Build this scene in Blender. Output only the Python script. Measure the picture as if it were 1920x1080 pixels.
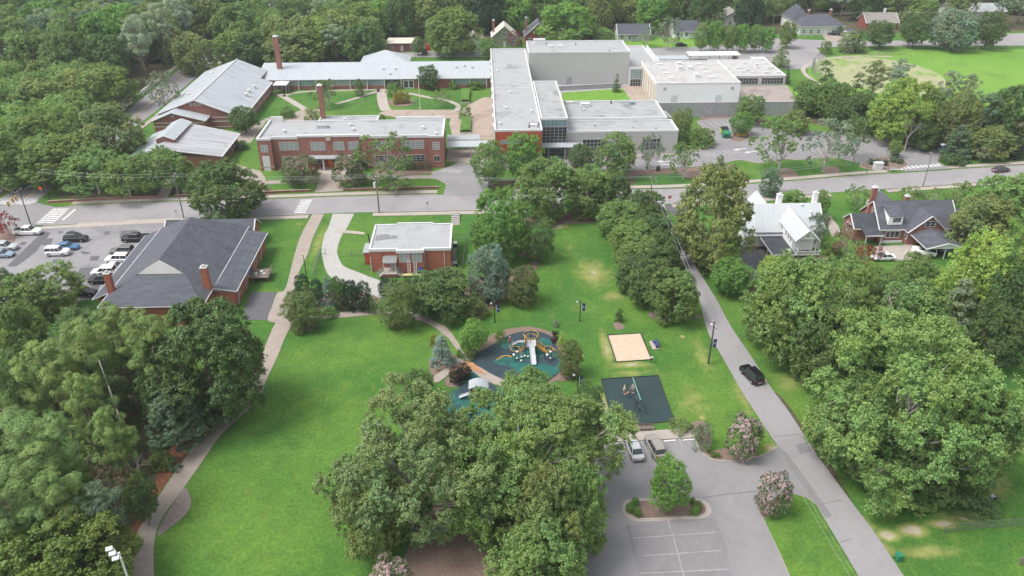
import bpy, bmesh, math, random
import numpy as np
from mathutils import Vector, Matrix
R = math.radians
for o in list(bpy.data.objects): bpy.data.objects.remove(o)
S = bpy.context.scene
C = S.collection
# ------------------------------------------------------------------ camera
FPX, TH, CAMH, YAW = 1480.0, R(30), 75.0, R(2.1)
cd = bpy.data.cameras.new('camera'); cam = bpy.data.objects.new('camera', cd); C.objects.link(cam)
cam.location = (0, 0, CAMH); cam.rotation_euler = (R(60), 0, -YAW)
cd.sensor_width = 36; cd.lens = FPX/1920*36; cd.clip_end = 6000; cd.clip_start = 1
S.camera = cam
S.render.resolution_x, S.render.resolution_y = 1024, 576
# ------------------------------------------------------------------ light
SUN_EL, SUN_AZ = R(60), R(-104)      # azimuth measured from +Y towards +X
w = bpy.data.worlds.new('World'); S.world = w; w.use_nodes = True
nt = w.node_tree; nt.nodes.clear()
sk = nt.nodes.new('ShaderNodeTexSky'); sk.sky_type = 'NISHITA'; sk.sun_disc = False
sk.sun_elevation = SUN_EL; sk.sun_rotation = SUN_AZ; sk.dust_density = 3.0; sk.ozone_density = 1.0
hs = nt.nodes.new('ShaderNodeHueSaturation'); hs.inputs['Saturation'].default_value = 0.28
bg = nt.nodes.new('ShaderNodeBackground'); bg.inputs['Strength'].default_value = 0.15
wo = nt.nodes.new('ShaderNodeOutputWorld')
nt.links.new(sk.outputs[0], hs.inputs['Color']); nt.links.new(hs.outputs[0], bg.inputs['Color']); nt.links.new(bg.outputs[0], wo.inputs[0])
sd = bpy.data.lights.new('sun', 'SUN'); sd.energy = 1.4; sd.angle = R(22); sd.color = (1, .97, .92)
so = bpy.data.objects.new('sun', sd); C.objects.link(so)
sv = Vector((math.sin(SUN_AZ)*math.cos(SUN_EL), math.cos(SUN_AZ)*math.cos(SUN_EL), math.sin(SUN_EL)))
so.rotation_euler = sv.to_track_quat('Z', 'Y').to_euler(); so.location = (0, 150, 200)
S.view_settings.view_transform = 'Standard'; S.view_settings.look = 'None'
S.view_settings.exposure = 0.80; S.view_settings.gamma = 1
# ------------------------------------------------------------------ ground projection (photo pixel -> point of the site)
ct, st = math.cos(TH), math.sin(TH); cy, sy = math.cos(YAW), math.sin(YAW)
def G(px, py, z=0.0):
    x = px-960; y = py-540
    dY = FPX*ct-y*st; dZ = -FPX*st-y*ct
    t = (z-CAMH)/dZ; X = x*t; Y = dY*t
    return (X*cy+Y*sy, -X*sy+Y*cy)
def PROJ(u, v, z=0.0):
    X = u*cy-v*sy; Y = u*sy+v*cy; dz = z-CAMH
    d = Y*ct-dz*st
    return (960+FPX*X/d, 540-FPX*(Y*st+dz*ct)/d, d)
def GS(pts, z=0.0): return [G(p[0], p[1], z) for p in pts]
# ------------------------------------------------------------------ materials
MC = {}
def nd(t, k, **kw):
    n = t.nodes.new(k)
    for a, b in kw.items(): setattr(n, a, b)
    return n
def mat(name, col, rough=.85, var=.12, scale=.6, metallic=0, kind=None, col2=None, amt=.5, fine=0., spec=.3):
    """procedural surface: base colour broken up by two octaves of noise; kind adds a pattern of its own"""
    if name in MC: return MC[name]
    m = bpy.data.materials.new(name); m.use_nodes = True; t = m.node_tree; L = t.links
    b = t.nodes['Principled BSDF']; b.inputs['Roughness'].default_value = rough; b.inputs['Metallic'].default_value = metallic
    b.inputs['Specular IOR Level'].default_value = spec
    g = nd(t, 'ShaderNodeNewGeometry'); pos = g.outputs['Position']
    n1 = nd(t, 'ShaderNodeTexNoise'); n1.inputs['Scale'].default_value = scale; n1.inputs['Detail'].default_value = 6; n1.inputs['Roughness'].default_value = .65
    L.new(pos, n1.inputs['Vector'])
    mr = nd(t, 'ShaderNodeMapRange'); mr.inputs[1].default_value = .3; mr.inputs[2].default_value = .7
    mr.inputs[3].default_value = 1-var; mr.inputs[4].default_value = 1+var
    L.new(n1.outputs[0], mr.inputs[0])
    base = nd(t, 'ShaderNodeRGB'); base.outputs[0].default_value = (*col, 1); out = base.outputs[0]
    def mix(f, a, c2, mode='MIX'):
        x = nd(t, 'ShaderNodeMix', data_type='RGBA', blend_type=mode)
        if isinstance(f, float): x.inputs[0].default_value = f
        else: L.new(f, x.inputs[0])
        L.new(a, x.inputs[6])
        if isinstance(c2, tuple): x.inputs[7].default_value = (*c2, 1)
        else: L.new(c2, x.inputs[7])
        return x.outputs[2]
    def ramp(sock, lo, hi):
        r_ = nd(t, 'ShaderNodeMapRange'); r_.interpolation_type = 'SMOOTHSTEP'; r_.inputs[1].default_value = lo; r_.inputs[2].default_value = hi
        L.new(sock, r_.inputs[0]); return r_.outputs[0]
    def noise(sc, det=4, stretch=None, rough_=.6, dist=0.):
        n = nd(t, 'ShaderNodeTexNoise'); n.inputs['Scale'].default_value = sc; n.inputs['Detail'].default_value = det; n.inputs['Roughness'].default_value = rough_
        n.inputs['Distortion'].default_value = dist
        if stretch:
            mp = nd(t, 'ShaderNodeMapping'); mp.inputs['Scale'].default_value = stretch; L.new(pos, mp.inputs[0]); L.new(mp.outputs[0], n.inputs['Vector'])
        else: L.new(pos, n.inputs['Vector'])
        return n.outputs[0]
    if kind == 'patch': out = mix(ramp(noise(scale*.5, 5, None, .6, .6), .5, .62), out, col2)
    if kind == 'dirt':
        out = mix(ramp(noise(.18, 7, (1, 1, 1), .7, .8), .5, .72), out, col2)
        out = mix(ramp(noise(.5, 5, (.35, 1.6, 1), .7), .58, .8), out, col2)
    if kind in ('seamx', 'seamy'):
        sp = nd(t, 'ShaderNodeSeparateXYZ'); L.new(pos, sp.inputs[0])
        ma = nd(t, 'ShaderNodeMath', operation='PINGPONG'); L.new(sp.outputs[0 if kind == 'seamx' else 1], ma.inputs[0]); ma.inputs[1].default_value = .35
        ss = nd(t, 'ShaderNodeMapRange'); ss.inputs[1].default_value = 0; ss.inputs[2].default_value = .07; ss.inputs[3].default_value = .8; ss.inputs[4].default_value = 1
        L.new(ma.outputs[0], ss.inputs[0])
        cmb = nd(t, 'ShaderNodeCombineColor'); [L.new(ss.outputs[0], cmb.inputs[i]) for i in range(3)]
        out = mix(1.0, out, cmb.outputs[0], 'MULTIPLY')
        out = mix(ramp(noise(.3, 7, (.3, 3.5, 1) if kind == 'seamy' else (3.5, .3, 1), .75), .44, .68), out, col2 or (.5, .5, .52))
    if kind == 'brick':
        sp = nd(t, 'ShaderNodeSeparateXYZ'); L.new(pos, sp.inputs[0])
        ad = nd(t, 'ShaderNodeMath', operation='ADD'); L.new(sp.outputs[0], ad.inputs[0]); L.new(sp.outputs[1], ad.inputs[1])
        cb = nd(t, 'ShaderNodeCombineXYZ'); L.new(ad.outputs[0], cb.inputs[0]); L.new(sp.outputs[2], cb.inputs[1])
        bt = nd(t, 'ShaderNodeTexBrick'); L.new(cb.outputs[0], bt.inputs['Vector']); bt.inputs['Scale'].default_value = 1
        bt.inputs['Brick Width'].default_value = .42; bt.inputs['Row Height'].default_value = .15; bt.inputs['Mortar Size'].default_value = .008
        bt.inputs['Color1'].default_value = (*col, 1); bt.inputs['Color2'].default_value = (col[0]*.72, col[1]*.66, col[2]*.66, 1)
        bt.inputs['Mortar'].default_value = (.36, .27, .23, 1); out = bt.outputs[0]
    if kind == 'shingle':
        sp = nd(t, 'ShaderNodeSeparateXYZ'); L.new(pos, sp.inputs[0])
        ma = nd(t, 'ShaderNodeMath', operation='PINGPONG'); L.new(sp.outputs[2], ma.inputs[0]); ma.inputs[1].default_value = .1
        out = mix(ramp(noise(1.2, 4, (.4, .4, 6)), .4, .7), out, tuple(c*1.35 for c in col))
        out = mix(ramp(noise(.3, 5, (.5, 2.5, 1)), .5, .8), out, tuple(c*.75 for c in col))
    if kind == 'asphalt':
        out = mix(ramp(noise(.09, 6, None, .6, .5), .42, .7), out, col2 or tuple(c*.86 for c in col))
        out = mix(ramp(noise(.45, 8, None, .75, .3), .52, .85), out, tuple(c*.8 for c in col)); out = mix(ramp(noise(.8, 5, (.2, .9, 1), .7), .62, .9), out, tuple(c*1.12 for c in col))
        vo = nd(t, 'ShaderNodeTexVoronoi', feature='DISTANCE_TO_EDGE'); vo.inputs['Scale'].default_value = .13
        L.new(pos, vo.inputs['Vector'])
        cr = nd(t, 'ShaderNodeMapRange'); cr.inputs[1].default_value = .0; cr.inputs[2].default_value = .012; cr.inputs[3].default_value = .16; cr.inputs[4].default_value = 0
        L.new(vo.outputs['Distance'], cr.inputs[0]); mk = nd(t, 'ShaderNodeMath', operation='MULTIPLY')
        L.new(cr.outputs[0], mk.inputs[0]); L.new(ramp(noise(.06, 2), .45, .6), mk.inputs[1])
        out = mix(mk.outputs[0], out, tuple(c*.4 for c in col))
    if kind == 'concrete':
        sp = nd(t, 'ShaderNodeSeparateXYZ'); L.new(pos, sp.inputs[0])
        js = []
        for i in (0, 1):
            ma = nd(t, 'ShaderNodeMath', operation='PINGPONG'); L.new(sp.outputs[i], ma.inputs[0]); ma.inputs[1].default_value = .9
            ss = nd(t, 'ShaderNodeMapRange'); ss.inputs[2].default_value = .05; ss.inputs[3].default_value = .75 if i else .97; ss.inputs[4].default_value = 1; L.new(ma.outputs[0], ss.inputs[0]); js.append(ss.outputs[0])
        mu = nd(t, 'ShaderNodeMath', operation='MULTIPLY'); L.new(js[0], mu.inputs[0]); L.new(js[1], mu.inputs[1])
        cmb = nd(t, 'ShaderNodeCombineColor'); [L.new(mu.outputs[0], cmb.inputs[i]) for i in range(3)]
        out = mix(.8, out, cmb.outputs[0], 'MULTIPLY')
        out = mix(ramp(noise(.25, 6, None, .7), .5, .75), out, tuple(c*.72 for c in col))
    if kind == 'grass':
        out = mix(ramp(noise(.035, 4, None, .55, .4), .38, .66), out, col2)
        out = mix(ramp(noise(.11, 7, (1, .6, 1), .7, .9), .5, .74), out, (col2[0]*1.15, col2[1]*1.05, col2[2]*.9))
        out = mix(ramp(noise(.33, 8, (1, .8, 1), .75, .6), .5, .8), out, (col2[0]*1.35, col2[1]*1.12, col2[2])); out = mix(ramp(noise(.07, 6, None, .6, .3), .5, .75), out, (col[0]*.82, col[1]*.84, col[2]))
        fi = nd(t, 'ShaderNodeTexNoise'); fi.inputs['Scale'].default_value = 2.2; fi.inputs['Detail'].default_value = 6; fi.inputs['Roughness'].default_value = .75; L.new(pos, fi.inputs['Vector'])
        fr = nd(t, 'ShaderNodeMapRange'); fr.inputs[1].default_value = .3; fr.inputs[2].default_value = .7; fr.inputs[3].default_value = .60; fr.inputs[4].default_value = 1.42; L.new(fi.outputs[0], fr.inputs[0])
        cm = nd(t, 'ShaderNodeCombineColor'); [L.new(fr.outputs[0], cm.inputs[i]) for i in range(3)]
        out = mix(1.0, out, cm.outputs[0], 'MULTIPLY')
        out = mix(ramp(noise(.16, 8, None, .72, .5), .64, .78), out, (.19, .23, .06))
        if name == 'lawn_grass':
            wn = noise(.55, 8, None, .75, .4); acc = None
            for (bx_, by_, hx_, hy_, st_) in WORN:
                (cu, cv) = G(bx_, by_); k_ = PROJ(cu, cv)[2]/FPX; ru = hx_*k_; rv = abs(G(bx_, by_-hy_)[1]-G(bx_, by_+hy_)[1])/2
                mp = nd(t, 'ShaderNodeMapping'); mp.inputs['Location'].default_value = (-cu/ru, -cv/rv, 0); mp.inputs['Scale'].default_value = (1/ru, 1/rv, 0); L.new(pos, mp.inputs[0])
                ln = nd(t, 'ShaderNodeVectorMath', operation='LENGTH'); L.new(mp.outputs[0], ln.inputs[0])
                r2 = nd(t, 'ShaderNodeMapRange'); r2.inputs[1].default_value = 0; r2.inputs[2].default_value = 1.4; r2.inputs[3].default_value = st_; r2.inputs[4].default_value = 0; L.new(ln.outputs['Value'], r2.inputs[0])
                if acc is None: acc = r2.outputs[0]
                else: mm = nd(t, 'ShaderNodeMath', operation='MAXIMUM'); L.new(acc, mm.inputs[0]); L.new(r2.outputs[0], mm.inputs[1]); acc = mm.outputs[0]
            sm = nd(t, 'ShaderNodeMath', operation='ADD'); L.new(acc, sm.inputs[0]); L.new(wn, sm.inputs[1])
            out = mix(ramp(sm.outputs[0], .72, 1.2), out, (.23, .25, .075)); out = mix(ramp(sm.outputs[0], 1.18, 1.4), out, (.36, .32, .23))
    cc = nd(t, 'ShaderNodeCombineColor'); [L.new(mr.outputs[0], cc.inputs[i]) for i in range(3)]
    out = mix(1.0, out, cc.outputs[0], 'MULTIPLY')
    if fine:
        f2 = noise(9, 3); f3 = nd(t, 'ShaderNodeMapRange'); f3.inputs[3].default_value = 1-fine; f3.inputs[4].default_value = 1+fine; L.new(f2, f3.inputs[0])
        c3 = nd(t, 'ShaderNodeCombineColor'); [L.new(f3.outputs[0], c3.inputs[i]) for i in range(3)]
        out = mix(1.0, out, c3.outputs[0], 'MULTIPLY')
    L.new(out, b.inputs['Base Color'])
    MC[name] = m; return m
def leafmat(name, trans=.25):
    if name in MC: return MC[name]
    m = bpy.data.materials.new(name); m.use_nodes = True; t = m.node_tree; L = t.links; t.nodes.clear()
    oi = nd(t, 'ShaderNodeObjectInfo'); at = nd(t, 'ShaderNodeAttribute', attribute_name='tint')
    mx = nd(t, 'ShaderNodeMix', data_type='RGBA', blend_type='MULTIPLY'); mx.inputs[0].default_value = 1
    L.new(oi.outputs['Color'], mx.inputs[6]); L.new(at.outputs['Color'], mx.inputs[7])
    df = nd(t, 'ShaderNodeBsdfDiffuse'); tr = nd(t, 'ShaderNodeBsdfTranslucent'); ms = nd(t, 'ShaderNodeMixShader'); ms.inputs[0].default_value = trans
    gl = nd(t, 'ShaderNodeBsdfGlossy'); gl.inputs['Roughness'].default_value = .5; m2 = nd(t, 'ShaderNodeMixShader'); m2.inputs[0].default_value = .03
    L.new(mx.outputs[2], df.inputs[0]); L.new(mx.outputs[2], tr.inputs[0]); L.new(df.outputs[0], ms.inputs[1]); L.new(tr.outputs[0], ms.inputs[2])
    o = nd(t, 'ShaderNodeOutputMaterial'); L.new(ms.outputs[0], m2.inputs[1]); L.new(gl.outputs[0], m2.inputs[2]); L.new(m2.outputs[0], o.inputs[0]); MC[name] = m; return m
M = {}
WORN = [(1112, 512, 42, 34, .8), (1150, 556, 30, 14, .75), (1048, 424, 22, 6, 1.1), (1300, 755, 50, 55, .55), (1318, 668, 20, 55, .62), (1392, 745, 16, 60, .62), (1180, 700, 55, 10, .6), (1137, 652, 14, 40, .9), (1185, 684, 50, 8, .95), (1134, 765, 12, 50, 1.0), (1480, 716, 50, 26, .62), (1530, 872, 40, 60, .5), (1840, 895, 60, 45, .95), (1800, 930, 30, 20, 1.1), (1655, 1030, 30, 20, .8), (1740, 1035, 80, 18, .75), (1665, 1004, 26, 14, 1.25), (1712, 994, 34, 16, 1.2), (1768, 982, 36, 11, 1.15), (1808, 972, 20, 7, 1.0), (1900, 825, 40, 45, .65), (598, 455, 16, 45, .62), (1090, 575, 50, 18, .42),
        (1070, 470, 50, 60, .36), (1230, 700, 60, 30, .36), (1447, 842, 22, 12, 1.1), (1655, 945, 18, 28, 1.15), (560, 420, 16, 8, .5), (1316, 783, 9, 6, 1.0), (1243, 604, 6, 4, 1.1), (1280, 631, 6, 3, 1.1), (700, 1015, 90, 50, .34), (640, 760, 110, 120, .22), (1800, 970, 60, 16, .8), (1620, 985, 30, 30, .7), (1420, 560, 30, 60, .3), (850, 640, 60, 30, .25)]
M['grass'] = mat('lawn_grass', (.050, .140, .022), 1, .14, .5, kind='grass', col2=(.100, .195, .030))
M['field'] = mat('field_grass', (.125, .27, .035), 1, .08, .5, kind='grass', col2=(.16, .29, .045))
M['rough'] = mat('woodland_floor', (.10, .085, .05), 1, .35, .6, kind='patch', col2=(.06, .085, .03))
M['dry'] = mat('dry_grass', (.17, .21, .06), 1, .25, .8, kind='patch', col2=(.26, .24, .11))
M['mulch'] = mat('bark_mulch', (.205, .145, .118), 1, .3, 3, fine=.35)
M['pine'] = mat('pine_straw', (.22, .09, .05), 1, .3, 2, fine=.35)
M['dirt'] = mat('bare_sandy_soil', (.42, .32, .21), 1, .25, 1, kind='patch', col2=(.28, .27, .13))
M['asph'] = mat('asphalt_grey', (.255, .245, .25), .9, .06, .8, kind='asphalt', fine=.06)
M['asph2'] = mat('asphalt_street', (.30, .285, .29), .9, .05, .8, kind='asphalt', fine=.05)
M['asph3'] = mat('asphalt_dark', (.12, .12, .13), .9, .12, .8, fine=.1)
M['lotm'] = mat('asphalt_patched', (.27, .26, .265), .9, .08, .8, kind='asphalt', col2=(.20, .195, .20), fine=.08)
M['conc'] = mat('concrete_path', (.34, .29, .25), .9, .12, 1, kind='concrete')
M['walk'] = mat('concrete_sidewalk', (.40, .35, .31), .9, .12, 1, kind='concrete')
M['conc2'] = mat('concrete_stained', (.36, .29, .24), .9, .15, .6, kind='dirt', col2=(.22, .17, .14))
M['gravel'] = mat('gravel', (.40, .39, .37), 1, .15, 2, kind='patch', col2=(.36, .35, .32), fine=.25)
M['paver'] = mat('brown_grey_pavers', (.25, .205, .185), 1, .2, 2, fine=.35)
M['crack'] = mat('crack_sealant', (.17, .165, .165), .9, .15, 2)
M['paint'] = mat('white_road_paint', (.66, .65, .64), .8, .12, 3, kind='patch', col2=(.42, .41, .41))
M['fpaint'] = mat('faded_bay_paint', (.42, .41, .405), .8, .12, 2, kind='patch', col2=(.28, .27, .275))
M['asph4'] = mat('asphalt_seal_patch', (.225, .215, .22), .9, .08, .8, kind='asphalt', fine=.08)
M['ypaint'] = mat('yellow_road_paint', (.62, .38, .12), .8, .15, 3)
M['brick'] = mat('red_brick', (.33, .135, .105), .9, .12, .5, kind='brick')
M['brickd'] = mat('dark_brick', (.28, .115, .095), .9, .15, .5, kind='brick')
M['bricko'] = mat('orange_brick', (.42, .125, .07), .9, .1, .5, kind='brick')
M['redpanel'] = mat('terracotta_panel', (.40, .085, .05), .8, .05, .5)
M['trim'] = mat('white_trim', (.62, .62, .62), .6, .05, 1)
M['white'] = mat('white_siding', (.86, .86, .86), .6, .04, 1)
M['gymw'] = mat('white_painted_wall', (.84, .84, .84), .6, .03, .6)
M['stone'] = mat('pale_grey_stucco', (.46, .45, .44), .9, .05, .25)
M['memb'] = mat('grey_roof_membrane', (.35, .358, .362), .8, .06, .3, kind='dirt', col2=(.235, .24, .245))
M['memd'] = mat('stained_roof_membrane', (.34, .34, .34), .8, .12, .3, kind='dirt', col2=(.17, .17, .175))
M['gymroof'] = mat('weathered_gravel_roof', (.43, .42, .41), .9, .10, .4, kind='dirt', col2=(.29, .275, .265))
M['metx'] = mat('standing_seam_roof', (.42, .455, .475), .45, .03, .4, kind='seamx', col2=(.38, .40, .42))
M['mety'] = mat('standing_seam_roof_weathered', (.43, .46, .48), .45, .04, .4, kind='seamy', col2=(.31, .31, .34))
M['metd'] = mat('dirty_seam_roof', (.42, .42, .44), .5, .04, .4, kind='seamy', col2=(.23, .22, .24))
M['metw'] = mat('white_seam_roof', (.50, .525, .54), .45, .03, .4, kind='seamx', col2=(.45, .47, .49))
M['fence'] = mat('dull_fence_metal', (.16, .17, .16), .7, .1, 2)
M['shing'] = mat('charcoal_shingles', (.085, .09, .105), .9, .08, .5, kind='shingle')
M['shing2'] = mat('black_shingles', (.060, .065, .075), .9, .1, .5, kind='shingle')
M['shg'] = mat('grey_shingles', (.24, .22, .20), .9, .1, .5, kind='shingle')
M['glass'] = mat('window_glass', (.035, .045, .05), .12, .3, .5, spec=.6)
M['glassb'] = mat('blue_grey_glass', (.16, .26, .28), .15, .15, .5, spec=.6)
M['blind'] = mat('window_with_blinds', (.27, .31, .30), .3, .15, 1.5, spec=.5)
M['pole'] = mat('weathered_wood_pole', (.22, .19, .17), .9, .15, 2)
M['poled'] = mat('dark_wood_pole', (.08, .07, .065), .9, .15, 2)
M['gmetal'] = mat('galvanised_metal', (.42, .44, .45), .5, .08, 2, metallic=.3)
M['blackm'] = mat('black_metal', (.02, .02, .025), .5, .1, 2)
M['wood'] = mat('weathered_deck_wood', (.22, .18, .15), .9, .2, 2)
M['newwood'] = mat('fresh_lumber', (.6, .46, .24), .8, .1, 2)
M['block'] = mat('grey_block_wall', (.34, .34, .35), .9, .14, .8, kind='dirt', col2=(.24, .24, .26))
M['beige'] = mat('beige_painted_wall', (.62, .56, .49), .8, .06, .6)
M['teal'] = mat('green_rubber_surface', (.022, .125, .105), .9, .15, .5, kind='patch', col2=(.035, .06, .075), fine=.25)
M['rubd'] = mat('charcoal_rubber_surface', (.035, .055, .068), .9, .2, 2, fine=.35)
M['mat'] = mat('dark_green_play_mat', (.030, .052, .055), .9, .12, .12, kind='patch', col2=(.020, .062, .058), fine=.3)
M['slabs'] = mat('stained_paving', (.33, .28, .26), .9, .12, .5, kind='dirt', col2=(.19, .15, .14))
M['sand'] = mat('play_sand', (.53, .42, .31), 1, .08, .8, fine=.12)
M['timber'] = mat('black_edging_timber', (.05, .045, .045), .9, .2, 1)
M['yellow'] = mat('yellow_painted_steel', (.62, .36, .05), .4, .08, 2)
M['slide'] = mat('grey_slide_plastic', (.5, .51, .54), .35, .05, 2)
M['tarp'] = mat('shade_roof', (.36, .38, .40), .6, .08, 1)
M['bark'] = mat('tree_bark', (.19, .16, .13), .95, .25, 2)
M['barkp'] = mat('pale_bark', (.40, .36, .33), .95, .2, 2)
M['barkr'] = mat('dark_bark', (.10, .08, .07), .95, .25, 2)
M['blue'] = mat('blue_plastic', (.02, .12, .38), .5, .05, 2)
M['navy'] = mat('navy_banner', (.02, .045, .18), .7, .05, 2)
M['red'] = mat('red_sign_paint', (.55, .03, .03), .5, .05, 2)
M['orange'] = mat('orange_plastic', (.75, .16, .03), .5, .05, 2)
M['green'] = mat('green_painted_metal', (.03, .20, .11), .5, .1, 2)
M['lime'] = mat('lime_painted_metal', (.45, .55, .08), .5, .1, 2)
M['skin'] = mat('skin', (.45, .27, .19), .6, .05, 5)
M['hair'] = mat('dark_hair', (.05, .03, .02), .8, .1, 5)
M['tyre'] = mat('tyre_rubber', (.02, .02, .02), .8, .1, 5)
M['rim'] = mat('alloy_rim', (.4, .4, .42), .35, .1, 5, metallic=.6)
M['tail'] = mat('tail_lamp_lens', (.4, .015, .015), .25, .1, 5)
M['head'] = mat('headlamp_lens', (.7, .7, .7), .15, .1, 5)
LEAF = leafmat('foliage', .32); BLOS = leafmat('blossom', .3)
def paint(name, col): return mat('car_paint_'+name, col, .25, .03, 2, metallic=.15, spec=.6)
# ------------------------------------------------------------------ object helpers
ORG = {}
def tag(o, label=None, cat=None, group=None, kind=None):
    if label: o['label'] = label
    if cat: o['category'] = cat
    if group: o['group'] = group
    if kind: o['kind'] = kind
    return o
def thing(name, label, cat, loc=(0, 0, 0), group=None, rz=0):
    o = bpy.data.objects.new(name, None); C.objects.link(o); o.empty_display_size = .5
    o.location = loc; o.rotation_euler = (0, 0, rz); ORG[o] = Vector(loc) if rz == 0 else None
    return tag(o, label, cat, group)
class MB:
    def __init__(s): s.v = []; s.f = []; s.m = []; s.cur = 0
    def mesh(s, name, mats, org):
        me = bpy.data.meshes.new(name); me.from_pydata([(x-org[0], y-org[1], z-org[2]) for x, y, z in s.v], [], s.f)
        for i, p in enumerate(me.polygons): p.material_index = s.m[i]
        for q in mats: me.materials.append(q)
        me.update(); return me
    def build(s, name, m, parent=None, label=None, smooth=False, org=None):
        mats = m if isinstance(m, (list, tuple)) else [m]
        oo = (0, 0, 0)
        if parent is not None: oo = ORG.get(parent) or (0, 0, 0)
        if org: oo = org
        me = s.mesh(name, mats, oo); o = bpy.data.objects.new(name, me); C.objects.link(o)
        if parent is not None: o.parent = parent; ORG[o] = Vector(oo) if ORG.get(parent) is not None else None
        elif org: o.location = org
        if smooth: me.shade_smooth()
        if label: o['label'] = label
        return o
    def face(s, pts):
        n = len(s.v); s.v += [tuple(p) for p in pts]; s.f.append(tuple(range(n, n+len(pts)))); s.m.append(s.cur); return s
    def poly(s, pts, idx):
        n = len(s.v); s.v += [tuple(p) for p in pts]
        for i in idx: s.f.append(tuple(n+j for j in i)); s.m.append(s.cur)
        return s
    def box(s, x0, x1, y0, y1, z0, z1):
        return s.poly([(x0, y0, z0), (x1, y0, z0), (x1, y1, z0), (x0, y1, z0), (x0, y0, z1), (x1, y0, z1), (x1, y1, z1), (x0, y1, z1)],
                      [(0, 3, 2, 1), (4, 5, 6, 7), (0, 1, 5, 4), (1, 2, 6, 5), (2, 3, 7, 6), (3, 0, 4, 7)])
    def cbox(s, c, dx, dy, dz, rz=0):
        co, si = math.cos(rz), math.sin(rz); p = []
        for z in (-dz/2, dz/2):
            for x, y in ((-dx/2, -dy/2), (dx/2, -dy/2), (dx/2, dy/2), (-dx/2, dy/2)): p.append((c[0]+x*co-y*si, c[1]+x*si+y*co, c[2]+z))
        return s.poly(p, [(0, 3, 2, 1), (4, 5, 6, 7), (0, 1, 5, 4), (1, 2, 6, 5), (2, 3, 7, 6), (3, 0, 4, 7)])
    def prism(s, pts, z0, z1):
        n = len(pts); P = [(x, y, z0) for x, y in pts]+[(x, y, z1) for x, y in pts]
        F = [tuple(range(n-1, -1, -1)), tuple(range(n, 2*n))]+[(i, (i+1) % n, n+(i+1) % n, n+i) for i in range(n)]
        return s.poly(P, F)
    def tube(s, a, b, r0, r1=None, n=6, cap=True):
        r1 = r0 if r1 is None else r1; a = Vector(a); b = Vector(b); d = (b-a).normalized()
        u = d.orthogonal().normalized(); w_ = d.cross(u); P = []
        for c, r_ in ((a, r0), (b, r1)):
            for i in range(n):
                q = c+u*(r_*math.cos(2*math.pi*i/n))+w_*(r_*math.sin(2*math.pi*i/n)); P.append(tuple(q))
        F = [(i, (i+1) % n, n+(i+1) % n, n+i) for i in range(n)]
        if cap: F += [tuple(range(n-1, -1, -1)), tuple(range(n, 2*n))]
        return s.poly(P, F)
    def path(s, pts, r0, r1=None, n=6):
        r1 = r0 if r1 is None else r1; k = len(pts)-1
        for i in range(k): s.tube(pts[i], pts[i+1], r0+(r1-r0)*i/k, r0+(r1-r0)*(i+1)/k, n)
        return s
    def ball(s, c, rx, ry=None, rz=None, n=10, m=6):
        ry = ry or rx; rz = rz or rx; P = [(c[0], c[1], c[2]-rz)]
        for j in range(1, m):
            a = -math.pi/2+math.pi*j/m
            for i in range(n): b = 2*math.pi*i/n; P.append((c[0]+rx*math.cos(a)*math.cos(b), c[1]+ry*math.cos(a)*math.sin(b), c[2]+rz*math.sin(a)))
        P.append((c[0], c[1], c[2]+rz)); F = []
        for i in range(n): F.append((0, 1+(i+1) % n, 1+i))
        for j in range(m-2):
            for i in range(n): a = 1+j*n; F.append((a+i, a+(i+1) % n, a+n+(i+1) % n, a+n+i))
        a = 1+(m-2)*n
        for i in range(n): F.append((a+i, a+(i+1) % n, len(P)-1))
        return s.poly(P, F)
    def ribbon(s, pts, w_, z0, z1, closed=False):
        n = len(pts); q = []
        for i in range(n):
            a = pts[i-1] if (i or closed) else pts[i]; b = pts[(i+1) % n] if (i < n-1 or closed) else pts[i]
            dx, dy = b[0]-a[0], b[1]-a[1]; l = math.hypot(dx, dy) or 1; q.append((-dy/l*w_/2, dx/l*w_/2))
        P = []
        for (x, y), (nx, ny) in zip(pts, q): P += [(x+nx, y+ny, z0), (x-nx, y-ny, z0), (x-nx, y-ny, z1), (x+nx, y+ny, z1)]
        F = []
        for i in range(n if closed else n-1):
            a = 4*i; b = 4*((i+1) % n)
            F += [(a+1, a, b, b+1), (a+3, a+2, b+2, b+3), (a+2, a+1, b+1, b+2), (a, a+3, b+3, b)]
        if not closed: F += [(0, 1, 2, 3), (4*n-1, 4*n-2, 4*n-3, 4*n-4)]
        return s.poly(P, F)
def smooth(pts, k=6, closed=False):
    n = len(pts); out = []
    for i in range(n if closed else n-1):
        p0 = pts[i-1] if (i or closed) else pts[0]; p1 = pts[i]; p2 = pts[(i+1) % n]; p3 = pts[(i+2) % n] if (i+2 < n or closed) else pts[-1]
        for j in range(k):
            t = j/k; out.append(tuple(.5*((2*p1[a])+(-p0[a]+p2[a])*t+(2*p0[a]-5*p1[a]+4*p2[a]-p3[a])*t*t+(-p0[a]+3*p1[a]-3*p2[a]+p3[a])*t**3) for a in range(len(p1))))
    if not closed: out.append(tuple(pts[-1]))
    return out
NS = [0]
def sheet(name, pts, z, m, kind='structure', label=None, cat=None):
    z += NS[0]*.0001; NS[0] += 1
    o = MB().face([(x, y, z) for x, y in pts]).build(name, m)
    # make it face up
    if o.data.polygons[0].normal.z < 0: o.data.flip_normals()
    return tag(o, label, cat, None, kind)
def psheet(name, px, z, m, k=0, **kw):
    pts = GS(px)
    if k: pts = smooth(pts, k, True)
    return sheet(name, pts, z, m, **kw)
def band(name, L_, R_, z, m, k=5, **kw):
    a = smooth(GS(L_), k); b = smooth(GS(R_), k)
    return sheet(name, a+b[::-1], z, m, **kw)
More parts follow.
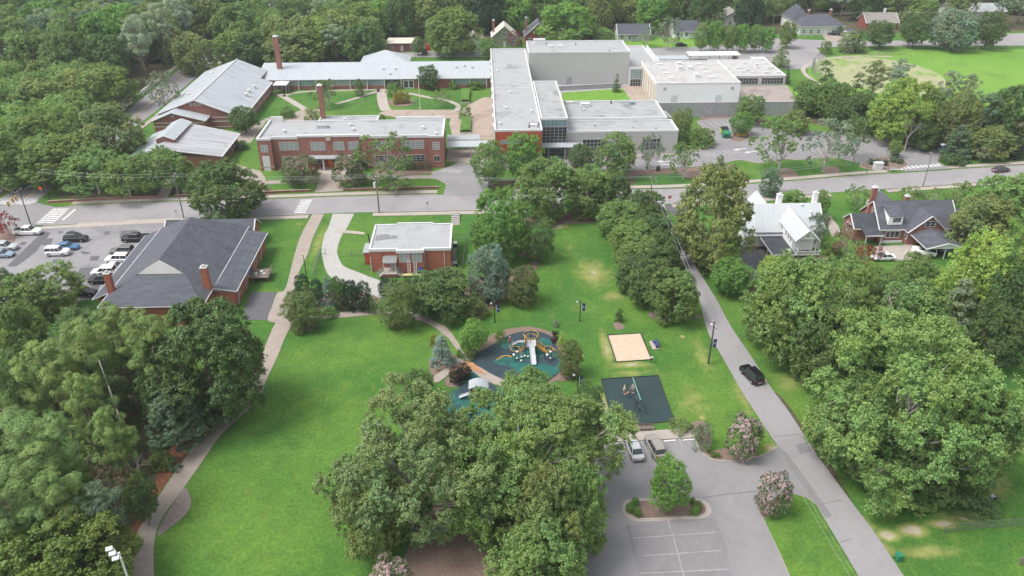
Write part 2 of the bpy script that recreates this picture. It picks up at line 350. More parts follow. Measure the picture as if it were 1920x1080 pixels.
def kerb(name, pts, w_=.18, h=.13, closed=False, m=None):
    return tag(MB().ribbon(pts, w_, 0, h, closed).build(name, m or M['walk']), kind='structure')
# ================================================================== GROUND
g = MB(); g.face([(-1500, -200, 0), (1500, -200, 0), (1500, 2500, 0), (-1500, 2500, 0)]); tag(g.build('ground', M['grass']), kind='structure')
Z1, Z2, Z3, Z4, Z5 = .02, .04, .06, .08, .10
# floors of the woods
sheet('woodland_ground', [(-330, 150), (-115.5, 150), (-115.5, 200), (-114, 560), (-420, 560)], Z1, M['rough'])
sheet('woodland_ground', [(-95, 296), (-95, 560), (420, 560), (420, 345), (235, 345), (120, 342), (84, 340), (60, 345), (-20, 335), (-40, 300)], Z1, M['rough'])
psheet('woodland_ground', [(-60, 600), (60, 610), (300, 720), (420, 745), (455, 735), (432, 770), (376, 815), (322, 885), (278, 955), (246, 1018), (245, 1120), (-90, 1130)], Z1, M['rough'])
psheet('woodland_ground', [(1480, 190), (1500, 175), (1560, 170), (1700, 200), (1800, 215), (2000, 220), (2000, 285), (1800, 290), (1740, 275), (1640, 255), (1490, 225)], Z1, M['rough'])
# street running across
NC = [(100, 389), (200, 384), (345, 379), (500, 375), (705, 368), (905, 364), (1185, 357), (1287, 354), (1470, 342), (1590, 332), (1690, 325), (1785, 319), (1885, 313), (2050, 303)]
SC = [(60, 423.5), (117, 421), (300, 410), (480, 405), (580, 402), (662, 399), (900, 394), (1100, 388), (1230, 384), (1290, 380), (1522, 364), (1635, 356), (1740, 349), (1830, 342), (2050, 324)]
nc = smooth(GS(NC), 5); sc = smooth(GS(SC), 5)
sheet('street', [(-99.5, 170.8)]+nc[1:]+sc[::-1], Z3, M['asph2'])
# side street going back on the left, its crossing and its southern arm
sheet('side_street', [(-114.5, 140), (-114.5, 176), (-113.4, 195), (-111, 243), (-110.6, 300), (-107.5, 345), (-104, 420), (-96, 420), (-99.5, 345), (-101.2, 300), (-101.6, 243), (-105, 190), (-105.2, 174), (-99.4, 170.9), (-99.4, 160.8), (-101.5, 158), (-102.5, 140)], Z2, M['asph'])
sheet('street', [(-160, 159.5), (-114.4, 160.5), (-114.4, 171.5), (-160, 170.5)], Z2, M['asph2'])
tag(MB().ribbon([(-108.6, 176.5), (-108.8, 200), (-106.3, 243), (-105.8, 300), (-103, 345)], .25, Z2, Z3).build('road_marking', M['ypaint']), kind='structure')
# pavements with kerbs
def off(pts, d):
    out = []
    for i, p in enumerate(pts):
        a = pts[max(i-1, 0)]; b = pts[min(i+1, len(pts)-1)]; dx, dy = b[0]-a[0], b[1]-a[1]; l = math.hypot(dx, dy) or 1
        out.append((p[0]-dy/l*d, p[1]+dx/l*d))
    return out
def pavement(name, pts, d0, d1, z=.13, m=None):
    mid = off(pts, (d0+d1)/2); return tag(MB().ribbon(mid, abs(d1-d0), 0, z).build(name, m or M['walk']), kind='structure')
def clip(pts, lo, hi): return [p for p in pts if lo <= p[0] <= hi]
for lo, hi in ((-98, -10.2), (2.5, 104.5), (119, 300)):
    seg = clip(nc, lo, hi)
    if len(seg) > 1: pavement('kerb', seg, 0, .18, .13); pavement('pavement', seg, 1.0, 2.7, .13)
for lo, hi in ((-98, -76), (-60, -39.5), (-30, 38.8), (42.4, 85), (95, 300)):
    seg = clip(sc, lo, hi)
    if len(seg) > 1: pavement('kerb', seg, -.18, 0, .13); pavement('pavement', seg, -2.2, -.6, .125)
tag(MB().ribbon(off(clip(sc, -92, -61), -1.3), 2.3, 0, .09).build('pavement', M['walk']), kind='structure')
tag(MB().ribbon([(-117, 180), (-116, 200), (-113.6, 243), (-113.2, 300)], 1.6, 0, .13).build('pavement', M['walk']), kind='structure')
tag(MB().ribbon([(-102.6, 181), (-102.8, 192), (-99.3, 243), (-98.9, 300), (-97, 330)], 1.5, 0, .13).build('pavement', M['walk']), kind='structure')
# crossings and road markings
def stripes(mb, a, b, n, wd, ln, ang=None):
    for i in range(n):
        t = (i+.5)/n; x = a[0]+(b[0]-a[0])*t; y = a[1]+(b[1]-a[1])*t
        d = math.atan2(b[1]-a[1], b[0]-a[0]) if ang is None else ang
        mb.cbox((x, y, Z3+.006), wd, ln, .012, d)
mk = MB(); stripes(mk, (-114, 174.2), (-105.2, 173.8), 9, .5, 2.6, R(-25)); mk.cbox((-110, 175.9, Z3+.006), 9, .25, .012, R(-2))
tag(mk.build('crossing_marking', M['paint']), kind='structure')
mk = MB(); stripes(mk, (-97.4, 162), (-97.6, 170.2), 8, .55, 3.2, R(90)); mk.cbox((-94.2, 166.6, Z3+.01), .5, 5.8, .012, R(-2)); mk.cbox((-99.2, 166, Z3+.01), .2, 8, .012, 0); mk.cbox((-95.8, 166.3, Z3+.01), .2, 8, .012, 0)
tag(mk.build('crossing_marking', M['paint']), kind='structure')
mk = MB(); stripes(mk, (-42.3, 165.4), (-42.0, 173.3), 7, .6, 2.6, R(90)); tag(mk.build('crossing_marking', M['paint']), kind='structure')
mk = MB(); stripes(mk, (-9.8, 179.2), (.6, 179.6), 9, .62, 1.5, 0); mk.cbox((-4.6, 181.3, Z3+.012), 10, .3, .012, R(1)); tag(mk.build('crossing_marking', M['paint']), kind='structure')
mk = MB(); stripes(mk, (105.2, 187.4), (118.6, 189.6), 11, .7, 1.8, R(8)); tag(mk.build('crossing_marking', M['paint']), kind='structure')
def arrow(mb, c, rz, bend=0, s=1.0):
    co, si = math.cos(rz), math.sin(rz)
    def T(x, y): return (c[0]+(x*co-y*si)*s, c[1]+(x*si+y*co)*s, Z3+.014)
    mb.face([T(-1.4, -.14), (T(.4, -.14)), T(.4, .14), T(-1.4, .14)])
    mb.face([T(.4, -.5), T(1.5, 0), T(.4, .5)])
    if bend: mb.face([T(-1.4, -.14), T(-1.4, .14), T(-1.9, bend*.5+.1), T(-2.1, bend*.9), T(-2.3, bend*.9)])
mk = MB(); arrow(mk, (-6.6, 185.3), R(200), 1, .9); arrow(mk, (-2.2, 185.6), R(-20), -1, .9); tag(mk.build('road_marking', M['paint']), kind='structure')
# school drop-off loop
dl = [(-9.8, 178), (-9, 181), (-11.3, 184), (-13.6, 186.5), (-13.2, 189.5), (-9.5, 192.5), (-6.6, 196.3), (-1.5, 192.6), (1.5, 188.5), (1, 183), (.9, 178)]
sheet('driveway', [(-10, 174)]+dl+[(1.5, 174.4)], Z4, M['asph'])
kerb('kerb', dl[1:7]); kerb('kerb', [(3, 178.4), (1.1, 181), (1.6, 186), (1.6, 190)])
mk = MB()
for i in range(7): mk.cbox((-10.8+i*.75, 190.3-i*.1, Z5), .14, 2.6-abs(i-3)*.3, .012, R(-18))
tag(mk.build('road_marking', M['paint']), kind='structure')
sheet('forecourt', [(-10, 196.8), (-7.5, 196.8), (-6.6, 196.6), (-1.2, 193.3), (2.2, 193), (2.2, 213), (-5, 213), (-5, 206), (-10, 206)], Z2, M['conc'])
# front of the modern building: drive, car park, second car park at the right
dr = GS([(868, 338), (900, 322), (960, 318), (1100, 322), (1190, 319.5), (1317, 311.5), (1352, 307), (1385, 300.5), (1405, 303), (1426, 306), (1470, 299), (1500, 300), (1560, 296), (1600, 303), (1640, 310), (1665, 316), (1700, 322)])
up = GS([(1780, 317), (1757, 300), (1764, 289), (1722, 267), (1648, 256), (1600, 252), (1500, 246), (1445, 243), (1424, 233), (1390, 222), (1312, 226), (1318, 240), (1333, 262), (1316, 283), (1240, 293), (1150, 296), (1060, 303), (960, 305), (900, 309)])
sheet('car_park', smooth(dr, 4)+smooth(up, 4), Z3, M['asph'])
kerb('kerb', smooth(dr[1:-1], 4)); kerb('kerb', smooth(up[1:-1], 4))
psheet('forecourt', [(1000, 293), (1075, 292), (1240, 284), (1275, 283), (1316, 278), (1316, 282), (1240, 292), (1150, 295), (1060, 302), (1000, 303)], Z2, M['walk'])
psheet('mulch_bed', [(1170, 334), (1185, 321), (1290, 315), (1350, 309), (1378, 310), (1370, 316), (1330, 334), (1290, 336), (1270, 326), (1190, 330)], Z4, M['mulch'], 3)
psheet('mulch_bed', [(1312, 224), (1312, 218), (1392, 215), (1440, 225), (1424, 232), (1390, 221)], Z4, M['mulch'])
isl = smooth(GS([(1372, 256), (1378, 249), (1400, 246), (1404, 260), (1385, 266), (1368, 262)]), 4, True)
sheet('mulch_bed', isl, Z5, M['mulch']); kerb('kerb', isl, closed=True)
isl = smooth(GS([(1612, 312), (1640, 297), (1684, 296), (1702, 308), (1690, 316), (1655, 320)]), 4, True)
sheet('mulch_bed', isl, Z5, M['mulch']); kerb('kerb', isl, closed=True)
for px in ([(1452, 330), (1468, 316), (1485, 318), (1496, 330), (1475, 333)], [(1541, 323), (1549, 313), (1565, 313), (1578, 322), (1560, 325)]): psheet('mulch_bed', px, Z2, M['mulch'], 3)
mk = MB()
for i in range(8): a = G(1322+i*12.5, 236-i*1.2); mk.cbox((a[0], a[1], Z4), .13, 4.6, .012, R(18))
for i in range(6): a = G(1655+i*17, 268+i*4); mk.cbox((a[0], a[1], Z4), .13, 4.8, .012, R(-38))
for i in range(7): a = G(1325+i*9, 291-i*1.2); mk.cbox((a[0], a[1], Z4), .12, 3.6, .012, R(25))
a = G(1388, 280); arrow(mk, a, R(200), 0, 1.5); a = G(1408, 285); arrow(mk, a, R(200), 0, 1.5); a = G(1254, 309); arrow(mk, a, R(-10), 0, 1.5); a = G(1246, 303); arrow(mk, a, R(185), 0, 1.5); a = G(1690, 285); arrow(mk, a, R(170), 0, 1.3)
tag(mk.build('road_marking', M['paint']), kind='structure')
# one-way road running to the viewer
CL = [(1229, 381), (1235, 400), (1257, 441), (1276, 486), (1292, 520), (1311, 562), (1320, 600), (1331, 632), (1346, 656), (1362, 684), (1391, 735), (1422, 783), (1451, 827), (1484, 872), (1500, 900), (1529, 943), (1542, 967), (1572, 1017), (1609, 1080), (1660, 1170)]
CR = [(1245, 380), (1252, 403), (1272, 436), (1288, 470), (1306, 502), (1342, 560), (1370, 612), (1408, 668), (1446, 728), (1480, 774), (1525, 843), (1567, 902), (1604, 952), (1640, 1000), (1688, 1071), (1750, 1165)]
band('road', CL, CR, Z4, M['asph2'], 4)
psheet('ditch', [(1452, 735), (1466, 745), (1500, 790), (1530, 830), (1560, 875), (1590, 925), (1602, 955), (1590, 950), (1560, 900), (1520, 842), (1484, 792), (1462, 762)], Z2, M['rough'], 3)
# southern car park
LP = [(1112, 828), (1132, 831), (1303, 822), (1314, 846), (1335, 861), (1360, 865), (1390, 864), (1430, 854), (1458, 838), (1468, 846), (1505, 905), (1530, 946), (1518, 936), (1500, 929), (1478, 925), (1460, 930), (1428, 955), (1433, 977), (1453, 1020), (1480, 1080), (1520, 1180), (1020, 1180), (1060, 1080), (1095, 1000), (1100, 900)]
psheet('car_park', LP, Z3, M['asph'])
kerb('kerb', smooth(GS(LP[2:9]), 4)); kerb('kerb', smooth(GS([(1530, 946), (1518, 936), (1500, 929), (1478, 925), (1460, 930), (1428, 955), (1433, 977), (1453, 1020), (1480, 1080), (1520, 1180)]), 3), .12, .06)
tag(MB().prism(smooth(GS([(1118, 828), (1118, 817), (1180, 812), (1255, 806), (1298, 806), (1303, 814), (1303, 821), (1200, 826), (1134, 830)]), 3, True), 0, .12).build('pavement', M['walk']), kind='structure')
psheet('mulch_bed', [(1120, 816), (1136, 796), (1152, 798), (1222, 795), (1226, 806), (1180, 812)], Z2, M['mulch'])
psheet('mulch_bed', [(1312, 830), (1330, 846), (1356, 842), (1400, 842), (1420, 848), (1405, 860), (1360, 864), (1334, 860), (1316, 846)], Z4, M['mulch'], 3)
psheet('mulch_bed', [(1420, 938), (1440, 935), (1466, 935), (1460, 950), (1446, 960), (1434, 974), (1422, 955)], Z4, M['mulch'], 3)
psheet('mulch_bed', [(1300, 808), (1290, 796), (1320, 790), (1335, 830), (1318, 835)], Z1, M['mulch'], 3)
isl = smooth([(24.0, 77.0), (23.2, 75.6), (23.2, 73.6), (24.2, 72.4), (26, 72.2), (30, 72.4), (33, 72.5), (34.4, 73.4), (34.6, 75.2), (33.8, 76.6), (31, 77), (27, 77.1)], 3, True)
dx, dy = G(1248, 956); mx_ = sum(p[0] for p in isl)/len(isl); my_ = sum(p[1] for p in isl)/len(isl)
ISL = [(dx+(p[0]-mx_)*.98, dy+(p[1]-my_)*.80) for p in isl]
tag(MB().prism(ISL, 0, .09).build('kerb_apron', M['walk']), kind='structure')
inn = [(dx+(p[0]-dx)*.9, dy+(p[1]-dy)*.8) for p in ISL]
tag(MB().ribbon(inn, .2, .05, .16, True).build('kerb', M['walk']), kind='structure'); tag(MB().prism(inn, .05, .12).build('mulch_bed', M['mulch']), kind='structure')
mk = MB()
for a, b in (((1166, 826), (1173, 846)), ((1201, 824), (1208, 843)), ((1236, 822), (1244, 841)), ((1272, 820), (1279, 838)), ((1131, 828), (1136, 846)),
             ((1183, 1010), (1341, 999)), ((1192, 1044), (1352, 1033)), ((1200, 1076), (1366, 1068)), ((1252, 976), (1263, 1010)), ((1263, 1010), (1283, 1084)), ((1126, 874), (1139, 873)), ((1124, 906), (1139, 905))):
    mk.ribbon(GS([a, b]), .085, Z4, Z4+.008)
tag(mk.build('parking_line', M['fpaint']), kind='structure')
mk = MB()
for a, b in (((1318, 934), (1420, 922)), ((1174, 975), (1190, 1045)), ((1485, 880), (1528, 935)), ((1452, 820), (1545, 812)), ((1528, 950), (1580, 938)), ((1575, 1018), (1600, 1010)), ((1352, 1010), (1363, 1040))):
    mk.ribbon(GS([a, ((a[0]+b[0])/2+2, (a[1]+b[1])/2-1.5), b]), .05, Z5, Z5+.01)
tag(mk.build('pavement_crack', M['crack']), kind='structure')
psheet('asphalt_patch', [(1172, 985), (1340, 972), (1352, 1000), (1376, 1090), (1204, 1100), (1190, 1045)], Z4-.012, M['asph4'])
psheet('asphalt_patch', [(1462, 842), (1475, 850), (1560, 968), (1548, 972), (1500, 905)], Z5, M['asph4'])
psheet('asphalt_patch', [(1490, 835), (1512, 830), (1524, 846), (1500, 852)], Z5, M['asph4'])
# main concrete path down the left of the lawn
PL = [(586, 402), (582, 408), (562, 447), (549, 490), (535, 542), (520, 549), (510, 575), (502, 600), (516, 606), (512, 614), (501, 640), (484, 684), (456, 734), (440, 762), (412, 788), (383, 815), (352, 852), (326, 889), (300, 928), (281, 958), (262, 990), (249, 1020), (246, 1050), (248, 1085), (262, 1160)]
PR = [(607, 402), (604, 410), (587, 446), (577, 477), (563, 505), (555, 530), (548, 560), (552, 598), (535, 632), (520, 670), (501, 709), (492, 735), (481, 752), (452, 781), (412, 819), (378, 868), (346, 913), (327, 940), (310, 962), (298, 985), (291, 1007), (288, 1040), (290, 1085), (300, 1160)]
band('path', PL, PR, Z3, M['conc'], 4)
psheet('stone_patio', [(344, 915), (353, 923), (358.5, 941), (354, 957), (344, 970), (325, 985), (299, 1004), (297, 995), (312, 965), (330, 938)], Z2, M['paver'], 4)
psheet('pine_straw_bed', [(452, 738), (430, 765), (376, 818), (322, 890), (278, 960), (246, 1020), (236, 1015), (262, 965), (290, 915), (300, 870), (335, 825), (380, 795), (420, 750)], Z2, M['pine'], 3)
psheet('driveway', [(470, 548), (517, 548), (502, 600), (490, 600), (455, 600), (462, 570)], Z2, M['asph3'])
# path to the playground
band('path', [(552, 597), (600, 591.5), (640, 586), (707, 581), (760, 584), (791, 591), (826, 608), (840, 617), (857, 640), (882, 676), (902, 690), (924, 703), (945, 713), (970, 722)],
     [(555, 603), (600, 599), (640, 596), (710, 590), (755, 592), (780, 600), (813, 613), (830, 627), (841, 635), (857, 657), (876, 686), (898, 706), (934, 724), (960, 734)], Z3, M['conc'], 4)
psheet('path', [(862, 672), (880, 690), (862, 693), (845, 700), (830, 712), (818, 718), (810, 712), (818, 703), (836, 692), (852, 682)], Z4, M['conc'], 3)
psheet('rust_stain', [(868, 680), (882, 678), (900, 692), (910, 702), (884, 694), (862, 695), (840, 702), (850, 690)], Z5, mat('rust_stained_concrete', (.42, .22, .11), .9, .2, 2), 3)
psheet('mulch_bed', [(812, 706), (804, 690), (808, 672), (838, 662), (856, 668), (861, 676), (852, 683), (836, 692), (818, 704)], Z2, M['mulch'], 3)
psheet('mulch_bed', [(834, 714), (846, 702), (862, 696), (884, 696), (862, 722), (840, 726)], Z2, M['mulch'], 3)
PG = [(880, 677), (895, 662), (918, 650), (940, 636), (962, 626), (990, 620.5), (1010, 622), (1034, 632), (1045, 652), (1058, 678), (1048, 700), (1030, 712), (1000, 722), (975, 722), (948, 712), (924, 703), (902, 690)]
psheet('mulch_bed', [(878, 676), (880, 660), (905, 640), (930, 624), (960, 616), (995, 613), (1030, 622), (1050, 640), (1075, 690), (1080, 700), (1050, 712), (1020, 722), (980, 726), (924, 704)], Z2, M['mulch'], 4)
sheet('playground_surface', smooth(GS(PG), 4, True), Z3, M['rubd'])
psheet('playground_surface', [(940, 652), (945, 640), (960, 636), (985, 640), (1005, 650), (1000, 657), (965, 658)], Z4, M['teal'], 4)
psheet('playground_surface', [(926, 676), (960, 668), (985, 660), (1010, 655), (1035, 660), (1050, 675), (1050, 697), (1030, 706), (1005, 714), (975, 704), (962, 690), (935, 684)], Z4, M['teal'], 4)
psheet('playground_surface', [(1005, 640), (1018, 634), (1033, 640), (1036, 652), (1018, 648)], Z4, M['teal'], 4)
psheet('playground_surface', [(884, 697), (898, 708), (934, 726), (960, 740), (990, 760), (960, 790), (900, 800), (840, 780), (818, 765), (830, 745), (858, 728), (866, 712)], Z3, M['teal'], 4)
psheet('playground_surface', [(862, 722), (880, 718), (900, 720), (890, 735), (868, 738)], Z4, M['rubd'], 4)
psheet('mulch_bed', [(800, 960), (850, 935), (890, 975), (930, 1010), (1000, 1020), (1080, 1010), (1060, 1080), (1010, 1180), (700, 1180), (760, 1040)], Z1, M['mulch'], 3)
psheet('path', [(758, 808), (768, 806), (776, 822), (764, 826)], Z2, M['walk'])
psheet('mulch_bed', [(1036, 708), (1055, 690), (1070, 686), (1082, 690), (1080, 708), (1050, 715)], Z2, M['mulch'], 3)
# swing mat and sand pit
sheet('swing_mat', [(17.9, 100.3), (26.9, 100.9), (27.1, 89.8), (18.2, 89.1)], Z2, M['mat'])
tag(MB().ribbon([(17.8, 100.4), (27, 101), (27.2, 89.7), (18.1, 89)], .14, 0, .14, True).build('timber_edging', M['timber']), kind='structure')
sheet('sand', [(20.7, 112.8), (26.3, 113.2), (26.7, 105.5), (21, 105)], Z3, M['sand'])
tag(MB().ribbon([(20.6, 112.9), (26.4, 113.3), (26.8, 105.4), (20.9, 104.9)], .16, 0, .16, True).build('timber_edging', M['timber']), kind='structure')
for px in ([(1150, 608), (1160, 604), (1171, 612), (1168, 617), (1155, 618)], [(560, 612), (585, 612), (587, 620), (565, 624)], [(737, 606), (757, 606), (755, 613), (738, 613)], [(966, 564), (986, 564), (984, 571), (966, 571)]): psheet('mulch_ring', px, Z2, M['mulch'], 3)
psheet('mulch_bed', [(985, 400), (1040, 398), (1130, 400), (1120, 416), (1060, 420), (1000, 425), (980, 412)], Z1, M['mulch'], 3)
psheet('mulch_bed', [(1220, 585), (1306, 590), (1310, 597), (1260, 601), (1225, 598)], Z1, M['mulch'], 3)
psheet('mulch_bed', [(880, 430), (930, 470), (1000, 485), (965, 505), (900, 520), (840, 580), (880, 590), (930, 575), (990, 520), (1010, 495), (990, 470), (930, 440)], Z1, M['mulch'], 3)
psheet('mulch_bed', [(588, 555), (700, 545), (706, 575), (640, 584), (600, 588)], Z1, M['mulch'], 3)
# gravel drive
band('gravel_drive', [(624, 401), (616, 425), (608, 442), (603, 470), (609, 502), (620, 520), (640, 530), (665, 540), (695, 553), (730, 562)], [(664, 401), (652, 425), (641, 442), (632, 470), (640, 494), (652, 503), (670, 510), (690, 518), (712, 526), (740, 540)], Z2, M['gravel'], 4)
psheet('path', [(632, 431), (658, 433), (682, 436), (682, 440), (656, 438), (630, 436)], Z3, M['walk'], 2)
# left car park
LL = [(62, 426), (120, 424), (300, 413), (312, 418), (296, 440), (235, 520), (190, 560), (130, 566), (60, 600), (-40, 610), (-60, 520), (-20, 490), (20, 460), (30, 440)]
psheet('car_park', LL, Z2, M['lotm'])
psheet('mulch_bed', [(-20, 425), (20, 430), (30, 440), (28, 452), (8, 470), (-30, 480)], Z3, M['mulch'], 3)
psheet('mulch_bed', [(30, 600), (40, 575), (90, 562), (110, 575), (85, 590), (50, 602)], Z3, M['mulch'], 3)
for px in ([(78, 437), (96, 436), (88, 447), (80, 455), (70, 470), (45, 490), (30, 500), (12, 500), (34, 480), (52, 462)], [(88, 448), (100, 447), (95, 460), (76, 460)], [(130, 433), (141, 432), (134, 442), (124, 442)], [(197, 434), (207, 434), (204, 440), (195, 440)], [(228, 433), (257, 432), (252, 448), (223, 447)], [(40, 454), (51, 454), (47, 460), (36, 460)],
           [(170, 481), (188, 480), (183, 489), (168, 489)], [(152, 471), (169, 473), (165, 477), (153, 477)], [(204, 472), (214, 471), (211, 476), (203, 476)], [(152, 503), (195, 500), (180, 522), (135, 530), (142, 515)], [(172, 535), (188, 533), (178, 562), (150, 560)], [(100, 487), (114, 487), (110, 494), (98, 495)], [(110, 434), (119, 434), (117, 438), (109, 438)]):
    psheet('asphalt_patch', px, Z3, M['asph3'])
# school grounds
psheet('path', [(590, 361), (648, 358), (628, 330), (602, 330)], Z2, M['conc'])
tag(MB().ribbon(GS([(500, 342), (600, 340), (700, 334), (790, 332), (816, 332)]), 2.0, 0, .05).build('path', M['conc']), kind='structure')
psheet('path', [(480, 345), (500, 343), (489, 322), (475, 318), (430, 305), (390, 300), (385, 306)], Z2, M['conc'], 2)
psheet('mulch_bed', [(700, 335), (810, 325), (808, 313), (700, 318)], Z1, M['mulch'])
psheet('bare_soil', [(110, 372), (200, 372), (290, 368), (340, 365), (350, 352), (130, 356)], Z1, M['rough'], 2)
psheet('path', [(290, 378), (312, 377), (330, 335), (312, 335)], Z2, M['conc'])
psheet('mulch_bed', [(340, 376), (500, 372), (500, 350), (350, 352)], Z1, M['rough'], 2)
psheet('mulch_bed', [(880, 362), (980, 360), (1180, 352), (1170, 330), (990, 335), (895, 342)], Z1, M['rough'], 2)
# courtyard
psheet('courtyard_paving', [(470, 268), (480, 255), (500, 226), (528, 226), (560, 228), (590, 231), (600, 205), (570, 204), (555, 210), (548, 222), (500, 221), (450, 250), (440, 262), (447, 268)], Z1, M['conc'])
psheet('courtyard_paving', [(708, 214), (725, 206), (860, 206), (905, 183), (922, 182), (925, 262), (850, 262), (842, 232), (845, 222), (740, 220)], Z1, M['conc2'])
def pxpath(pts, wd, z=Z2, m=None): return tag(MB().ribbon(smooth(GS(pts), 4), wd, 0, z).build('path', m or M['walk']), kind='structure')
pxpath([(522, 176), (540, 186), (572, 205)], 2.2); pxpath([(530, 181), (560, 173), (620, 170), (700, 168), (710, 168)], 1.6)
pxpath([(716, 165), (716, 182), (720, 200), (725, 207)], 3.2); pxpath([(630, 195), (655, 188), (690, 177), (712, 170)], 1.5)
pxpath([(722, 172), (765, 175), (800, 182), (835, 188), (858, 197), (856, 207)], 1.6)
psheet('mulch_bed', [(726, 190), (740, 186), (768, 186), (778, 191), (765, 199), (740, 199)], Z2, M['mulch'], 3)
tag(MB().box(51.5, 98.5, 232.2, 274, 0, 4.25).build('raised_ground', M['field']), kind='structure')
sheet('terrace_ground', [(77.3, 232.4), (95, 232.4), (98, 250), (77.3, 250)], 4.27, M['slabs'])
# street behind the school, its car park, baseball field
sheet('street', [(-120, 308), (-31, 308.5), (0, 308), (68, 312), (82, 312), (118, 316), (148, 320), (180, 320), (222, 318.5), (330, 312), (330, 320), (226, 328), (180, 329), (146, 330), (120, 336), (108, 326), (68, 320), (0, 316), (-120, 316)], Z3, M['asph2'])
sheet('car_park', [(63, 298), (110, 296), (107, 286), (118, 286), (131, 298), (134, 318), (60, 316)], Z2, M['asph2'])
sheet('driveway', [(-6, 316), (1, 316), (3, 323), (-12, 323), (-16, 321), (-24, 317)], Z4, M['conc'])
sheet('driveway', [(142, 328), (157, 328), (158, 341), (145, 341)], Z4, M['conc'])
sheet('street', [(215, 328), (330, 322), (330, 352), (222, 340)], Z2, M['asph2'])
sheet('ball_field', [(118, 284), (124, 300), (148, 309), (160, 315), (330, 308), (330, 222), (185, 224), (150, 240), (126, 240), (112, 262)], Z1, M['field'])
sheet('infield', smooth([(122, 290), (130, 300), (143, 303), (156, 297), (163, 283), (160, 266), (150, 252), (138, 250), (128, 258), (122, 272)], 4, True), Z2, mat('infield_clay', (.33, .33, .19), 1, .12, .22, kind='patch', col2=(.19, .29, .07)))
tag(MB().ribbon(smooth([(116, 262), (115, 276), (118, 288), (128, 299), (144, 304), (158, 303)], 4), 1.6, 0, .06).build('path', M['walk']), kind='structure')
sheet('lawn', [(84, 321), (120, 337), (134, 342), (100, 344), (70, 336), (50, 330), (55, 321)], Z3, M['field'])
tag(MB().box(21.9, 51.3, 226.2, 272, 0, 3.5).build('raised_ground', M['block']), kind='structure')
sheet('courtyard_lawn', [(22.2, 226.4), (46, 226.4), (44.8, 251), (25, 247)], 3.51, M['field']); sheet('courtyard_paving', [(46.1, 226.4), (51.2, 226.4), (51.2, 254), (44.9, 254)], 3.515, M['conc2'])
# yards of the two houses on the right
psheet('driveway', [(1388, 468), (1436, 466), (1440, 500), (1425, 524), (1410, 528), (1385, 500)], Z2, M['asph3'])
psheet('path', [(1436, 466), (1445, 466), (1466, 497), (1455, 500)], Z3, M['walk'])
psheet('driveway', [(1640, 462), (1693, 460), (1706, 456), (1745, 480), (1730, 492), (1640, 488)], Z2, M['walk'])
psheet('path', [(1548, 404), (1556, 404), (1578, 432), (1560, 445), (1552, 425)], Z2, M['walk'])
psheet('driveway', [(1245, 386), (1290, 384), (1300, 400), (1262, 405)], Z1, M['asph3'])
psheet('mulch_bed', [(1455, 500), (1530, 478), (1560, 490), (1500, 510)], Z1, M['mulch'], 2)
# ================================================================== BUILDING PARTS
def window(par, a0, a1, z0, z1, pl, face='S', nx=2, nz=2, glass='glass', fr='trim', name='window', sill=False, bar=.07):
    """frame bars proud of the wall plus a pane child; face S/N/W/E; a = coordinate along the wall, pl = wall plane"""
    sg = -1 if face in 'SW' else 1
    def bx(mb, p0, p1, q0, q1, d0, d1):
        d0, d1 = pl+sg*d0, pl+sg*d1; d0, d1 = min(d0, d1), max(d0, d1)
        if face in 'SN': mb.box(p0, p1, d0, d1, q0, q1)
        else: mb.box(d0, d1, p0, p1, q0, q1)
    f = MB(); b = bar
    bx(f, a0-b, a1+b, z1, z1+b, 0, .08); bx(f, a0-b, a1+b, z0-b, z0, 0, .10 if sill else .08); bx(f, a0-b, a0, z0, z1, 0, .08); bx(f, a1, a1+b, z0, z1, 0, .08)
    for i in range(1, nx): x = a0+(a1-a0)*i/nx; bx(f, x-b*.5, x+b*.5, z0, z1, 0, .065)
    for i in range(1, nz): z = z0+(z1-z0)*i/nz; bx(f, a0, a1, z-b*.35, z+b*.35, 0, .055)
    o = f.build(name, M[fr], par)
    p = MB(); bx(p, a0, a1, z0, z1, -.02, .03); p.build('pane', M[glass], o); return o
def door(par, a0, a1, z0, z1, pl, face='S', m='trim', name='door'):
    sg = -1 if face in 'SW' else 1
    def bx(mb, p0, p1, q0, q1, d0, d1):
        d0, d1 = pl+sg*d0, pl+sg*d1; d0, d1 = min(d0, d1), max(d0, d1)
        if face in 'SN': mb.box(p0, p1, d0, d1, q0, q1)
        else: mb.box(d0, d1, p0, p1, q0, q1)
    f = MB(); bx(f, a0, a1, z0, z1, -.02, .05); o = f.build(name, M[m], par)
    h = MB(); bx(h, a0+.1, a0+.2, z0+1.0, z0+1.12, .05, .12); h.build('handle', M['blackm'], o); return o
def parapet(par, x0, x1, y0, y1, zr, hp=.5, w_=.35, m='trim'):
    mb = MB(); mb.box(x0-.06, x1+.06, y0-.06, y0+w_, zr, zr+hp); mb.box(x0-.06, x1+.06, y1-w_, y1+.06, zr, zr+hp)
    mb.box(x0-.06, x0+w_, y0+w_, y1-w_, zr, zr+hp); mb.box(x1-w_, x1+.06, y0+w_, y1-w_, zr, zr+hp); return mb.build('parapet', M[m], par)
def flat(par, x0, x1, y0, y1, zr, wall, roof, hp=.5, pm='trim', z0=0):
    MB().box(x0, x1, y0, y1, z0, zr).build('wall', M[wall], par)
    MB().box(x0+.02, x1-.02, y0+.02, y1-.02, zr, zr+.06).build('roof', M[roof], par)
    parapet(par, x0, x1, y0, y1, zr+.005, hp, .3, pm)
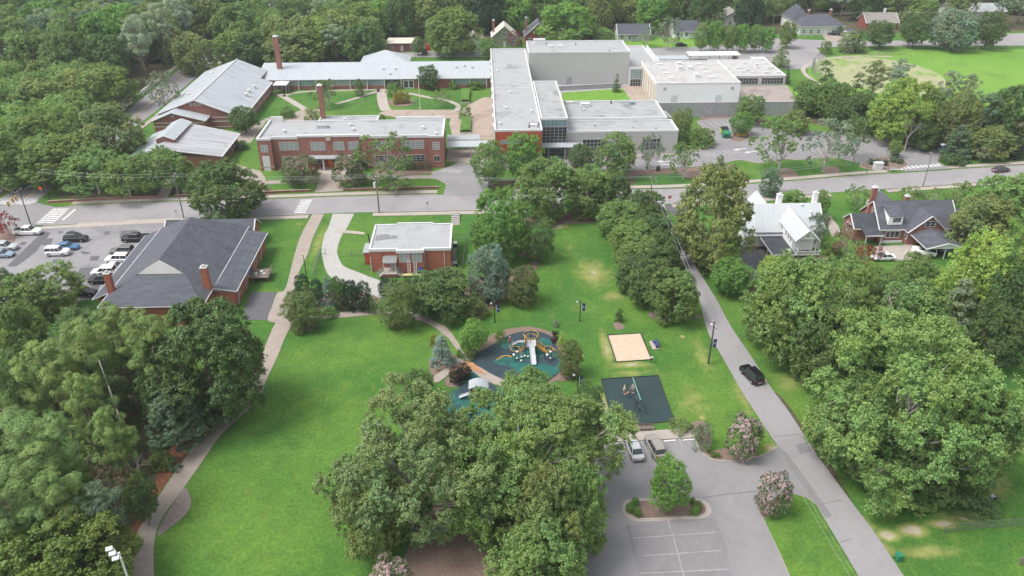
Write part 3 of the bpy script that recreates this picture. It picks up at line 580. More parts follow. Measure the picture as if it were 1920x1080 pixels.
def unit(par, c, dx, dy, dz, m='trim', name='rooftop_unit'):
    mb = MB(); x, y, z = c; mb.box(x-dx/2, x+dx/2, y-dy/2, y+dy/2, z, z+dz*.25); mb.box(x-dx*.44, x+dx*.44, y-dy*.44, y+dy*.44, z+dz*.25, z+dz*.85); mb.box(x-dx*.48, x+dx*.48, y-dy*.48, y+dy*.48, z+dz*.85, z+dz)
    return mb.build(name, M[m], par)
def vent(par, c, r=.3, h=.8, m='trim'):
    mb = MB(); x, y, z = c; mb.tube((x, y, z), (x, y, z+h*.6), r*.7, r*.6, 8); mb.tube((x, y, z+h*.6), (x, y, z+h*.8), r*1.15, r*1.15, 8); mb.tube((x, y, z+h*.8), (x, y, z+h), r*1.15, .05, 8); return mb.build('roof_vent', M[m], par)
def chimney(par, x, y, z0, z1, s=.9, m='brick', cap='trim', s2=None):
    s2 = s2 or s
    o = MB().box(x-s/2, x+s/2, y-s2/2, y+s2/2, z0, z1).build('chimney', M[m], par)
    mb = MB(); mb.box(x-s/2-.08, x+s/2+.08, y-s2/2-.08, y+s2/2+.08, z1, z1+.18); mb.box(x-s*.22, x+s*.22, y-s2*.22, y+s2*.22, z1+.18, z1+.5); mb.build('chimney_cap', M[cap], o); return o
def slab(mb, pts, t=.18):
    """thick roof plane from corner points (upper face), thickness downwards"""
    n = len(pts); P = list(pts)+[(x, y, z-t) for x, y, z in pts]
    F = [tuple(range(n)), tuple(range(2*n-1, n-1, -1))]+[(i, n+i, n+(i+1) % n, (i+1) % n) for i in range(n)]
    return mb.poly(P, F)
def gable(par, x0, x1, y0, y1, ze, zr, axis='x', ov=.4, roof='shing', wall='brick', name='roof', trim=True, rx=None, wz=0, walls=True):
    """gabled body: walls up to the eaves with gable ends, two roof planes with overhang, white barge boards"""
    if axis == 'x':
        rm = (y0+y1)/2 if rx is None else rx; s0 = (zr-ze)/(rm-y0); s1 = (zr-ze)/(y1-rm)
        if walls: MB().poly([(x0, y0, wz), (x1, y0, wz), (x1, y1, wz), (x0, y1, wz), (x0, y0, ze), (x1, y0, ze), (x1, y1, ze), (x0, y1, ze), (x0, rm, zr), (x1, rm, zr)],
              [(0, 1, 5, 4), (2, 3, 7, 6), (1, 2, 6, 9, 5), (3, 0, 4, 8, 7)]).build('wall', M[wall], par)
        mb = MB(); slab(mb, [(x0-ov, y0-ov, ze-ov*s0+.12), (x1+ov, y0-ov, ze-ov*s0+.12), (x1+ov, rm, zr+.12), (x0-ov, rm, zr+.12)]); slab(mb, [(x1+ov, y1+ov, ze-ov*s1+.12), (x0-ov, y1+ov, ze-ov*s1+.12), (x0-ov, rm, zr+.12), (x1+ov, rm, zr+.12)])
        r_ = mb.build(name, M[roof], par)
        if trim:
            t = MB()
            for x in (x0-ov-.02, x1+ov+.02):
                t.tube((x, y0-ov, ze-ov*s0+.02), (x, rm, zr+.02), .14, n=4); t.tube((x, y1+ov, ze-ov*s1+.02), (x, rm, zr+.02), .14, n=4)
            t.tube((x0-ov, y0-ov-.05, ze-ov*s0+.02), (x1+ov, y0-ov-.05, ze-ov*s0+.02), .11, n=4)
            t.build('roof_trim', M['trim'], r_)
    else:
        rm = (x0+x1)/2 if rx is None else rx; s0 = (zr-ze)/(rm-x0); s1 = (zr-ze)/(x1-rm)
        if walls: MB().poly([(x0, y0, wz), (x1, y0, wz), (x1, y1, wz), (x0, y1, wz), (x0, y0, ze), (x1, y0, ze), (x1, y1, ze), (x0, y1, ze), (rm, y0, zr), (rm, y1, zr)],
              [(0, 1, 5, 8, 4), (2, 3, 7, 9, 6), (1, 2, 6, 5), (3, 0, 4, 7)]).build('wall', M[wall], par)
        mb = MB(); slab(mb, [(x0-ov, y1+ov, ze-ov*s0+.12), (x0-ov, y0-ov, ze-ov*s0+.12), (rm, y0-ov, zr+.12), (rm, y1+ov, zr+.12)]); slab(mb, [(x1+ov, y0-ov, ze-ov*s1+.12), (x1+ov, y1+ov, ze-ov*s1+.12), (rm, y1+ov, zr+.12), (rm, y0-ov, zr+.12)])
        r_ = mb.build(name, M[roof], par)
        if trim:
            t = MB()
            for y in (y0-ov-.02, y1+ov+.02):
                t.tube((x0-ov, y, ze-ov*s0+.02), (rm, y, zr+.02), .14, n=4); t.tube((x1+ov, y, ze-ov*s1+.02), (rm, y, zr+.02), .14, n=4)
            for x, s_ in ((x0-ov, s0), (x1+ov, s1)): t.tube((x, y0-ov, ze-ov*s_+.02), (x, y1+ov, ze-ov*s_+.02), .11, n=4)
            t.build('roof_trim', M['trim'], r_)
    return r_
def hip(par, x0, x1, y0, y1, ze, zr, rh=None, ov=.4, roof='shing', wall=None, name='roof', z0=0):
    if wall: MB().box(x0, x1, y0, y1, z0, ze).build('wall', M[wall], par)
    X0, X1, Y0, Y1 = x0-ov, x1+ov, y0-ov, y1+ov
    if X1-X0 > Y1-Y0: d = (Y1-Y0)/2 if rh is None else rh; a = (X0+d, (Y0+Y1)/2, zr); b = (X1-d, (Y0+Y1)/2, zr); F = [((X0, Y0, ze), (X1, Y0, ze), b, a), ((X1, Y1, ze), (X0, Y1, ze), a, b), ((X1, Y0, ze), (X1, Y1, ze), b), ((X0, Y1, ze), (X0, Y0, ze), a)]
    else: d = (X1-X0)/2 if rh is None else rh; a = ((X0+X1)/2, Y0+d, zr); b = ((X0+X1)/2, Y1-d, zr); F = [((X0, Y0, ze), (X1, Y0, ze), a), ((X1, Y0, ze), (X1, Y1, ze), b, a), ((X1, Y1, ze), (X0, Y1, ze), b), ((X0, Y1, ze), (X0, Y0, ze), a, b)]
    mb = MB()
    for f in F: mb.face(f)
    mb.face([(X0, Y0, ze-.15), (X0, Y1, ze-.15), (X1, Y1, ze-.15), (X1, Y0, ze-.15)])
    for p, q in (((X0, Y0), (X1, Y0)), ((X1, Y0), (X1, Y1)), ((X1, Y1), (X0, Y1)), ((X0, Y1), (X0, Y0))): mb.face([(*p, ze-.15), (*q, ze-.15), (*q, ze), (*p, ze)])
    r_ = mb.build(name, M[roof], par)
    t = MB()
    for p, q in (((X0, Y0), (X1, Y0)), ((X1, Y0), (X1, Y1)), ((X1, Y1), (X0, Y1)), ((X0, Y1), (X0, Y0))): t.tube((*p, ze-.1), (*q, ze-.1), .1, n=4)
    t.build('roof_trim', M['trim'], r_); return r_
# ------------------------------------------------------------------ two-storey brick school
b = thing('school_building', 'long two storey red brick school with flat grey roof, facing the street', 'school building', (-33.7, 192, 0))
x0, x1, y0, y1, zr = -57, -10.4, 193.2, 206.6, 8.0
w_ = MB(); w_.box(x0, x1, y0, y1, 0, zr); w_.box(x0-.05, -53.6, 192.0, y0, 0, 8.1); w_.box(-14, x1+.05, 192.6, y0, 0, 8.1); w_.box(-47, -31.6, 192.9, y0, 0, 8.5)
w_.build('wall', M['brick'], b)
MB().box(x0+.3, x1-.3, y0+.3, y1-.3, zr, zr+.08).build('roof', M['memb'], b)
t = MB(); t.box(x0-.12, -53.55, 191.9, 192.35, 8.1, 8.65); t.box(-53.6, -47.05, y0-.1, y0+.3, 7.95, 8.65); t.box(-47.1, -31.5, 192.78, y0+.3, 8.5, 9.0); t.box(-31.5, -14.05, y0-.1, y0+.3, 7.95, 8.65); t.box(-14.1, x1+.12, 192.5, 192.95, 8.1, 8.65)
t.box(x0-.12, x0+.35, 192.35, y1, 7.95, 8.65); t.box(x1-.35, x1+.12, 192.95, y1, 7.95, 8.65); t.box(-23.5, x1-.35, y1-.35, y1+.1, 8, 9.2); t.box(x0+.35, x0+3.6, y1-.35, y1+.1, 8, 9.6); t.box(-53.4, -23.5, y1-.2, y1+.05, 8, 8.35)
t.build('parapet', M['trim'], b)
MB().box(-39.9, -38.7, 192.6, 192.78, 7.6, 8.9).build('crest', mat('carved_stone', (.5, .46, .4)), b)
for a0, a1, n in ((-51.8, -45.9, 5), (-43.9, -40.3, 3), (-38.2, -35.6, 2), (-34.2, -30.6, 3), (-28.2, -22.9, 5), (-21, -15.4, 5)):
    pl = 192.9 if a0 > -45 and a1 < -30 else y0
    if a0 in (-43.9, -34.2): a1 = a1-.1
    if a0 == -34.2: a0, a1 = -34.4, -31.9; n = 3
    window(b, a0, a1, 5.1, 7.1, pl, 'S', n, 4, 'blind')
    if a0 in (-51.8, -28.2, -21): window(b, a0+.1, a1, 1.5, 3.3, pl, 'S', n, 3, 'blind' if a0 < -50 else 'glass')
for a0, a1 in ((-44.2, -41.9), (-34.6, -32.2)): window(b, a0, a1, 1.6, 3.0, 192.9, 'S', 3, 2, 'glass')
window(b, -56.2, -54.6, 5.1, 6.8, 192.0, 'S', 2, 3, 'blind'); window(b, -13.1, -11.4, 5.0, 6.8, 192.6, 'S', 2, 3, 'blind'); window(b, -12.9, -11.5, 1.8, 3.2, 192.6, 'S', 2, 1, 'glass')
d_ = door(b, -56.3, -54.5, 0, 4.0, 192.0, 'S')
t = MB(); t.box(-57.06, -53.6, 191.95, 192.0, .9, 1.05); t.build('stone_band', M['stone'], b)
c = thing('door_canopy', 'low grey flat canopy over the orange entrance of the brick school', 'canopy', (-38.3, 191.5, 0))
MB().box(-45.4, -31.2, 190.3, 192.75, 3.5, 3.75).build('roof', M['memb'], c)
for x in (-45, -40.8, -35.6, -31.6): MB().box(x-.18, x+.18, 190.5, 190.85, .35, 3.5).build('post', M['trim'], c)
MB().box(-40, -36.2, 192.6, 192.88, .4, 3.3).build('door_surround', M['orange'], b)
door(b, -38.9, -37.3, .4, 2.7, 192.55, 'S', 'glass')
t = MB(); [t.box(-42.4, -35, 186.4+i*.5, 193.2, 0, .12*(i+1)) for i in range(4)]; t.build('entrance_steps', M['walk'], b)
for x in (-46.2, -43.6, -34.2):
    MB().box(x, x+.45, 186.5, 190.5, 0, 1.3).build('planter_wall', M['brick'], b)
for x, y in ((-51.3, 198), (-35, 202.5), (-33.8, 198.7), (-15.8, 199.5), (-12.2, 194.6)): vent(b, (x, y, zr+.08), .42, .9)
unit(b, (-42.2, 201.5, zr+.08), 3, 1.7, .8, 'metd', 'roof_hatch')
b = thing('boiler_house', 'single storey rear block of the brick school with grey roof and tall square brick chimney', 'building', (-37.6, 213, 0))
flat(b, -46, -29.6, 206.75, 219.4, 5.2, 'brick', 'memb', .35)
for x, y in ((-38.8, 216), (-36, 210.5)): vent(b, (x, y, 5.3), .45, .8)
chimney(b, -45.2, 218.4, 4, 14.5, 1.25)
# ------------------------------------------------------------------ long classroom wing with seam roof
b = thing('classroom_wing', 'long low classroom wing with a white standing seam roof and a row of windows', 'classroom wing', (-34, 272, 0))
gable(b, -75, 2.3, 266, 284, 3.5, 5.6, 'x', .7, 'metx', 'brick', rx=279.2)
for i in range(12):
    a0 = -67.2+i*5.72
    if -17.5 < a0 < -14.5 or -31 < a0 < -26.5: continue
    window(b, a0, a0+5.2, 1.3, 3.05, 266, 'S', 6, 2, 'glassb' if i % 3 else 'blind')
window(b, -33, -28, 1.1, 3.0, 266, 'S', 5, 3, 'glass')
o = door(b, -27, -23.3, 0, 2.7, 266, 'S', 'trim'); window(b, -26.6, -25.3, .4, 2.5, 265.95, 'S', 1, 2, 'glass'); window(b, -24.9, -23.6, .4, 2.5, 265.95, 'S', 1, 2, 'glass')
t = MB(); [t.box(-67.6+i*5.72, -67.4+i*5.72, 265.25, 265.9, 0, 3.3) for i in range(13)]; t.build('eave_posts', M['trim'], b)
chimney(b, -69.5, 274.5, 4, 15.6, 1.5)
for x, y in ((-34, 272.5), (-30, 272.6), (-31.5, 268.5), (-9.2, 273.5), (-6.5, 274.6), (-3.8, 273.4)): vent(b, (x, y, 3.6+(y-266)*.16), .4, .9)
b = thing('pavilion_wing', 'square block behind the classroom wing with a pyramid metal roof', 'building', (-34.8, 289, 0))
hip(b, -43, -26.6, 284.3, 293.2, 4.2, 7.5, 8.2, .5, 'metx', 'brick')
c = thing('door_canopy', 'small flat white canopy on posts between the gym and the classroom wing', 'canopy', (-67, 263, 0))
MB().box(-69.2, -64.6, 260.4, 265.2, 2.9, 3.1).build('roof', M['trim'], c)
for x in (-68.8, -65): [MB().tube((x, y, 0), (x, y, 2.9), .09, n=6).build('post', M['trim'], c) for y in (260.8, 264)]
# ------------------------------------------------------------------ left gym and lower hall
b = thing('gymnasium', 'large brick gym with a wide pale metal gable roof by the side street', 'gymnasium', (-82, 246, 0))
X0, X1, YF, YB, ze, zrg = -93.8, -73.6, 226, 272, 4.7, 8.6
MB().poly([(X0, YF, 0), (X1, YF, 0), (X1, YB, 0), (X0, YB, 0), (X0, YF, ze), (X1, YF, ze), (X1, YB, ze), (X0, YB, ze), (-82.8, YF, zrg), (-82.8, YB, zrg)], [(0, 1, 5, 8, 4), (2, 3, 7, 9, 6), (1, 2, 6, 5), (3, 0, 4, 7)]).build('wall', M['brick'], b)
MB().box(X1, -70.2, 230, 262.5, 0, 3.35).build('aisle_wall', M['brick'], b)
t = MB(); slab(t, [(X0-.6, YB+.5, ze-.1), (X0-.6, YF-.6, ze-.1), (-82.8, YF-.6, zrg+.15), (-82.8, YB+.5, zrg+.15)]); slab(t, [(X1+.3, YF-.6, ze+.1), (X1+.3, YB+.5, ze+.1), (-82.8, YB+.5, zrg+.15), (-82.8, YF-.6, zrg+.15)])
slab(t, [(-69.6, 229.6, 3.45), (-69.6, 262.8, 3.45), (X1+.3, 262.8, 4.78), (X1+.3, 229.6, 4.78)]); r_ = t.build('roof', M['mety'], b)
t = MB(); t.tube((X0-.6, YF-.65, ze-.1), (-82.8, YF-.65, zrg+.1), .2, n=4); t.tube((X1+.3, YF-.65, ze+.1), (-82.8, YF-.65, zrg+.1), .2, n=4); t.tube((-82.8, YF-.6, zrg+.2), (-82.8, YB+.5, zrg+.2), .18, n=4); t.tube((-69.6, 229.55, 3.4), (-69.6, 262.8, 3.4), .2, n=4); t.tube((-69.6, 229.5, 3.4), (X1+.3, 229.5, 4.75), .18, n=4); t.build('roof_trim', M['trim'], r_)
t = MB(); t.box(-79, X1+.03, YF-.04, YF, 3.3, 3.55); t.box(-79, X1+.03, YF-.04, YF, 2.1, 2.35); t.box(X1-6, X1+.03, YF-.04, YF, .5, .7)
for z in (1.0, 2.2, 3.0): t.box(-70.2, -70.16, 232, 262, z, z+.14)
for y in (234, 240, 246, 252, 258, 262): t.box(-70.2, -70.14, y-.1, y+.1, 0, 3.3)
t.build('stone_band', M['trim'], b)
for x in (-84, -82.8, -81.6): window(b, x-.35, x+.35, 7.0, 7.7, YF, 'S', 1, 1, 'blind')
gable(b, -94, -79.6, 221.6, 225.9, 4.0, 6.3, 'y', .5, 'metx', 'brick', 'porch_roof', rx=-88.3)
t = MB(); t.box(-94, -79.6, 221.56, 221.6, 3.2, 3.4); t.box(-94, -79.6, 221.56, 221.6, 2.1, 2.3); t.build('stone_band', M['trim'], b)
window(b, -88.7, -87.9, 4.9, 5.5, 221.6, 'S', 1, 1, 'blind')
for x, y in ((-88.5, 238), (-88.5, 262), (-73, 247), (-72.6, 252), (-72.9, 243)): vent(b, (x, y, zrg-abs(x+82.8)*.38-.1), .5, 1.0)
b = thing('school_hall', 'lower brick hall in front of the gym with stained metal roof and raised monitor', 'school hall', (-79, 203, 0))
MB().box(-90, -67.8, 194.6, 211, 0, 3.3).build('wall', M['brick'], b)
t = MB(); slab(t, [(-90.8, 211.5, 3.3), (-90.8, 194, 3.3), (-82.8, 194, 5.4), (-82.8, 214, 5.9)]); t.build('roof', M['metx'], b)
t = MB(); slab(t, [(-67, 194, 3.3), (-67, 211.5, 3.3), (-82.8, 214, 5.9), (-82.8, 194, 5.4)]); r_ = t.build('roof', M['metd'], b)
t = MB(); t.tube((-67, 194, 3.25), (-67, 211.5, 3.25), .18, n=4); t.tube((-67, 211.5, 3.3), (-82.8, 214, 5.9), .14, n=4); t.tube((-90.8, 211.5, 3.3), (-82.8, 214, 5.9), .14, n=4); t.build('roof_trim', M['trim'], r_)
gable(b, -85, -80.4, 199.5, 213, 6.2, 7.1, 'y', .3, 'metx', 'brick', 'ridge_monitor', wz=4.8)
for y in (196.5, 199.5, 202.5, 205.5, 208.5): window(b, y-.9, y+.9, 1.0, 2.6, -67.8, 'E', 2, 1, 'glass')
# ------------------------------------------------------------------ modern wing group
b = thing('modern_school_wing', 'long flat roofed grey wing with a red panel front beside the glass lobby', 'school wing', (8.7, 233, 0))
flat(b, 2.7, 14.6, 190.7, 276.4, 10.1, 'stone', 'memb', .45)
MB().box(2.75, 14.55, 190.55, 190.68, 4.4, 10.05).build('cladding', M['redpanel'], b)
window(b, 4.2, 10.6, 6.9, 7.9, 190.55, 'S', 8, 1, 'blind', bar=.05)
t = MB(); [t.box(3, 14.3, y-.1, y+.1, 10.16, 10.4) for y in (228.5, 249)]; t.build('roof_seam', M['trim'], b)
for x, y in ((4.4, 247), (7.7, 224), (6.0, 209), (12.8, 206), (4.2, 196)): vent(b, (x, y, 10.16), .35, .8)
unit(b, (12.6, 193.6, 10.16), 2, 1.3, .9); t = MB(); t.box(11.3, 14.2, 194.8, 195, 10.1, 11); t.box(11.2, 11.4, 193, 195, 10.1, 11); t.build('rooftop_screen', M['memb'], b)
t = MB(); [t.box(2.3, 2.66, 195+i*8.2, 198+i*8.2, 8.2, 10.0) for i in range(9)]; t.build('wall_louvres', M['trim'], b)
b = thing('glass_lobby', 'tall glazed lobby tower between the red panel wing and the low grey wing', 'lobby', (18.4, 215, 0))
flat(b, 14.95, 21.9, 199.6, 235.2, 10.1, 'stone', 'memd', .45)
window(b, 15.2, 21.65, 8.3, 10.0, 199.55, 'S', 6, 1, 'glassb', 'stone', 'clerestory_window'); window(b, 15.2, 21.65, 3.9, 8.15, 199.55, 'S', 6, 5, 'glass', 'stone', 'curtain_wall'); window(b, 15.4, 21.4, .15, 3.0, 199.55, 'S', 8, 3, 'glass', 'stone', 'entrance_doors')
MB().box(21.95, 22.06, 201, 214, 6.8, 9.9).build('side_glazing', M['blind'], b)
b = thing('low_grey_wing', 'low pale grey wing with flat roof and dark windows, right of the glass lobby', 'school wing', (36.5, 206, 0))
flat(b, 22.1, 51.6, 200.6, 209.6, 6.1, 'stone', 'memb', .5)
for a0, a1 in ((26.2, 32.2), (36.6, 38.2), (42.2, 47.0)): window(b, a0, a1, 1.2, 4.3, 200.6, 'S', int((a1-a0)/.9), 3, 'glass', 'trim')
for x, y in ((30, 206), (40, 204), (46, 203)): vent(b, (x, y, 6.2), .25, .4, 'memb')
b = thing('middle_grey_wing', 'flat roofed wing with dark stained roof behind the low grey wing', 'school wing', (36.5, 217, 0))
flat(b, 22.15, 50.4, 209.8, 225.8, 6.7, 'stone', 'memd', .5)
unit(b, (29.2, 222, 6.8), 2.8, 1.6, .9); unit(b, (43, 223.5, 6.8), 1.5, 1.2, .6, 'glassb', 'skylight'); vent(b, (28.3, 217.5, 6.8)); vent(b, (37, 224, 6.8), .3, .8, 'blackm'); unit(b, (25, 224.8, 6.8), 2.2, .9, .5)
b = thing('auditorium_block', 'tallest windowless pale grey auditorium block with flat roof', 'auditorium', (31, 264, 0))
flat(b, 14.75, 47.4, 256.2, 271.8, 13.6, 'stone', 'memb', .5)
unit(b, (19, 269.6, 13.7), 4.2, 1.6, 1.5); [unit(b, (22.5+i*3, 264+j*1.6, 13.7), 1.6, .7, .5) for i in range(2) for j in range(2)]; [vent(b, (x, y, 13.7), .2, .5, 'blackm') for x, y in ((31, 267), (41, 258))]
door(b, 27.2, 28.9, 3.5, 6.0, 256.2, 'S', 'block')
b = thing('stage_annex', 'flat roofed annex with sloping side parapet right of the auditorium block', 'building', (53, 275, 0))
flat(b, 47.5, 58.4, 262.5, 290.8, 7.4, 'stone', 'memb', .5)
MB().box(58.5, 58.95, 263, 286, 7.0, 9.0).build('side_parapet', M['trim'], b)
b = thing('courtyard_entrance', 'small glazed entrance tower with white mullions in the corner of the auditorium lawn', 'entrance', (49.8, 252.5, 0))
MB().box(47.4, 51.3, 253.4, 256.1, 3.5, 9.0).build('wall', M['stone'], b); MB().box(47.4, 51.3, 253.4, 256.1, 9.0, 9.2).build('roof', M['memb'], b)
window(b, 47.6, 51.1, 6.0, 8.9, 253.4, 'S', 5, 4, 'glassb', 'trim', 'curtain_wall'); window(b, 47.7, 51, 3.6, 5.8, 253.4, 'S', 4, 2, 'glass', 'trim', 'entrance_doors')
b = thing('white_gym', 'boxy gym with bright white front wall, beige side and weathered gravel roof', 'gymnasium', (64, 245, 4.2))
flat(b, 51.6, 77.0, 232.3, 258.6, 9.95, 'gymw', 'gymroof', .35, z0=4.2)
MB().box(51.45, 51.58, 232.4, 258.5, 0, 9.85).build('side_cladding', M['beige'], b); t = MB(); [t.box(51.15, 51.42, 234+i*4.0, 234.9+i*4.0, 0, 9.75) for i in range(6)]; t.build('pilaster', M['beige'], b)
for x, y, dx in [(57, 254.6-5.4*i, 2) for i in range(4)]+[(69.8, 254.6-5.4*i, 2.2) for i in range(4)]: unit(b, (x, y, 10), dx, .9, .4, 'trim', 'skylight')
for x, y in ((63, 253.6), (62.2, 248.4), (65.4, 248.5), (65.4, 239.4)): unit(b, (x, y, 10), 1.7, 1.7, 1.1)
for x in (53.8, 74.2): door(b, x, x+.9, 8.0, 9.0, 232.3, 'S', 'stone', 'louvre')
for x in (56.4, 69.8): door(b, x, x+1.9, 4.4, 6.6, 232.3, 'S', 'trim')
b = thing('workshop_building', 'low flat roofed workshop with dark folding windows right of the white gym', 'building', (88, 260, 4.2))
flat(b, 77.3, 97.4, 250.4, 271.5, 7.1, 'stone', 'gymroof', .3, z0=4.2)
window(b, 81.6, 88.4, 4.7, 6.6, 250.4, 'S', 7, 2, 'glass', 'trim'); window(b, 89.6, 96.6, 4.7, 6.6, 250.4, 'S', 7, 2, 'glass', 'trim')
rnd = random.Random(4)
for i in range(5):
    for j in range(3): unit(b, (80.5+i*3.7+rnd.uniform(-.8, .8), 254.8+j*5.6+rnd.uniform(-1, 1), 7.16), 1.6, .8, .45, 'trim', 'skylight')
for x, y in ((86.5, 257), (91.5, 263)): unit(b, (x, y, 7.16), 1.3, 1.3, .9)
b = thing('shed', 'small pale metal shed behind the workshop building', 'shed', (102, 292, 0)); MB().box(99.5, 104.6, 290, 294, 0, 2.4).build('wall', M['gmetal'], b); MB().box(99.3, 104.8, 289.8, 294.2, 2.4, 2.6).build('roof', M['trim'], b)
def walkway(name, label, x0, x1, y0, y1, z, n, m='metx', px=None):
    c = thing(name, label, 'canopy', ((x0+x1)/2, y0, 0)); MB().poly([(x0, y0, z), (x1, y0, z), (x1, y1, z+.25), (x0, y1, z+.25), (x0, y0, z+.18), (x1, y0, z+.18), (x1, y1, z+.43), (x0, y1, z+.43)], [(0, 3, 2, 1), (4, 5, 6, 7), (0, 1, 5, 4), (1, 2, 6, 5), (2, 3, 7, 6), (3, 0, 4, 7)]).build('roof', M[m], c)
    for i in range(n):
        x = x0+.6+(x1-x0-1.2)*i/(n-1); MB().box(x-.12, x+.12, y0+.35, y0+.6, 0, z).build('post', M['gmetal'], c)
    return c
walkway('covered_walkway', 'longer covered walkway roof on posts behind the white gym', 77, 96.5, 295.5, 301, 2.7, 6, 'trim')
walkway('covered_walkway', 'shorter covered walkway roof on posts behind the white gym', 63.2, 75.6, 290.8, 295.6, 2.6, 4, 'metx')
walkway('covered_walkway', 'ribbed metal walkway canopy between the brick school and the modern wing', -9.8, 2.6, 199, 203, 3.1, 3, 'metx')
walkway('covered_walkway', 'flat grey canopy tucked behind the ribbed walkway beside the brick school', -10, -1.2, 205, 208.5, 2.9, 3, 'memb')
walkway('entrance_canopy', 'ribbed metal canopy in front of the glass lobby doors', 3.4, 26, 196.6, 199.3, 3.5, 6, 'metx')
for nm, lab, pts, h, m in (('retaining_wall', 'long grey block retaining wall below the white gym', [(50.8, 231.9), (77.4, 232)], 4.35, 'block'), ('retaining_wall', 'lower grey retaining wall holding the stained terrace right of the white gym', [(77.5, 232), (98.6, 232)], 4.35, 'block'),
                           ('garden_wall', 'dark block wall at the back of the auditorium lawn', [(23.5, 249.2), (44.6, 252.2)], 4.9, 'block'), ('garden_wall', 'white wall beside the wood at the side street', [(-114.9, 232), (-112.6, 250), (-112.4, 274)], 1.3, 'trim'),
                           ('garden_wall', 'low red brick wall along the pavement left of the school entrance', [(-102, 173.4), (-88, 174.8), (-76.5, 175.4)], .5, 'brick'), ('garden_wall', 'short low brick wall between the walk and the big tree', [(-73.6, 176), (-66, 176.4)], .5, 'brick'),
                           ('garden_wall', 'low brick wall left of the school entrance walk', [(-54, 177.2), (-42, 178)], .5, 'brick'), ('garden_wall', 'low brick wall right of the school entrance walk', [(-34.2, 178.2), (-11.2, 178.8)], .5, 'brick'), ('garden_wall', 'slanting grey wall at the left end of the car park shrubs', [(54.5, 231), (55.5, 222)], 2.2, 'block')):
    t = thing(nm, lab, 'wall', (pts[0][0], pts[0][1], 0)); MB().ribbon(pts, .3, 0, h).build('wall', M[m], t); MB().ribbon(pts, .4, h, h+.1).build('coping', M['stone' if m == 'block' else m], t)
# planting tubs as long hedge boxes come with the shrubs
# ------------------------------------------------------------------ church hall with charcoal roof
b = thing('church_hall', 'large brick hall with charcoal hip roof and white gablet beside the left car park', 'hall', (-58, 135, 0))
MB().box(-66.2, -49.4, 118.6, 148.6, 0, 4.5).build('wall', M['bricko'], b); MB().box(-69.6, -66.2, 124, 148, 0, 2.9).build('aisle_wall', M['bricko'], b); MB().box(-49.4, -45.7, 124.3, 147.6, 0, 3.5).build('annex_wall', M['bricko'], b)
t = MB(); zc = 9.5; xr = -57.9
slab(t, [(-66.8, 149.4, 4.45), (-66.8, 118, 4.45), (-62.2, 124.6, 7.1), (xr, 125.8, zc), (xr, 143.6, zc)]); slab(t, [(-48.9, 118, 4.45), (-48.9, 149.4, 4.45), (xr, 143.6, zc), (xr, 125.8, zc), (-53.5, 124.6, 7.1)])
slab(t, [(-66.8, 118, 4.45), (-48.9, 118, 4.45), (-53.5, 124.6, 7.1), (-62.2, 124.6, 7.1)]); slab(t, [(-48.9, 149.4, 4.45), (-66.8, 149.4, 4.45), (xr, 143.6, zc)])
slab(t, [(-66.8, 149, 4.4), (-70.2, 149, 3.0), (-70.2, 123.2, 3.0), (-66.8, 123.2, 4.4)]); slab(t, [(-48.9, 124, 4.5), (-44.9, 124, 3.7), (-44.9, 148, 3.7), (-48.9, 148, 4.5)]); r_ = t.build('roof', M['shing'], b)
MB().poly([(-62.2, 124.7, 7.15), (-53.5, 124.7, 7.15), (xr, 125.7, zc-.05)], [(0, 1, 2)]).build('gablet', M['stone'], r_)
t = MB(); t.tube((-66.85, 118, 4.4), (-66.85, 149.4, 4.4), .07, n=4); t.tube((-48.85, 118, 4.4), (-48.85, 149.4, 4.55), .07, n=4); t.tube((-66.8, 117.95, 4.35), (-48.9, 117.95, 4.35), .07, n=4); t.tube((-70.25, 123.2, 2.95), (-70.25, 149, 2.95), .06, n=4); t.tube((-44.85, 124, 3.65), (-44.85, 148, 3.65), .07, n=4); t.tube((-48.9, 123.95, 4.45), (-44.9, 123.95, 3.65), .07, n=4); t.tube((-70.2, 123.15, 2.95), (-66.8, 123.15, 4.35), .06, n=4)
for y in (126, 131.5, 137.5, 143): t.tube((-45.6, y, 0), (-45.0, y, 3.6), .08, n=4)
t.build('roof_trim', M['trim'], r_)
gable(b, -66, -48.4, 148.8, 154.2, 3.2, 5.2, 'x', .4, 'shing', 'bricko', 'north_roof')
MB().poly([(-49.2, 124.1, 3.9), (-45.7, 124.15, 3.5), (-49.2, 124.1, 4.3)], [(0, 1, 2)]).build('annex_gable', M['trim'], b)
chimney(b, -66.0, 122.6, 3.5, 8.6, 1.0, 'bricko', 'stone'); chimney(b, -49.6, 123.6, 0, 8.9, 1.1, 'bricko', 'stone')
for y in (128, 134.5, 140.5): window(b, y-.6, y+.6, 1.2, 2.7, -45.7, 'E', 2, 2, 'glass')
door(b, 135.2, 136.2, .9, 3.0, -45.7, 'E', 'blue')
b = thing('deck', 'raised weathered wooden deck with bins against the brick side of the charcoal roofed hall', 'deck', (-43.5, 135.5, 0))
MB().box(-45.4, -41.8, 133.6, 137.2, 1.0, 1.15).build('platform', M['wood'], b)
for x in (-44.9, -42.2): [MB().box(x-.1, x+.1, y-.1, y+.1, 0, 1.0).build('post', M['bricko'], b) for y in (134, 136.8)]
t = MB(); t.box(-41.9, -41.8, 133.6, 137.2, 1.9, 2.0); t.box(-41.9, -41.8, 133.6, 137.2, 1.5, 1.56); [t.box(-41.9, -41.8, 133.6+i*.7, 133.7+i*.7, 1.15, 1.95) for i in range(6)]; t.build('railing', M['wood'], b)
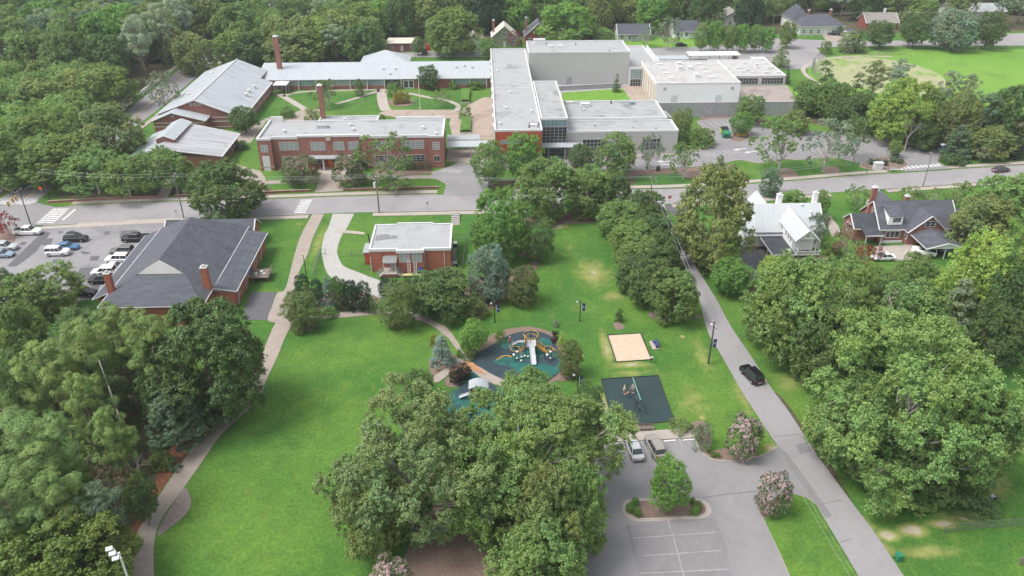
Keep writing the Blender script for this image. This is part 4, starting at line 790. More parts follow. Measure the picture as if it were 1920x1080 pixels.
for x, y, s_ in ((-44.3, 134.6, .5), (-43.4, 135.2, .6), (-42.8, 134.5, .45)):
    o = MB().cbox((x, y, 1.15+s_/2), s_, s_*.8, s_, .4).build('box', M['trim'], None, org=(x, y, 1.15)); tag(o, {.5: 'white bag of rubbish at the wall end of the wooden deck', .6: 'largest white bundle in the middle of the wooden deck', .45: 'small pale bundle at the outer edge of the wooden deck'}[s_], 'rubbish')
# ------------------------------------------------------------------ small brick office in the park
b = thing('brick_office', 'small orange brick building with flat light grey roof, between the gravel drive and the lawn', 'building', (-14.8, 142.5, 0))
x0, x1, y0, y1, zr = -22.7, -6.95, 137.3, 148.4, 4.7
t = MB(); t.box(x0, x1, y0, y1, 0, zr); t.box(-17.3, -12.2, 136.6, y0, 0, zr-.25); t.box(-18.2, -11, y1, y1+.6, 0, zr); t.build('wall', M['bricko'], b)
MB().box(x0+.1, x1-.1, y0+.1, y1-.1, zr, zr+.07).box(-18.15, -11.05, y1-.1, y1+.5, zr, zr+.065).build('roof', M['memb'], b)
MB().face([(-22, 141.2, zr+.075), (-17.8, 142.2, zr+.075), (-17.6, 143.6, zr+.075), (-19.4, 143.8, zr+.075), (-19.6, 144.3, zr+.075), (-22.1, 144, zr+.075)]).build('roof_patch', mat('dark_roof_stain', (.2, .2, .21), .8, .2, 1, kind='patch', col2=(.3, .3, .3)), b)
MB().face([(-16, 145.6, zr+.075), (-13, 145.2, zr+.075), (-12.5, 147.9, zr+.075), (-14.2, 147.8, zr+.075), (-14.4, 146.6, zr+.075)]).build('roof_patch', M['memd'], b)
t = MB(); t.box(x0-.12, -17.4, y0-.15, y0+.3, zr-.25, zr+.3); t.box(-17.45, -12.05, 136.4, 136.95, zr-.3, zr+.3); t.box(-17.45, -17.1, 136.95, y0+.3, zr-.3, zr+.3); t.box(-12.4, -12.05, 136.95, y0+.3, zr-.3, zr+.3); t.box(-12.05, x1+.12, y0-.15, y0+.3, zr-.25, zr+.3)
t.box(x0-.12, x0+.25, y0+.3, y1, zr, zr+.3); t.box(x1-.25, x1+.12, y0+.3, y1, zr, zr+.3); t.box(x0-.12, -18.2, y1-.2, y1+.12, zr, zr+.3); t.box(-18.3, -10.9, y1+.45, y1+.75, zr, zr+.3); t.box(-11, x1+.12, y1-.2, y1+.12, zr, zr+.3)
t.build('parapet', M['trim'], b)
window(b, -16.9, -15.0, 2.4, 4.2, 136.6, 'S', 2, 5, 'blind'); window(b, -14.4, -12.6, 2.4, 4.2, 136.6, 'S', 2, 5, 'blind')
t = MB(); t.tube((-22.6, 137.2, 0), (-22.6, 137.2, 3.2), .08, n=6); t.tube((-8.2, 137.2, 0), (-8.2, 137.2, 4.2), .06, n=6); t.tube((-12.0, 136.9, 0), (-12, 136.9, 4.2), .06, n=6); t.build('downpipe', M['trim'], b)
MB().box(-20.4, -20.2, 137.2, 137.3, 2.9, 4.3).build('wall_stain', M['brickd'], b)
o = MB().box(-24.3, -22.75, 140.2, 144, 0, 2.7).build('lean_to', M['bricko'], b); MB().box(-24.5, -22.75, 140, 144.2, 2.7, 2.85).build('lean_to_roof', M['gmetal'], b); MB().box(-24, -23.2, 140.12, 140.19, .4, 2.1).build('lean_to_door', M['redpanel'], b)
MB().tube((-23.1, 142, 2.8), (-23.4, 142, 6.0), .13, n=8).build('flue', M['blackm'], b)
p = thing('porch', 'small roofed back porch with railed stairs on the brick office', 'porch', (-18.6, 135.5, 0))
MB().box(-20, -17.5, 134.6, 137.2, 0, .8).build('base', M['brickd'], p); MB().box(-20.1, -17.4, 134.5, 137.2, .8, .9).build('floor', M['walk'], p)
t = MB(); slab(t, [(-20.1, 135.1, 3.0), (-17.4, 135.1, 3.0), (-17.4, 137.28, 3.5), (-20.1, 137.28, 3.5)], .12); t.build('roof', mat('mossy_shingles', (.22, .23, .23), .9, .25, 2), p)
for x in (-19.9, -17.6): MB().box(x-.06, x+.06, 135.2, 135.32, .9, 2.95).build('post', M['trim'], p)
for sx in (-1, 1):
    xa = -18.75+sx*1.25
    t = MB(); [t.box(min(xa, xa+sx*.9*(i+1)/3), max(xa, xa+sx*.9*(i+1)/3), 134.7, 135.8, 0, .75-.25*i) for i in range(3)]; t.build('steps', M['walk'], p)
    t = MB()
    for y in (134.65, 135.85):
        t.tube((xa, y, 1.8), (xa+sx*1.3, y, 1.0), .04, n=4); t.tube((xa, y, 1.4), (xa+sx*1.3, y, .6), .03, n=4)
        for k in range(4): t.tube((xa+sx*.43*k, y, 1.8-.27*k), (xa+sx*.43*k, y, max(.9-.27*k, 0)), .03, n=4)
    t.build('railing', M['gmetal'], p)
door(p, -18.9, -17.9, .9, 2.9, 137.25, 'S', 'gmetal')
for x, lab in ((-15.1, 'left white ladder leaning up to the windows of the brick office'), (-13.9, 'right white ladder leaning against the brick below the office windows')):
    z1 = 2.9 if x < -15 else 2.3; t = MB()
    for s_ in (-.25, .25): t.tube((x+s_, 135.4, 0), (x+s_, 136.5, z1), .045, n=4)
    for k in range(1, 10): f = k/10; t.tube((x-.25, 135.4+1.1*f, z1*f), (x+.25, 135.4+1.1*f, z1*f), .035, n=4)
    tag(t.build('ladder', M['trim'], None, org=(x, 135.4, 0)), lab, 'ladder')
tag(MB().box(-16.6, -11.6, 134.6, 135.3, .35, .5).box(-16.4, -16.2, 134.6, 135.3, 0, .35).box(-12, -11.8, 134.6, 135.3, 0, .35).build('workbench', M['newwood'], None, org=(-14, 134.9, 0)), 'fresh yellow lumber bench in front of the brick office', 'workbench')
t = thing('barrel', 'blue plastic barrel against the brick office beside the ladders', 'barrel', (-12.9, 135.9, 0)); MB().tube((-12.9, 135.9, 0), (-12.9, 135.9, 1.3), .42, .42, 12).build('body', M['blue'], t); MB().tube((-12.9, 135.9, 1.3), (-12.9, 135.9, 1.36), .36, .36, 12).build('lid', M['navy'], t)
for x, y, lab in ((-6.2, 141.6, 'upper air conditioner on the right wall of the brick office'), (-6.2, 138.6, 'lower air conditioner on the ground right of the brick office')):
    t = thing('air_conditioner', lab, 'air conditioner', (x, y, 0)); z = 2.9 if y > 140 else 0
    MB().box(x-.65, x+.35, y-.5, y+.5, z, z+1.1).build('case', M['gmetal'], t); MB().box(x-.4, x+.42, y-.54, y-.5, z+.15, z+.95).build('grille', M['blackm'], t)
    if z: MB().box(x-.7, x+.2, y-.3, y+.3, 0, z-.02).build('duct', M['gmetal'], t)
# ------------------------------------------------------------------ white house and brick house
b = thing('white_house', 'white two storey house with pale metal roofs, wing gable and railed deck', 'house', (60, 146, 0))
gable(b, 55.6, 69.4, 144.2, 153.4, 4.2, 8.0, 'x', .3, 'metw', 'white', rx=149.0)
gable(b, 60.9, 65.2, 136.7, 148.9, 5.8, 7.75, 'y', .3, 'metw', 'white', 'wing_roof', walls=False)
MB().box(60.9, 65.2, 138.4, 144.15, 0, 5.85).build('wall', M['white'], b); MB().poly([(60.9, 136.75, 5.8), (65.2, 136.75, 5.8), (63.05, 136.75, 7.75), (60.9, 136.9, 5.8), (65.2, 136.9, 5.8), (63.05, 136.9, 7.75)], [(0, 1, 2), (5, 4, 3), (0, 3, 4, 1)]).build('gable_board', M['white'], b)
gable(b, 56.2, 61.6, 150.5, 156.5, 4.6, 7.6, 'y', .3, 'metw', 'white', 'back_roof')
t = MB(); slab(t, [(53, 143.6, 3.3), (60.8, 143.6, 3.3), (60.8, 148.8, 5.9), (53, 148.8, 5.9)]); t.build('lean_to_roof', M['metw'], b)
MB().box(53.4, 55.6, 144.2, 148.8, .2, 3.5).build('wall', M['white'], b); MB().box(53.35, 61, 144.12, 144.2, 0, .6).build('base_course', M['brickd'], b)
for y in (139.4, 140.8, 142.2): window(b, y-.22, y+.22, 4.2, 5.2, 60.9, 'W', 1, 2, 'glass', bar=.04)
window(b, 61.9, 64.4, .9, 2.6, 138.4, 'S', 3, 2, 'glass')
MB().tube((63.05, 136.74, 6.5), (63.05, 136.66, 6.5), .28, n=14).build('round_vent', M['gmetal'], b)
chimney(b, 61.7, 150.8, 6, 9.2, 1.0, 'white'); chimney(b, 69.2, 150.6, 6, 9.6, .9, 'white'); chimney(b, 67.1, 146.2, 4, 7.2, .45, 'white'); vent(b, (65.8, 148.6, 7.6), .35, .5)
for z in (3.0,):
    d_ = thing('deck', 'railed white deck under the gable end of the white house', 'deck', (64.4, 137.6, 0)); MB().box(61.4, 66, 136.2, 138.3, 2.4, 2.55).build('platform', M['wood'], d_)
    t = MB(); t.box(61.4, 66, 136.15, 136.25, 3.35, 3.45); t.box(61.4, 66, 136.15, 136.25, 2.6, 2.68); t.box(65.9, 66, 136.2, 138.3, 3.35, 3.45); t.box(61.4, 61.5, 136.2, 138.3, 3.35, 3.45); [t.box(61.4+i*.3, 61.46+i*.3, 136.16, 136.24, 2.55, 3.4) for i in range(15)]; [t.box(x-.06, x+.06, 136.8, 136.92, 2.5, 5.8) for x in (61.6, 65.1)]; t.build('railing', M['trim'], d_)
    for x in (61.6, 63.7, 65.8): MB().box(x-.08, x+.08, 136.25, 136.4, 0, 2.4).build('post', M['wood'], d_)
c = thing('carport', 'flat charcoal roofed carport on white posts attached to the white house', 'carport', (59, 140.5, 0))
MB().box(56.4, 61.0, 135.9, 144, 2.85, 2.95).build('roof', M['shing2'], c); MB().ribbon([(56.35, 135.85), (61.05, 135.85), (61.05, 144), (56.35, 144)], .12, 2.7, 2.98, True).build('fascia', M['trim'], c)
for x, y in ((56.7, 136.2), (60.8, 136.2), (56.7, 139.6)): MB().box(x-.07, x+.07, y-.07, y+.07, 0, 2.8).build('post', M['trim'], c)
MB().tube((60.2, 137.4, 2.95), (60.2, 137.4, 3.3), .3, n=10).build('roof_vent', M['trim'], c)
b = thing('brick_house', 'red brick house with charcoal roof, white dormer and two chimneys near the right edge', 'house', (89, 149, 0))
gable(b, 82.5, 98.8, 146.2, 155.6, 3.3, 7.3, 'x', .35, 'shing', 'brick', rx=151)
gable(b, 87.9, 95.9, 144.9, 150.6, 3.1, 6.6, 'y', .3, 'shing', 'brick', 'cross_gable_roof')
gable(b, 77.6, 82.4, 147.3, 152.6, 3.0, 5.0, 'x', .3, 'shing2', 'brick', 'west_wing_roof')
gable(b, 84.6, 88.6, 151.5, 157.5, 4.4, 7.0, 'y', .3, 'shing', 'brick', 'north_gable_roof')
gable(b, 98.9, 101.6, 147, 154.6, 2.9, 5.4, 'x', .3, 'shing', 'brick', 'east_wing_roof')
d_ = MB().poly([(84, 146.6, 3.9), (87, 146.6, 3.9), (87, 150.4, 3.9), (84, 150.4, 3.9), (84, 146.6, 5.9), (87, 146.6, 5.9), (87, 150.4, 6.7), (84, 150.4, 6.7)], [(0, 1, 5, 4), (1, 2, 6, 5), (2, 3, 7, 6), (3, 0, 4, 7)]).build('dormer', M['white'], b)
t = MB(); slab(t, [(83.8, 146.3, 6.0), (87.2, 146.3, 6.0), (87.2, 151, 7.0), (83.8, 151, 7.0)], .12); t.build('dormer_roof', M['shing'], d_)
window(b, 84.9, 86.5, 4.5, 5.5, 146.6, 'S', 4, 2, 'glass', bar=.05); window(b, 83.9, 86.7, 1.2, 2.5, 146.2, 'S', 3, 1, 'glass', bar=.12); window(b, 91.0, 93.0, 4.2, 5.3, 144.9, 'S', 2, 2, 'glass', bar=.1); window(b, 145.1, 145.9, 1.2, 2.7, 87.9, 'W', 1, 2, 'glass', bar=.1)
window(b, 149.4, 150.9, 4.6, 6.0, 82.5, 'W', 2, 2, 'glass', bar=.1); window(b, 149.2, 151, 1.1, 2.7, 77.6, 'W', 2, 1, 'glass', bar=.12)
chimney(b, 82.6, 152.5, 4, 9.8, 1.1, 'brick', 'trim', .8); chimney(b, 89.4, 151.4, 5.5, 8.2, .8, 'brick', 'trim')
t = MB(); slab(t, [(78.6, 144.2, 2.6), (82.5, 144.2, 2.6), (82.5, 147.2, 3.5), (78.6, 147.2, 3.5)], .14); t.build('porch_roof', M['shing2'], b)
t = MB(); [t.box(x-.08, x+.08, 144.4, 144.56, 0, 2.6) for x in (79, 82.2)]; t.box(78.6, 82.5, 144.1, 144.2, 2.4, 2.62); t.build('porch_posts', M['trim'], b)
MB().box(83.2, 87.6, 145.8, 146.15, 0, .45).build('planter', M['trim'], b)
c = thing('carport', 'charcoal gabled carport with white gable board in front of the brick house', 'carport', (92.6, 141, 0))
gable(c, 88.6, 96.6, 138.2, 144.7, 2.5, 3.6, 'y', .2, 'shing', 'trim', walls=False)
MB().poly([(88.6, 138.1, 2.45), (96.6, 138.1, 2.45), (92.6, 138.1, 3.55)], [(0, 1, 2)]).build('gable_board', M['trim'], c)
for x in (88.8, 92.6, 96.4): MB().box(x-.08, x+.08, 138.3, 138.46, 0, 2.5).build('post', M['trim'], c)
# ------------------------------------------------------------------ houses behind the school
def house(name, label, px, py, wd, dp, ze, zr, roof, wall, axis='x', chim=None, dormer=False, shape='gable', win=True, rz=0, porch=False):
    x, y = G(px, py); b = thing(name, label, 'house', (x, y+dp/2, 0)); x0, x1 = x-wd/2, x+wd/2; y0, y1 = y, y+dp
    if shape == 'gable': gable(b, x0, x1, y0, y1, ze, zr, axis, .4, roof, wall)
    else: hip(b, x0, x1, y0, y1, ze, zr, None, .4, roof, wall)
    if win:
        n = max(2, int(wd/3)); mid = n//2
        for i in range(n):
            a = x0+wd*(i+.5)/n
            if i == mid: door(b, a-.5, a+.5, 0, 2.1, y0, 'S', 'trim')
            else: window(b, a-.5, a+.5, .9, 2.3, y0, 'S', 2, 2, 'glass', bar=.1)
        if axis == 'y' and shape == 'gable': window(b, x-.6, x+.6, ze+.4, ze+1.7, y0, 'S', 2, 1, 'glass', bar=.12)
    if chim: [chimney(b, x+cx, y+dp/2+cy_, ze, zr+1.1, .8, cm) for cx, cy_, cm in chim]
    if porch: MB().box(x-1.6, x+1.6, y0-1.5, y0-.05, 2.4, 2.6).build('porch_roof', M[roof], b); [MB().box(x+s_*1.4-.08, x+s_*1.4+.08, y0-1.4, y0-1.25, 0, 2.4).build('porch_post', M['trim'], b) for s_ in (-1, 1)]
    return b
M['sage'] = mat('sage_siding', (.24, .26, .18), .8, .05, 1); M['pgrey'] = mat('pale_grey_siding', (.50, .52, .50), .8, .05, 1); M['mint'] = mat('pale_green_siding', (.50, .56, .48), .8, .05, 1); M['rbr'] = mat('dark_red_brick', (.26, .07, .06), .9, .1, 1); M['cream'] = mat('cream_roof', (.60, .56, .48), .8, .08, 1)
b = house('bungalow', 'dark bungalow with flat weathered white roof seen between trees behind the classroom wing', 754, 96, 11.5, 9, 3.2, 3.5, 'cream', 'brickd', shape='hip', win=True); MB().box(-22.6, -20.6, 318.2, 318.5, .2, 2.6).build('shutter', M['red'], b)
house('cottage', 'small pale cottage with grey gable seen over the roof of the classroom wing', 889, 88, 6.5, 7, 2.8, 5.0, 'shg', 'pgrey', 'y')
house('house', 'sage green gabled house with cream roof behind the left end of the auditorium', 946, 88, 10, 9, 4.0, 8.2, 'cream', 'sage', 'y', [(-4.3, 1, 'brick')])
house('house', 'dark red brick gabled house with white dormers right behind the auditorium', 1010, 83, 11, 9, 3.6, 8.3, 'shing', 'rbr', 'y', [(-4.9, 1, 'brick'), (5.0, 1, 'brick')])
house('bungalow', 'brown hip roofed bungalow behind the middle of the auditorium', 1088, 79, 17, 10, 3.0, 5.6, 'shg', 'rbr', shape='hip', chim=[(-2, -2, 'brick')])
house('cottage', 'pale cottage with blue grey roof at the right of the auditorium roof', 1188, 77, 13, 9, 3.0, 6.0, 'shing', 'pgrey', chim=None, porch=True)
house('cottage', 'white cottage with dark roof, dormer and porch behind the street trees', 1294, 72, 14, 9, 3.0, 6.4, 'shing', 'white', 'x', porch=True)
house('house', 'pale blue house with grey roof high up between the trees', 1375, 50, 14, 10, 3.2, 6.6, 'shg', 'pgrey', 'y')
b = house('house', 'large pale green house with dark hip roof, two chimneys and white porches at the top', 1540, 66, 19, 12, 3.8, 7.6, 'shing', 'mint', shape='hip', chim=[(-4, 2, 'brick'), (6, 3, 'brick')])
x, y = G(1500, 58); hip(b, x-4, x+4, y, y+14, 4.4, 9.5, None, .4, 'shing', 'white', 'west_roof')
house('house', 'brick house with light grey gable roof right of the large pale green house', 1652, 56, 14, 9, 3.2, 6.4, 'shg', 'rbr', 'x', [(3, 2, 'trim')])
b = thing('outbuilding', 'grey roofed building in the trees at the top left', 'building', (-100, 392, 0)); gable(b, -101, -93, 380, 398, 4, 6.2, 'y', .4, 'memb', 'pgrey')
b = thing('outbuilding', 'pale roofed building half hidden in the trees at the top right', 'building', (228, 372, 0)); gable(b, 215, 240, 368, 380, 4, 6.5, 'x', .4, 'memb', 'pgrey')
b = thing('outbuilding', 'small white gabled building in the trees at the right edge of the street', 'building', (110, 146, 0)); gable(b, 104.5, 110.5, 145.5, 151, 3, 4.8, 'y', .3, 'metx', 'white')
# ================================================================== TREES
def rdir(rs, n, up=0.0):
    v = rs.normal(size=(n, 3)); v[:, 2] += up; return v/np.linalg.norm(v, axis=1, keepdims=True)
def leaves_mesh(name, cen, nor, size, tint, rs, m, asp=.62):
    n = len(cen); t = rs.normal(size=(n, 3)); t -= nor*np.sum(t*nor, 1, keepdims=True); t /= np.linalg.norm(t, axis=1, keepdims=True); b = np.cross(nor, t)
    s = size.reshape(-1, 1); co = np.empty((n, 4, 3))
    co[:, 0] = cen-t*s; co[:, 1] = cen-b*s*asp+t*s*.1; co[:, 2] = cen+t*s-nor*s*.25; co[:, 3] = cen+b*s*asp+t*s*.1
    me = bpy.data.meshes.new(name); me.vertices.add(4*n); me.vertices.foreach_set('co', co.ravel().astype('f'))
    me.loops.add(4*n); me.loops.foreach_set('vertex_index', np.arange(4*n, dtype='i')); me.polygons.add(n); me.polygons.foreach_set('loop_start', np.arange(0, 4*n, 4, dtype='i'))
    me.polygons.foreach_set('loop_total', np.full(n, 4, 'i')); a = me.attributes.new('tint', 'FLOAT_COLOR', 'FACE'); c = np.ones((n, 4), 'f'); c[:, :3] = tint; a.data.foreach_set('color', c.ravel())
    me.materials.append(m); me.update(); me.validate(); return me
def crown(seed, rad, h, zb, prof, nb, ncl, nlf, leaf, rb=(.24, .36), rc=(.3, .45), flat_=.8, shell=(.62, .86), inner=.12, contrast=.16, up=.5, puff=False, asp=.62, gap=0.0, rag=.09, tight=False):
    """crown from boughs (big lobes) > clumps > single leaf-sized faces; returns arrays and bough centres for the limbs"""
    rs = np.random.RandomState(seed); B = []; tries = 0
    while len(B) < nb and tries < 4000:
        tries += 1; t = rs.rand(); a = rs.rand()*2*math.pi; r_ = prof(t)*rad*(1+rag*(math.sin(a*3+seed)+.7*math.sin(a*5+seed*2.3+t*3)))
        k = rs.uniform(*shell) if rs.rand() > inner else rs.uniform(.1, .5); br = rs.uniform(*rb)*rad
        z = zb+(h-zb)*t; z = min(z, h-br*.75); p = np.array([math.cos(a)*r_*k, math.sin(a)*r_*k, z])
        if rs.rand() < gap: continue
        if all(np.linalg.norm((p-q[0])*np.array([1, 1, 1.1])) > .62*(br+q[1])*.9 for q in B): B.append((p, br))
    cen = []; nor = []; tn = []; mid = np.array([0, 0, zb+(h-zb)*.42])
    for p, br in B:
        out = p-mid; out = out/(np.linalg.norm(out)+1e-6); hue = rs.uniform(-.09, .09); bv = 1+rs.uniform(-contrast, contrast)
        d = rdir(rs, ncl, .45)+out*.55; d /= np.linalg.norm(d, axis=1, keepdims=True)
        cc = p+d*br*(rs.uniform(.55, 1.22, (ncl, 1)) if not (puff or tight) else rs.uniform(.72, 1.05, (ncl, 1)))*np.array([1, 1, flat_]); cr = br*rs.uniform(rc[0], rc[1], ncl)
        for c, r_, dd in zip(cc, cr, d):
            dl = rdir(rs, nlf, .35); dl = dl+dd*.35; dl /= np.linalg.norm(dl, axis=1, keepdims=True)
            q = c+dl*r_*(rs.uniform(.9, 1.05, (nlf, 1)) if puff else rs.uniform(.2, 1.15, (nlf, 1)))*np.array([1, 1, .75 if puff else .6])+(0 if puff else dd*r_*rs.uniform(-.2, .7, (nlf, 1)))
            nn = dl*(.8 if puff else .3)+dd*.3+np.array([0, 0, up])+rs.normal(size=(nlf, 3))*(.25 if puff else .5); nn /= np.linalg.norm(nn, axis=1, keepdims=True)
            v = bv*(1+rs.uniform(-contrast, contrast)); hh = hue+rs.uniform(-.05, .05); lv = v*rs.uniform(.85, 1.15, (nlf, 1))
            cen.append(q); nor.append(nn); tn.append(np.concatenate([lv*(1+hh), lv, lv*(1-hh)], 1))
    return rs, np.concatenate(cen), np.concatenate(nor), np.concatenate(tn), B
def limbs(mb, rs, B, h, r0, zb, frac=.55, n=10, twigs=0, wig=.06):
    top = Vector((rs.uniform(-.02, .02)*h, rs.uniform(-.02, .02)*h, h*frac)); pts = [Vector((0, 0, -.1)), Vector((rs.uniform(-.01, .01)*h, rs.uniform(-.01, .01)*h, h*frac*.5)), top]
    mb.tube(pts[0], pts[1], r0, r0*.72, 8); mb.tube(pts[1], pts[2], r0*.72, r0*.4, 8); mb.tube(top, Vector((top.x, top.y, h*.86)), r0*.4, r0*.08, 6); mb.tube((0, 0, -.1), (0, 0, r0*1.2), r0*1.5, r0*1.0, 8)
    idx = list(range(len(B))); rs.shuffle(idx)
    for i in idx[:n]:
        p, br = B[i]; p = Vector(p); a = max(min((p.z-.25*h)/h, frac)*.8, min(zb/h*.8, .3)); s_ = pts[1].lerp(top, max(0, min(1, (a*h-pts[1].z)/max(.1, top.z-pts[1].z)))) if a*h > pts[1].z else pts[0].lerp(pts[1], a*h/pts[1].z)
        m_ = s_.lerp(p, .5)+Vector((rs.uniform(-wig, wig)*h, rs.uniform(-wig, wig)*h, -.03*h)); mb.tube(s_, m_, r0*.38, r0*.24, 5, False); mb.tube(m_, p, r0*.24, r0*.07, 5, False)
        for _ in range(twigs):
            d = Vector(rs.normal(size=3)); d.z = abs(d.z)*.6+.1; d.normalize(); mb.tube(m_.lerp(p, rs.uniform(.5, 1)), p+d*br*1.05, r0*.08, r0*.02, 4, False)
PROF = {
 'round': lambda t: math.sqrt(max(0, 1-(2*t-.9)**2/1.25)), 'broad': lambda t: (1-t**3.2)**.6*(.72+.35*min(1, t*3)), 'cone': lambda t: max(.05, (1-t)**.85), 'col': lambda t: .95*math.sqrt(max(0, 1-(2*t-.85)**2/1.4)),
 'dome': lambda t: math.sqrt(max(0, 1-t*t)), 'vase': lambda t: (.45+.65*t)*(1-t**6)**.5, 'pine': lambda t: math.sqrt(max(0, 1-(2*t-.95)**2/1.15))*(.8+.2*math.sin(t*19))}
T = {}
def template(kind, seed, rad, h, zb, prof, nb, ncl, nlf, leaf, bark='bark', r0=.3, nl=9, frac=.5, twigs=0, flowers=0, trunk=True, mat_=None, lsz=(.7, 1.25), **kw):
    leaf *= .62; pf = kw.get('puff'); nlf = int(nlf*(1.75 if pf else 1.25)); ncl = int(ncl*(1.2 if pf else 1.8))
    if not pf: a_, b_ = kw.get('rc', (.3, .45)); kw['rc'] = (a_*.72, b_*.8)
    rs, c, n, t, B = crown(seed, rad, h, zb, PROF[prof], nb, ncl, nlf, leaf, **kw)
    me = leaves_mesh(kind+'_crown', c, n, leaf*rs.uniform(lsz[0], lsz[1], len(c)), t, rs, LEAF, kw.get('asp', .62)); tm = None; bm_ = None
    if trunk: mb = MB(); limbs(mb, rs, B, h, r0, zb, frac, nl, twigs); tm = mb.mesh(kind+'_trunk', [M[bark]], (0, 0, 0)); tm.shade_smooth()
    if flowers:
        k = []
        for p, br in B:
            out = Vector(p)-Vector((0, 0, h*.45)); out.normalize()
            for _ in range(flowers):
                d = Vector(rs.normal(size=3)); d = (d.normalized()+out*.7+Vector((0, 0, .45))).normalized(); k.append(np.array(p)+np.array(d)*br*1.08)
        k = np.array(k); m_ = 10; q = np.repeat(k, m_, 0)+rs.normal(size=(len(k)*m_, 3))*rad*.035; nn = q-np.array([0, 0, h*.4]); nn += rs.normal(size=nn.shape)*rad*.4; nn /= np.linalg.norm(nn, axis=1, keepdims=True)
        v = np.repeat(rs.uniform(.8, 1.2, (len(k), 1)), m_, 0)*np.ones((1, 3)); bm_ = leaves_mesh('blossom', q, nn, np.full(len(q), rad*.035), v, rs, BLOS)
    T.setdefault(kind, []).append((me, tm, bm_, rad, h))
for s_ in (1, 2, 3): template('oak', s_, 7, 12, 1.6, 'broad', 46, 17, 26, .27, r0=.42, nl=16, frac=.5, twigs=2, rb=(.19, .3), contrast=.13, inner=.25)
for s_ in (4, 5): template('bigoak', s_, 9, 14, 2.2, 'broad', 84, 22, 30, .19, r0=.55, nl=24, frac=.45, twigs=3, rb=(.11, .19), contrast=.12, bark='barkp', asp=.7, rag=.16, shell=(.6, 1.02), inner=.2)
for s_ in (6, 7): template('maple', s_, 4.5, 9.5, 2.1, 'round', 34, 17, 24, .19, r0=.2, nl=8, frac=.6, rb=(.26, .38), contrast=.10, shell=(.55, .8), inner=.2)
for s_ in (31, 32): template('dense', s_, 5.5, 9, .9, 'round', 52, 18, 24, .2, r0=.3, nl=9, frac=.5, rb=(.2, .3), contrast=.10, shell=(.62, .86), inner=.22, rag=.03, tight=True)
template('hornbeam', 8, 3.2, 6.2, .7, 'round', 26, 22, 24, .12, r0=.16, nl=7, rb=(.3, .42), rc=(.32, .44), contrast=.07, shell=(.5, .66), up=.3, tight=True, rag=0); template('hornbeam', 9, 3.2, 6.4, .8, 'round', 24, 22, 24, .12, r0=.16, nl=7, rb=(.3, .42), rc=(.32, .44), contrast=.07, shell=(.5, .68), up=.3, tight=True, rag=0)
for s_ in (10, 11, 12): template('pine', s_, 4.6, 16, 7.5, 'pine', 46, 12, 30, .17, bark='bark', r0=.26, nl=16, frac=.8, twigs=1, rb=(.15, .23), rc=(.36, .52), flat_=.6, contrast=.13, puff=True, up=.65, asp=.35, shell=(.45, 1.0), inner=.25)
for s_ in (13, 14): template('spruce', s_, 2.6, 6.5, .3, 'cone', 44, 9, 22, .15, bark='barkr', r0=.14, nl=4, frac=.75, rb=(.16, .27), rc=(.4, .55), flat_=.5, contrast=.15, asp=.4, shell=(.6, 1.0), up=.5)
for s_ in (15, 16): template('cedar', s_, 1.9, 6, .25, 'cone' if s_ == 15 else 'col', 40, 16, 22, .11, bark='barkr', r0=.14, nl=4, frac=.7, rb=(.36, .48), rc=(.3, .42), contrast=.08, asp=.45, shell=(.35, .6), flat_=1.15, tight=True, rag=0)
for s_ in (17, 18): template('open', s_, 5.2, 9.5, 2.2, 'broad', 26, 9, 22, .21, bark='barkp', r0=.24, nl=22, frac=.45, twigs=4, rb=(.15, .25), rc=(.28, .42), contrast=.16, gap=.2, shell=(.55, 1.0))
for s_ in (19, 20): template('elm', s_, 7.5, 8.5, 3.2, 'dome', 38, 14, 24, .23, bark='barkp', r0=.32, nl=16, frac=.4, twigs=3, rb=(.17, .26), flat_=.55, contrast=.13)
template('crape', 21, 2.9, 5.2, 1.0, 'round', 22, 16, 20, .13, bark='barkp', r0=.12, nl=8, rb=(.24, .34), flowers=16, contrast=.12)
for s_ in (22, 23): template('shrub', s_, 1.5, 2.0, .1, 'dome', 16, 14, 18, .085, bark='barkr', r0=.07, nl=5, rb=(.28, .4), contrast=.12, shell=(.45, .7))
template('ball', 24, 1.0, 1.4, .05, 'round', 20, 16, 22, .05, bark='barkr', r0=.05, nl=3, rb=(.34, .44), rc=(.35, .45), contrast=.06, shell=(.45, .55), up=.2, tight=True, rag=0)
for s_ in (26, 27): template('grassy', s_, 1.6, 1.5, .0, 'dome', 22, 14, 18, .10, bark='barkr', r0=.04, nl=2, rb=(.2, .34), contrast=.12, asp=.2, shell=(.3, .9))
def bare_mesh(seed, h, spread, r0=.2):
    rs = np.random.RandomState(seed); mb = MB()
    def grow(p, d, l, r_, lev):
        q = p+d*l; mb.tube(p, q, r_, r_*.65, 4 if lev > 1 else 6, False)
        if lev >= 5: return
        for k in range(3 if lev < 4 else 2):
            nd_ = (d+Vector(rs.normal(size=3))*spread+Vector((0, 0, .12))).normalized(); grow(p.lerp(q, rs.uniform(.55, 1)), nd_, l*rs.uniform(.55, .8), r_*.55, lev+1)
    grow(Vector((0, 0, 0)), Vector((0, 0, 1)), h*.3, r0, 0); return mb.mesh('bare_trunk', [M['barkp']], (0, 0, 0))
BARE = [bare_mesh(3, 10, .55), bare_mesh(8, 10, .6)]
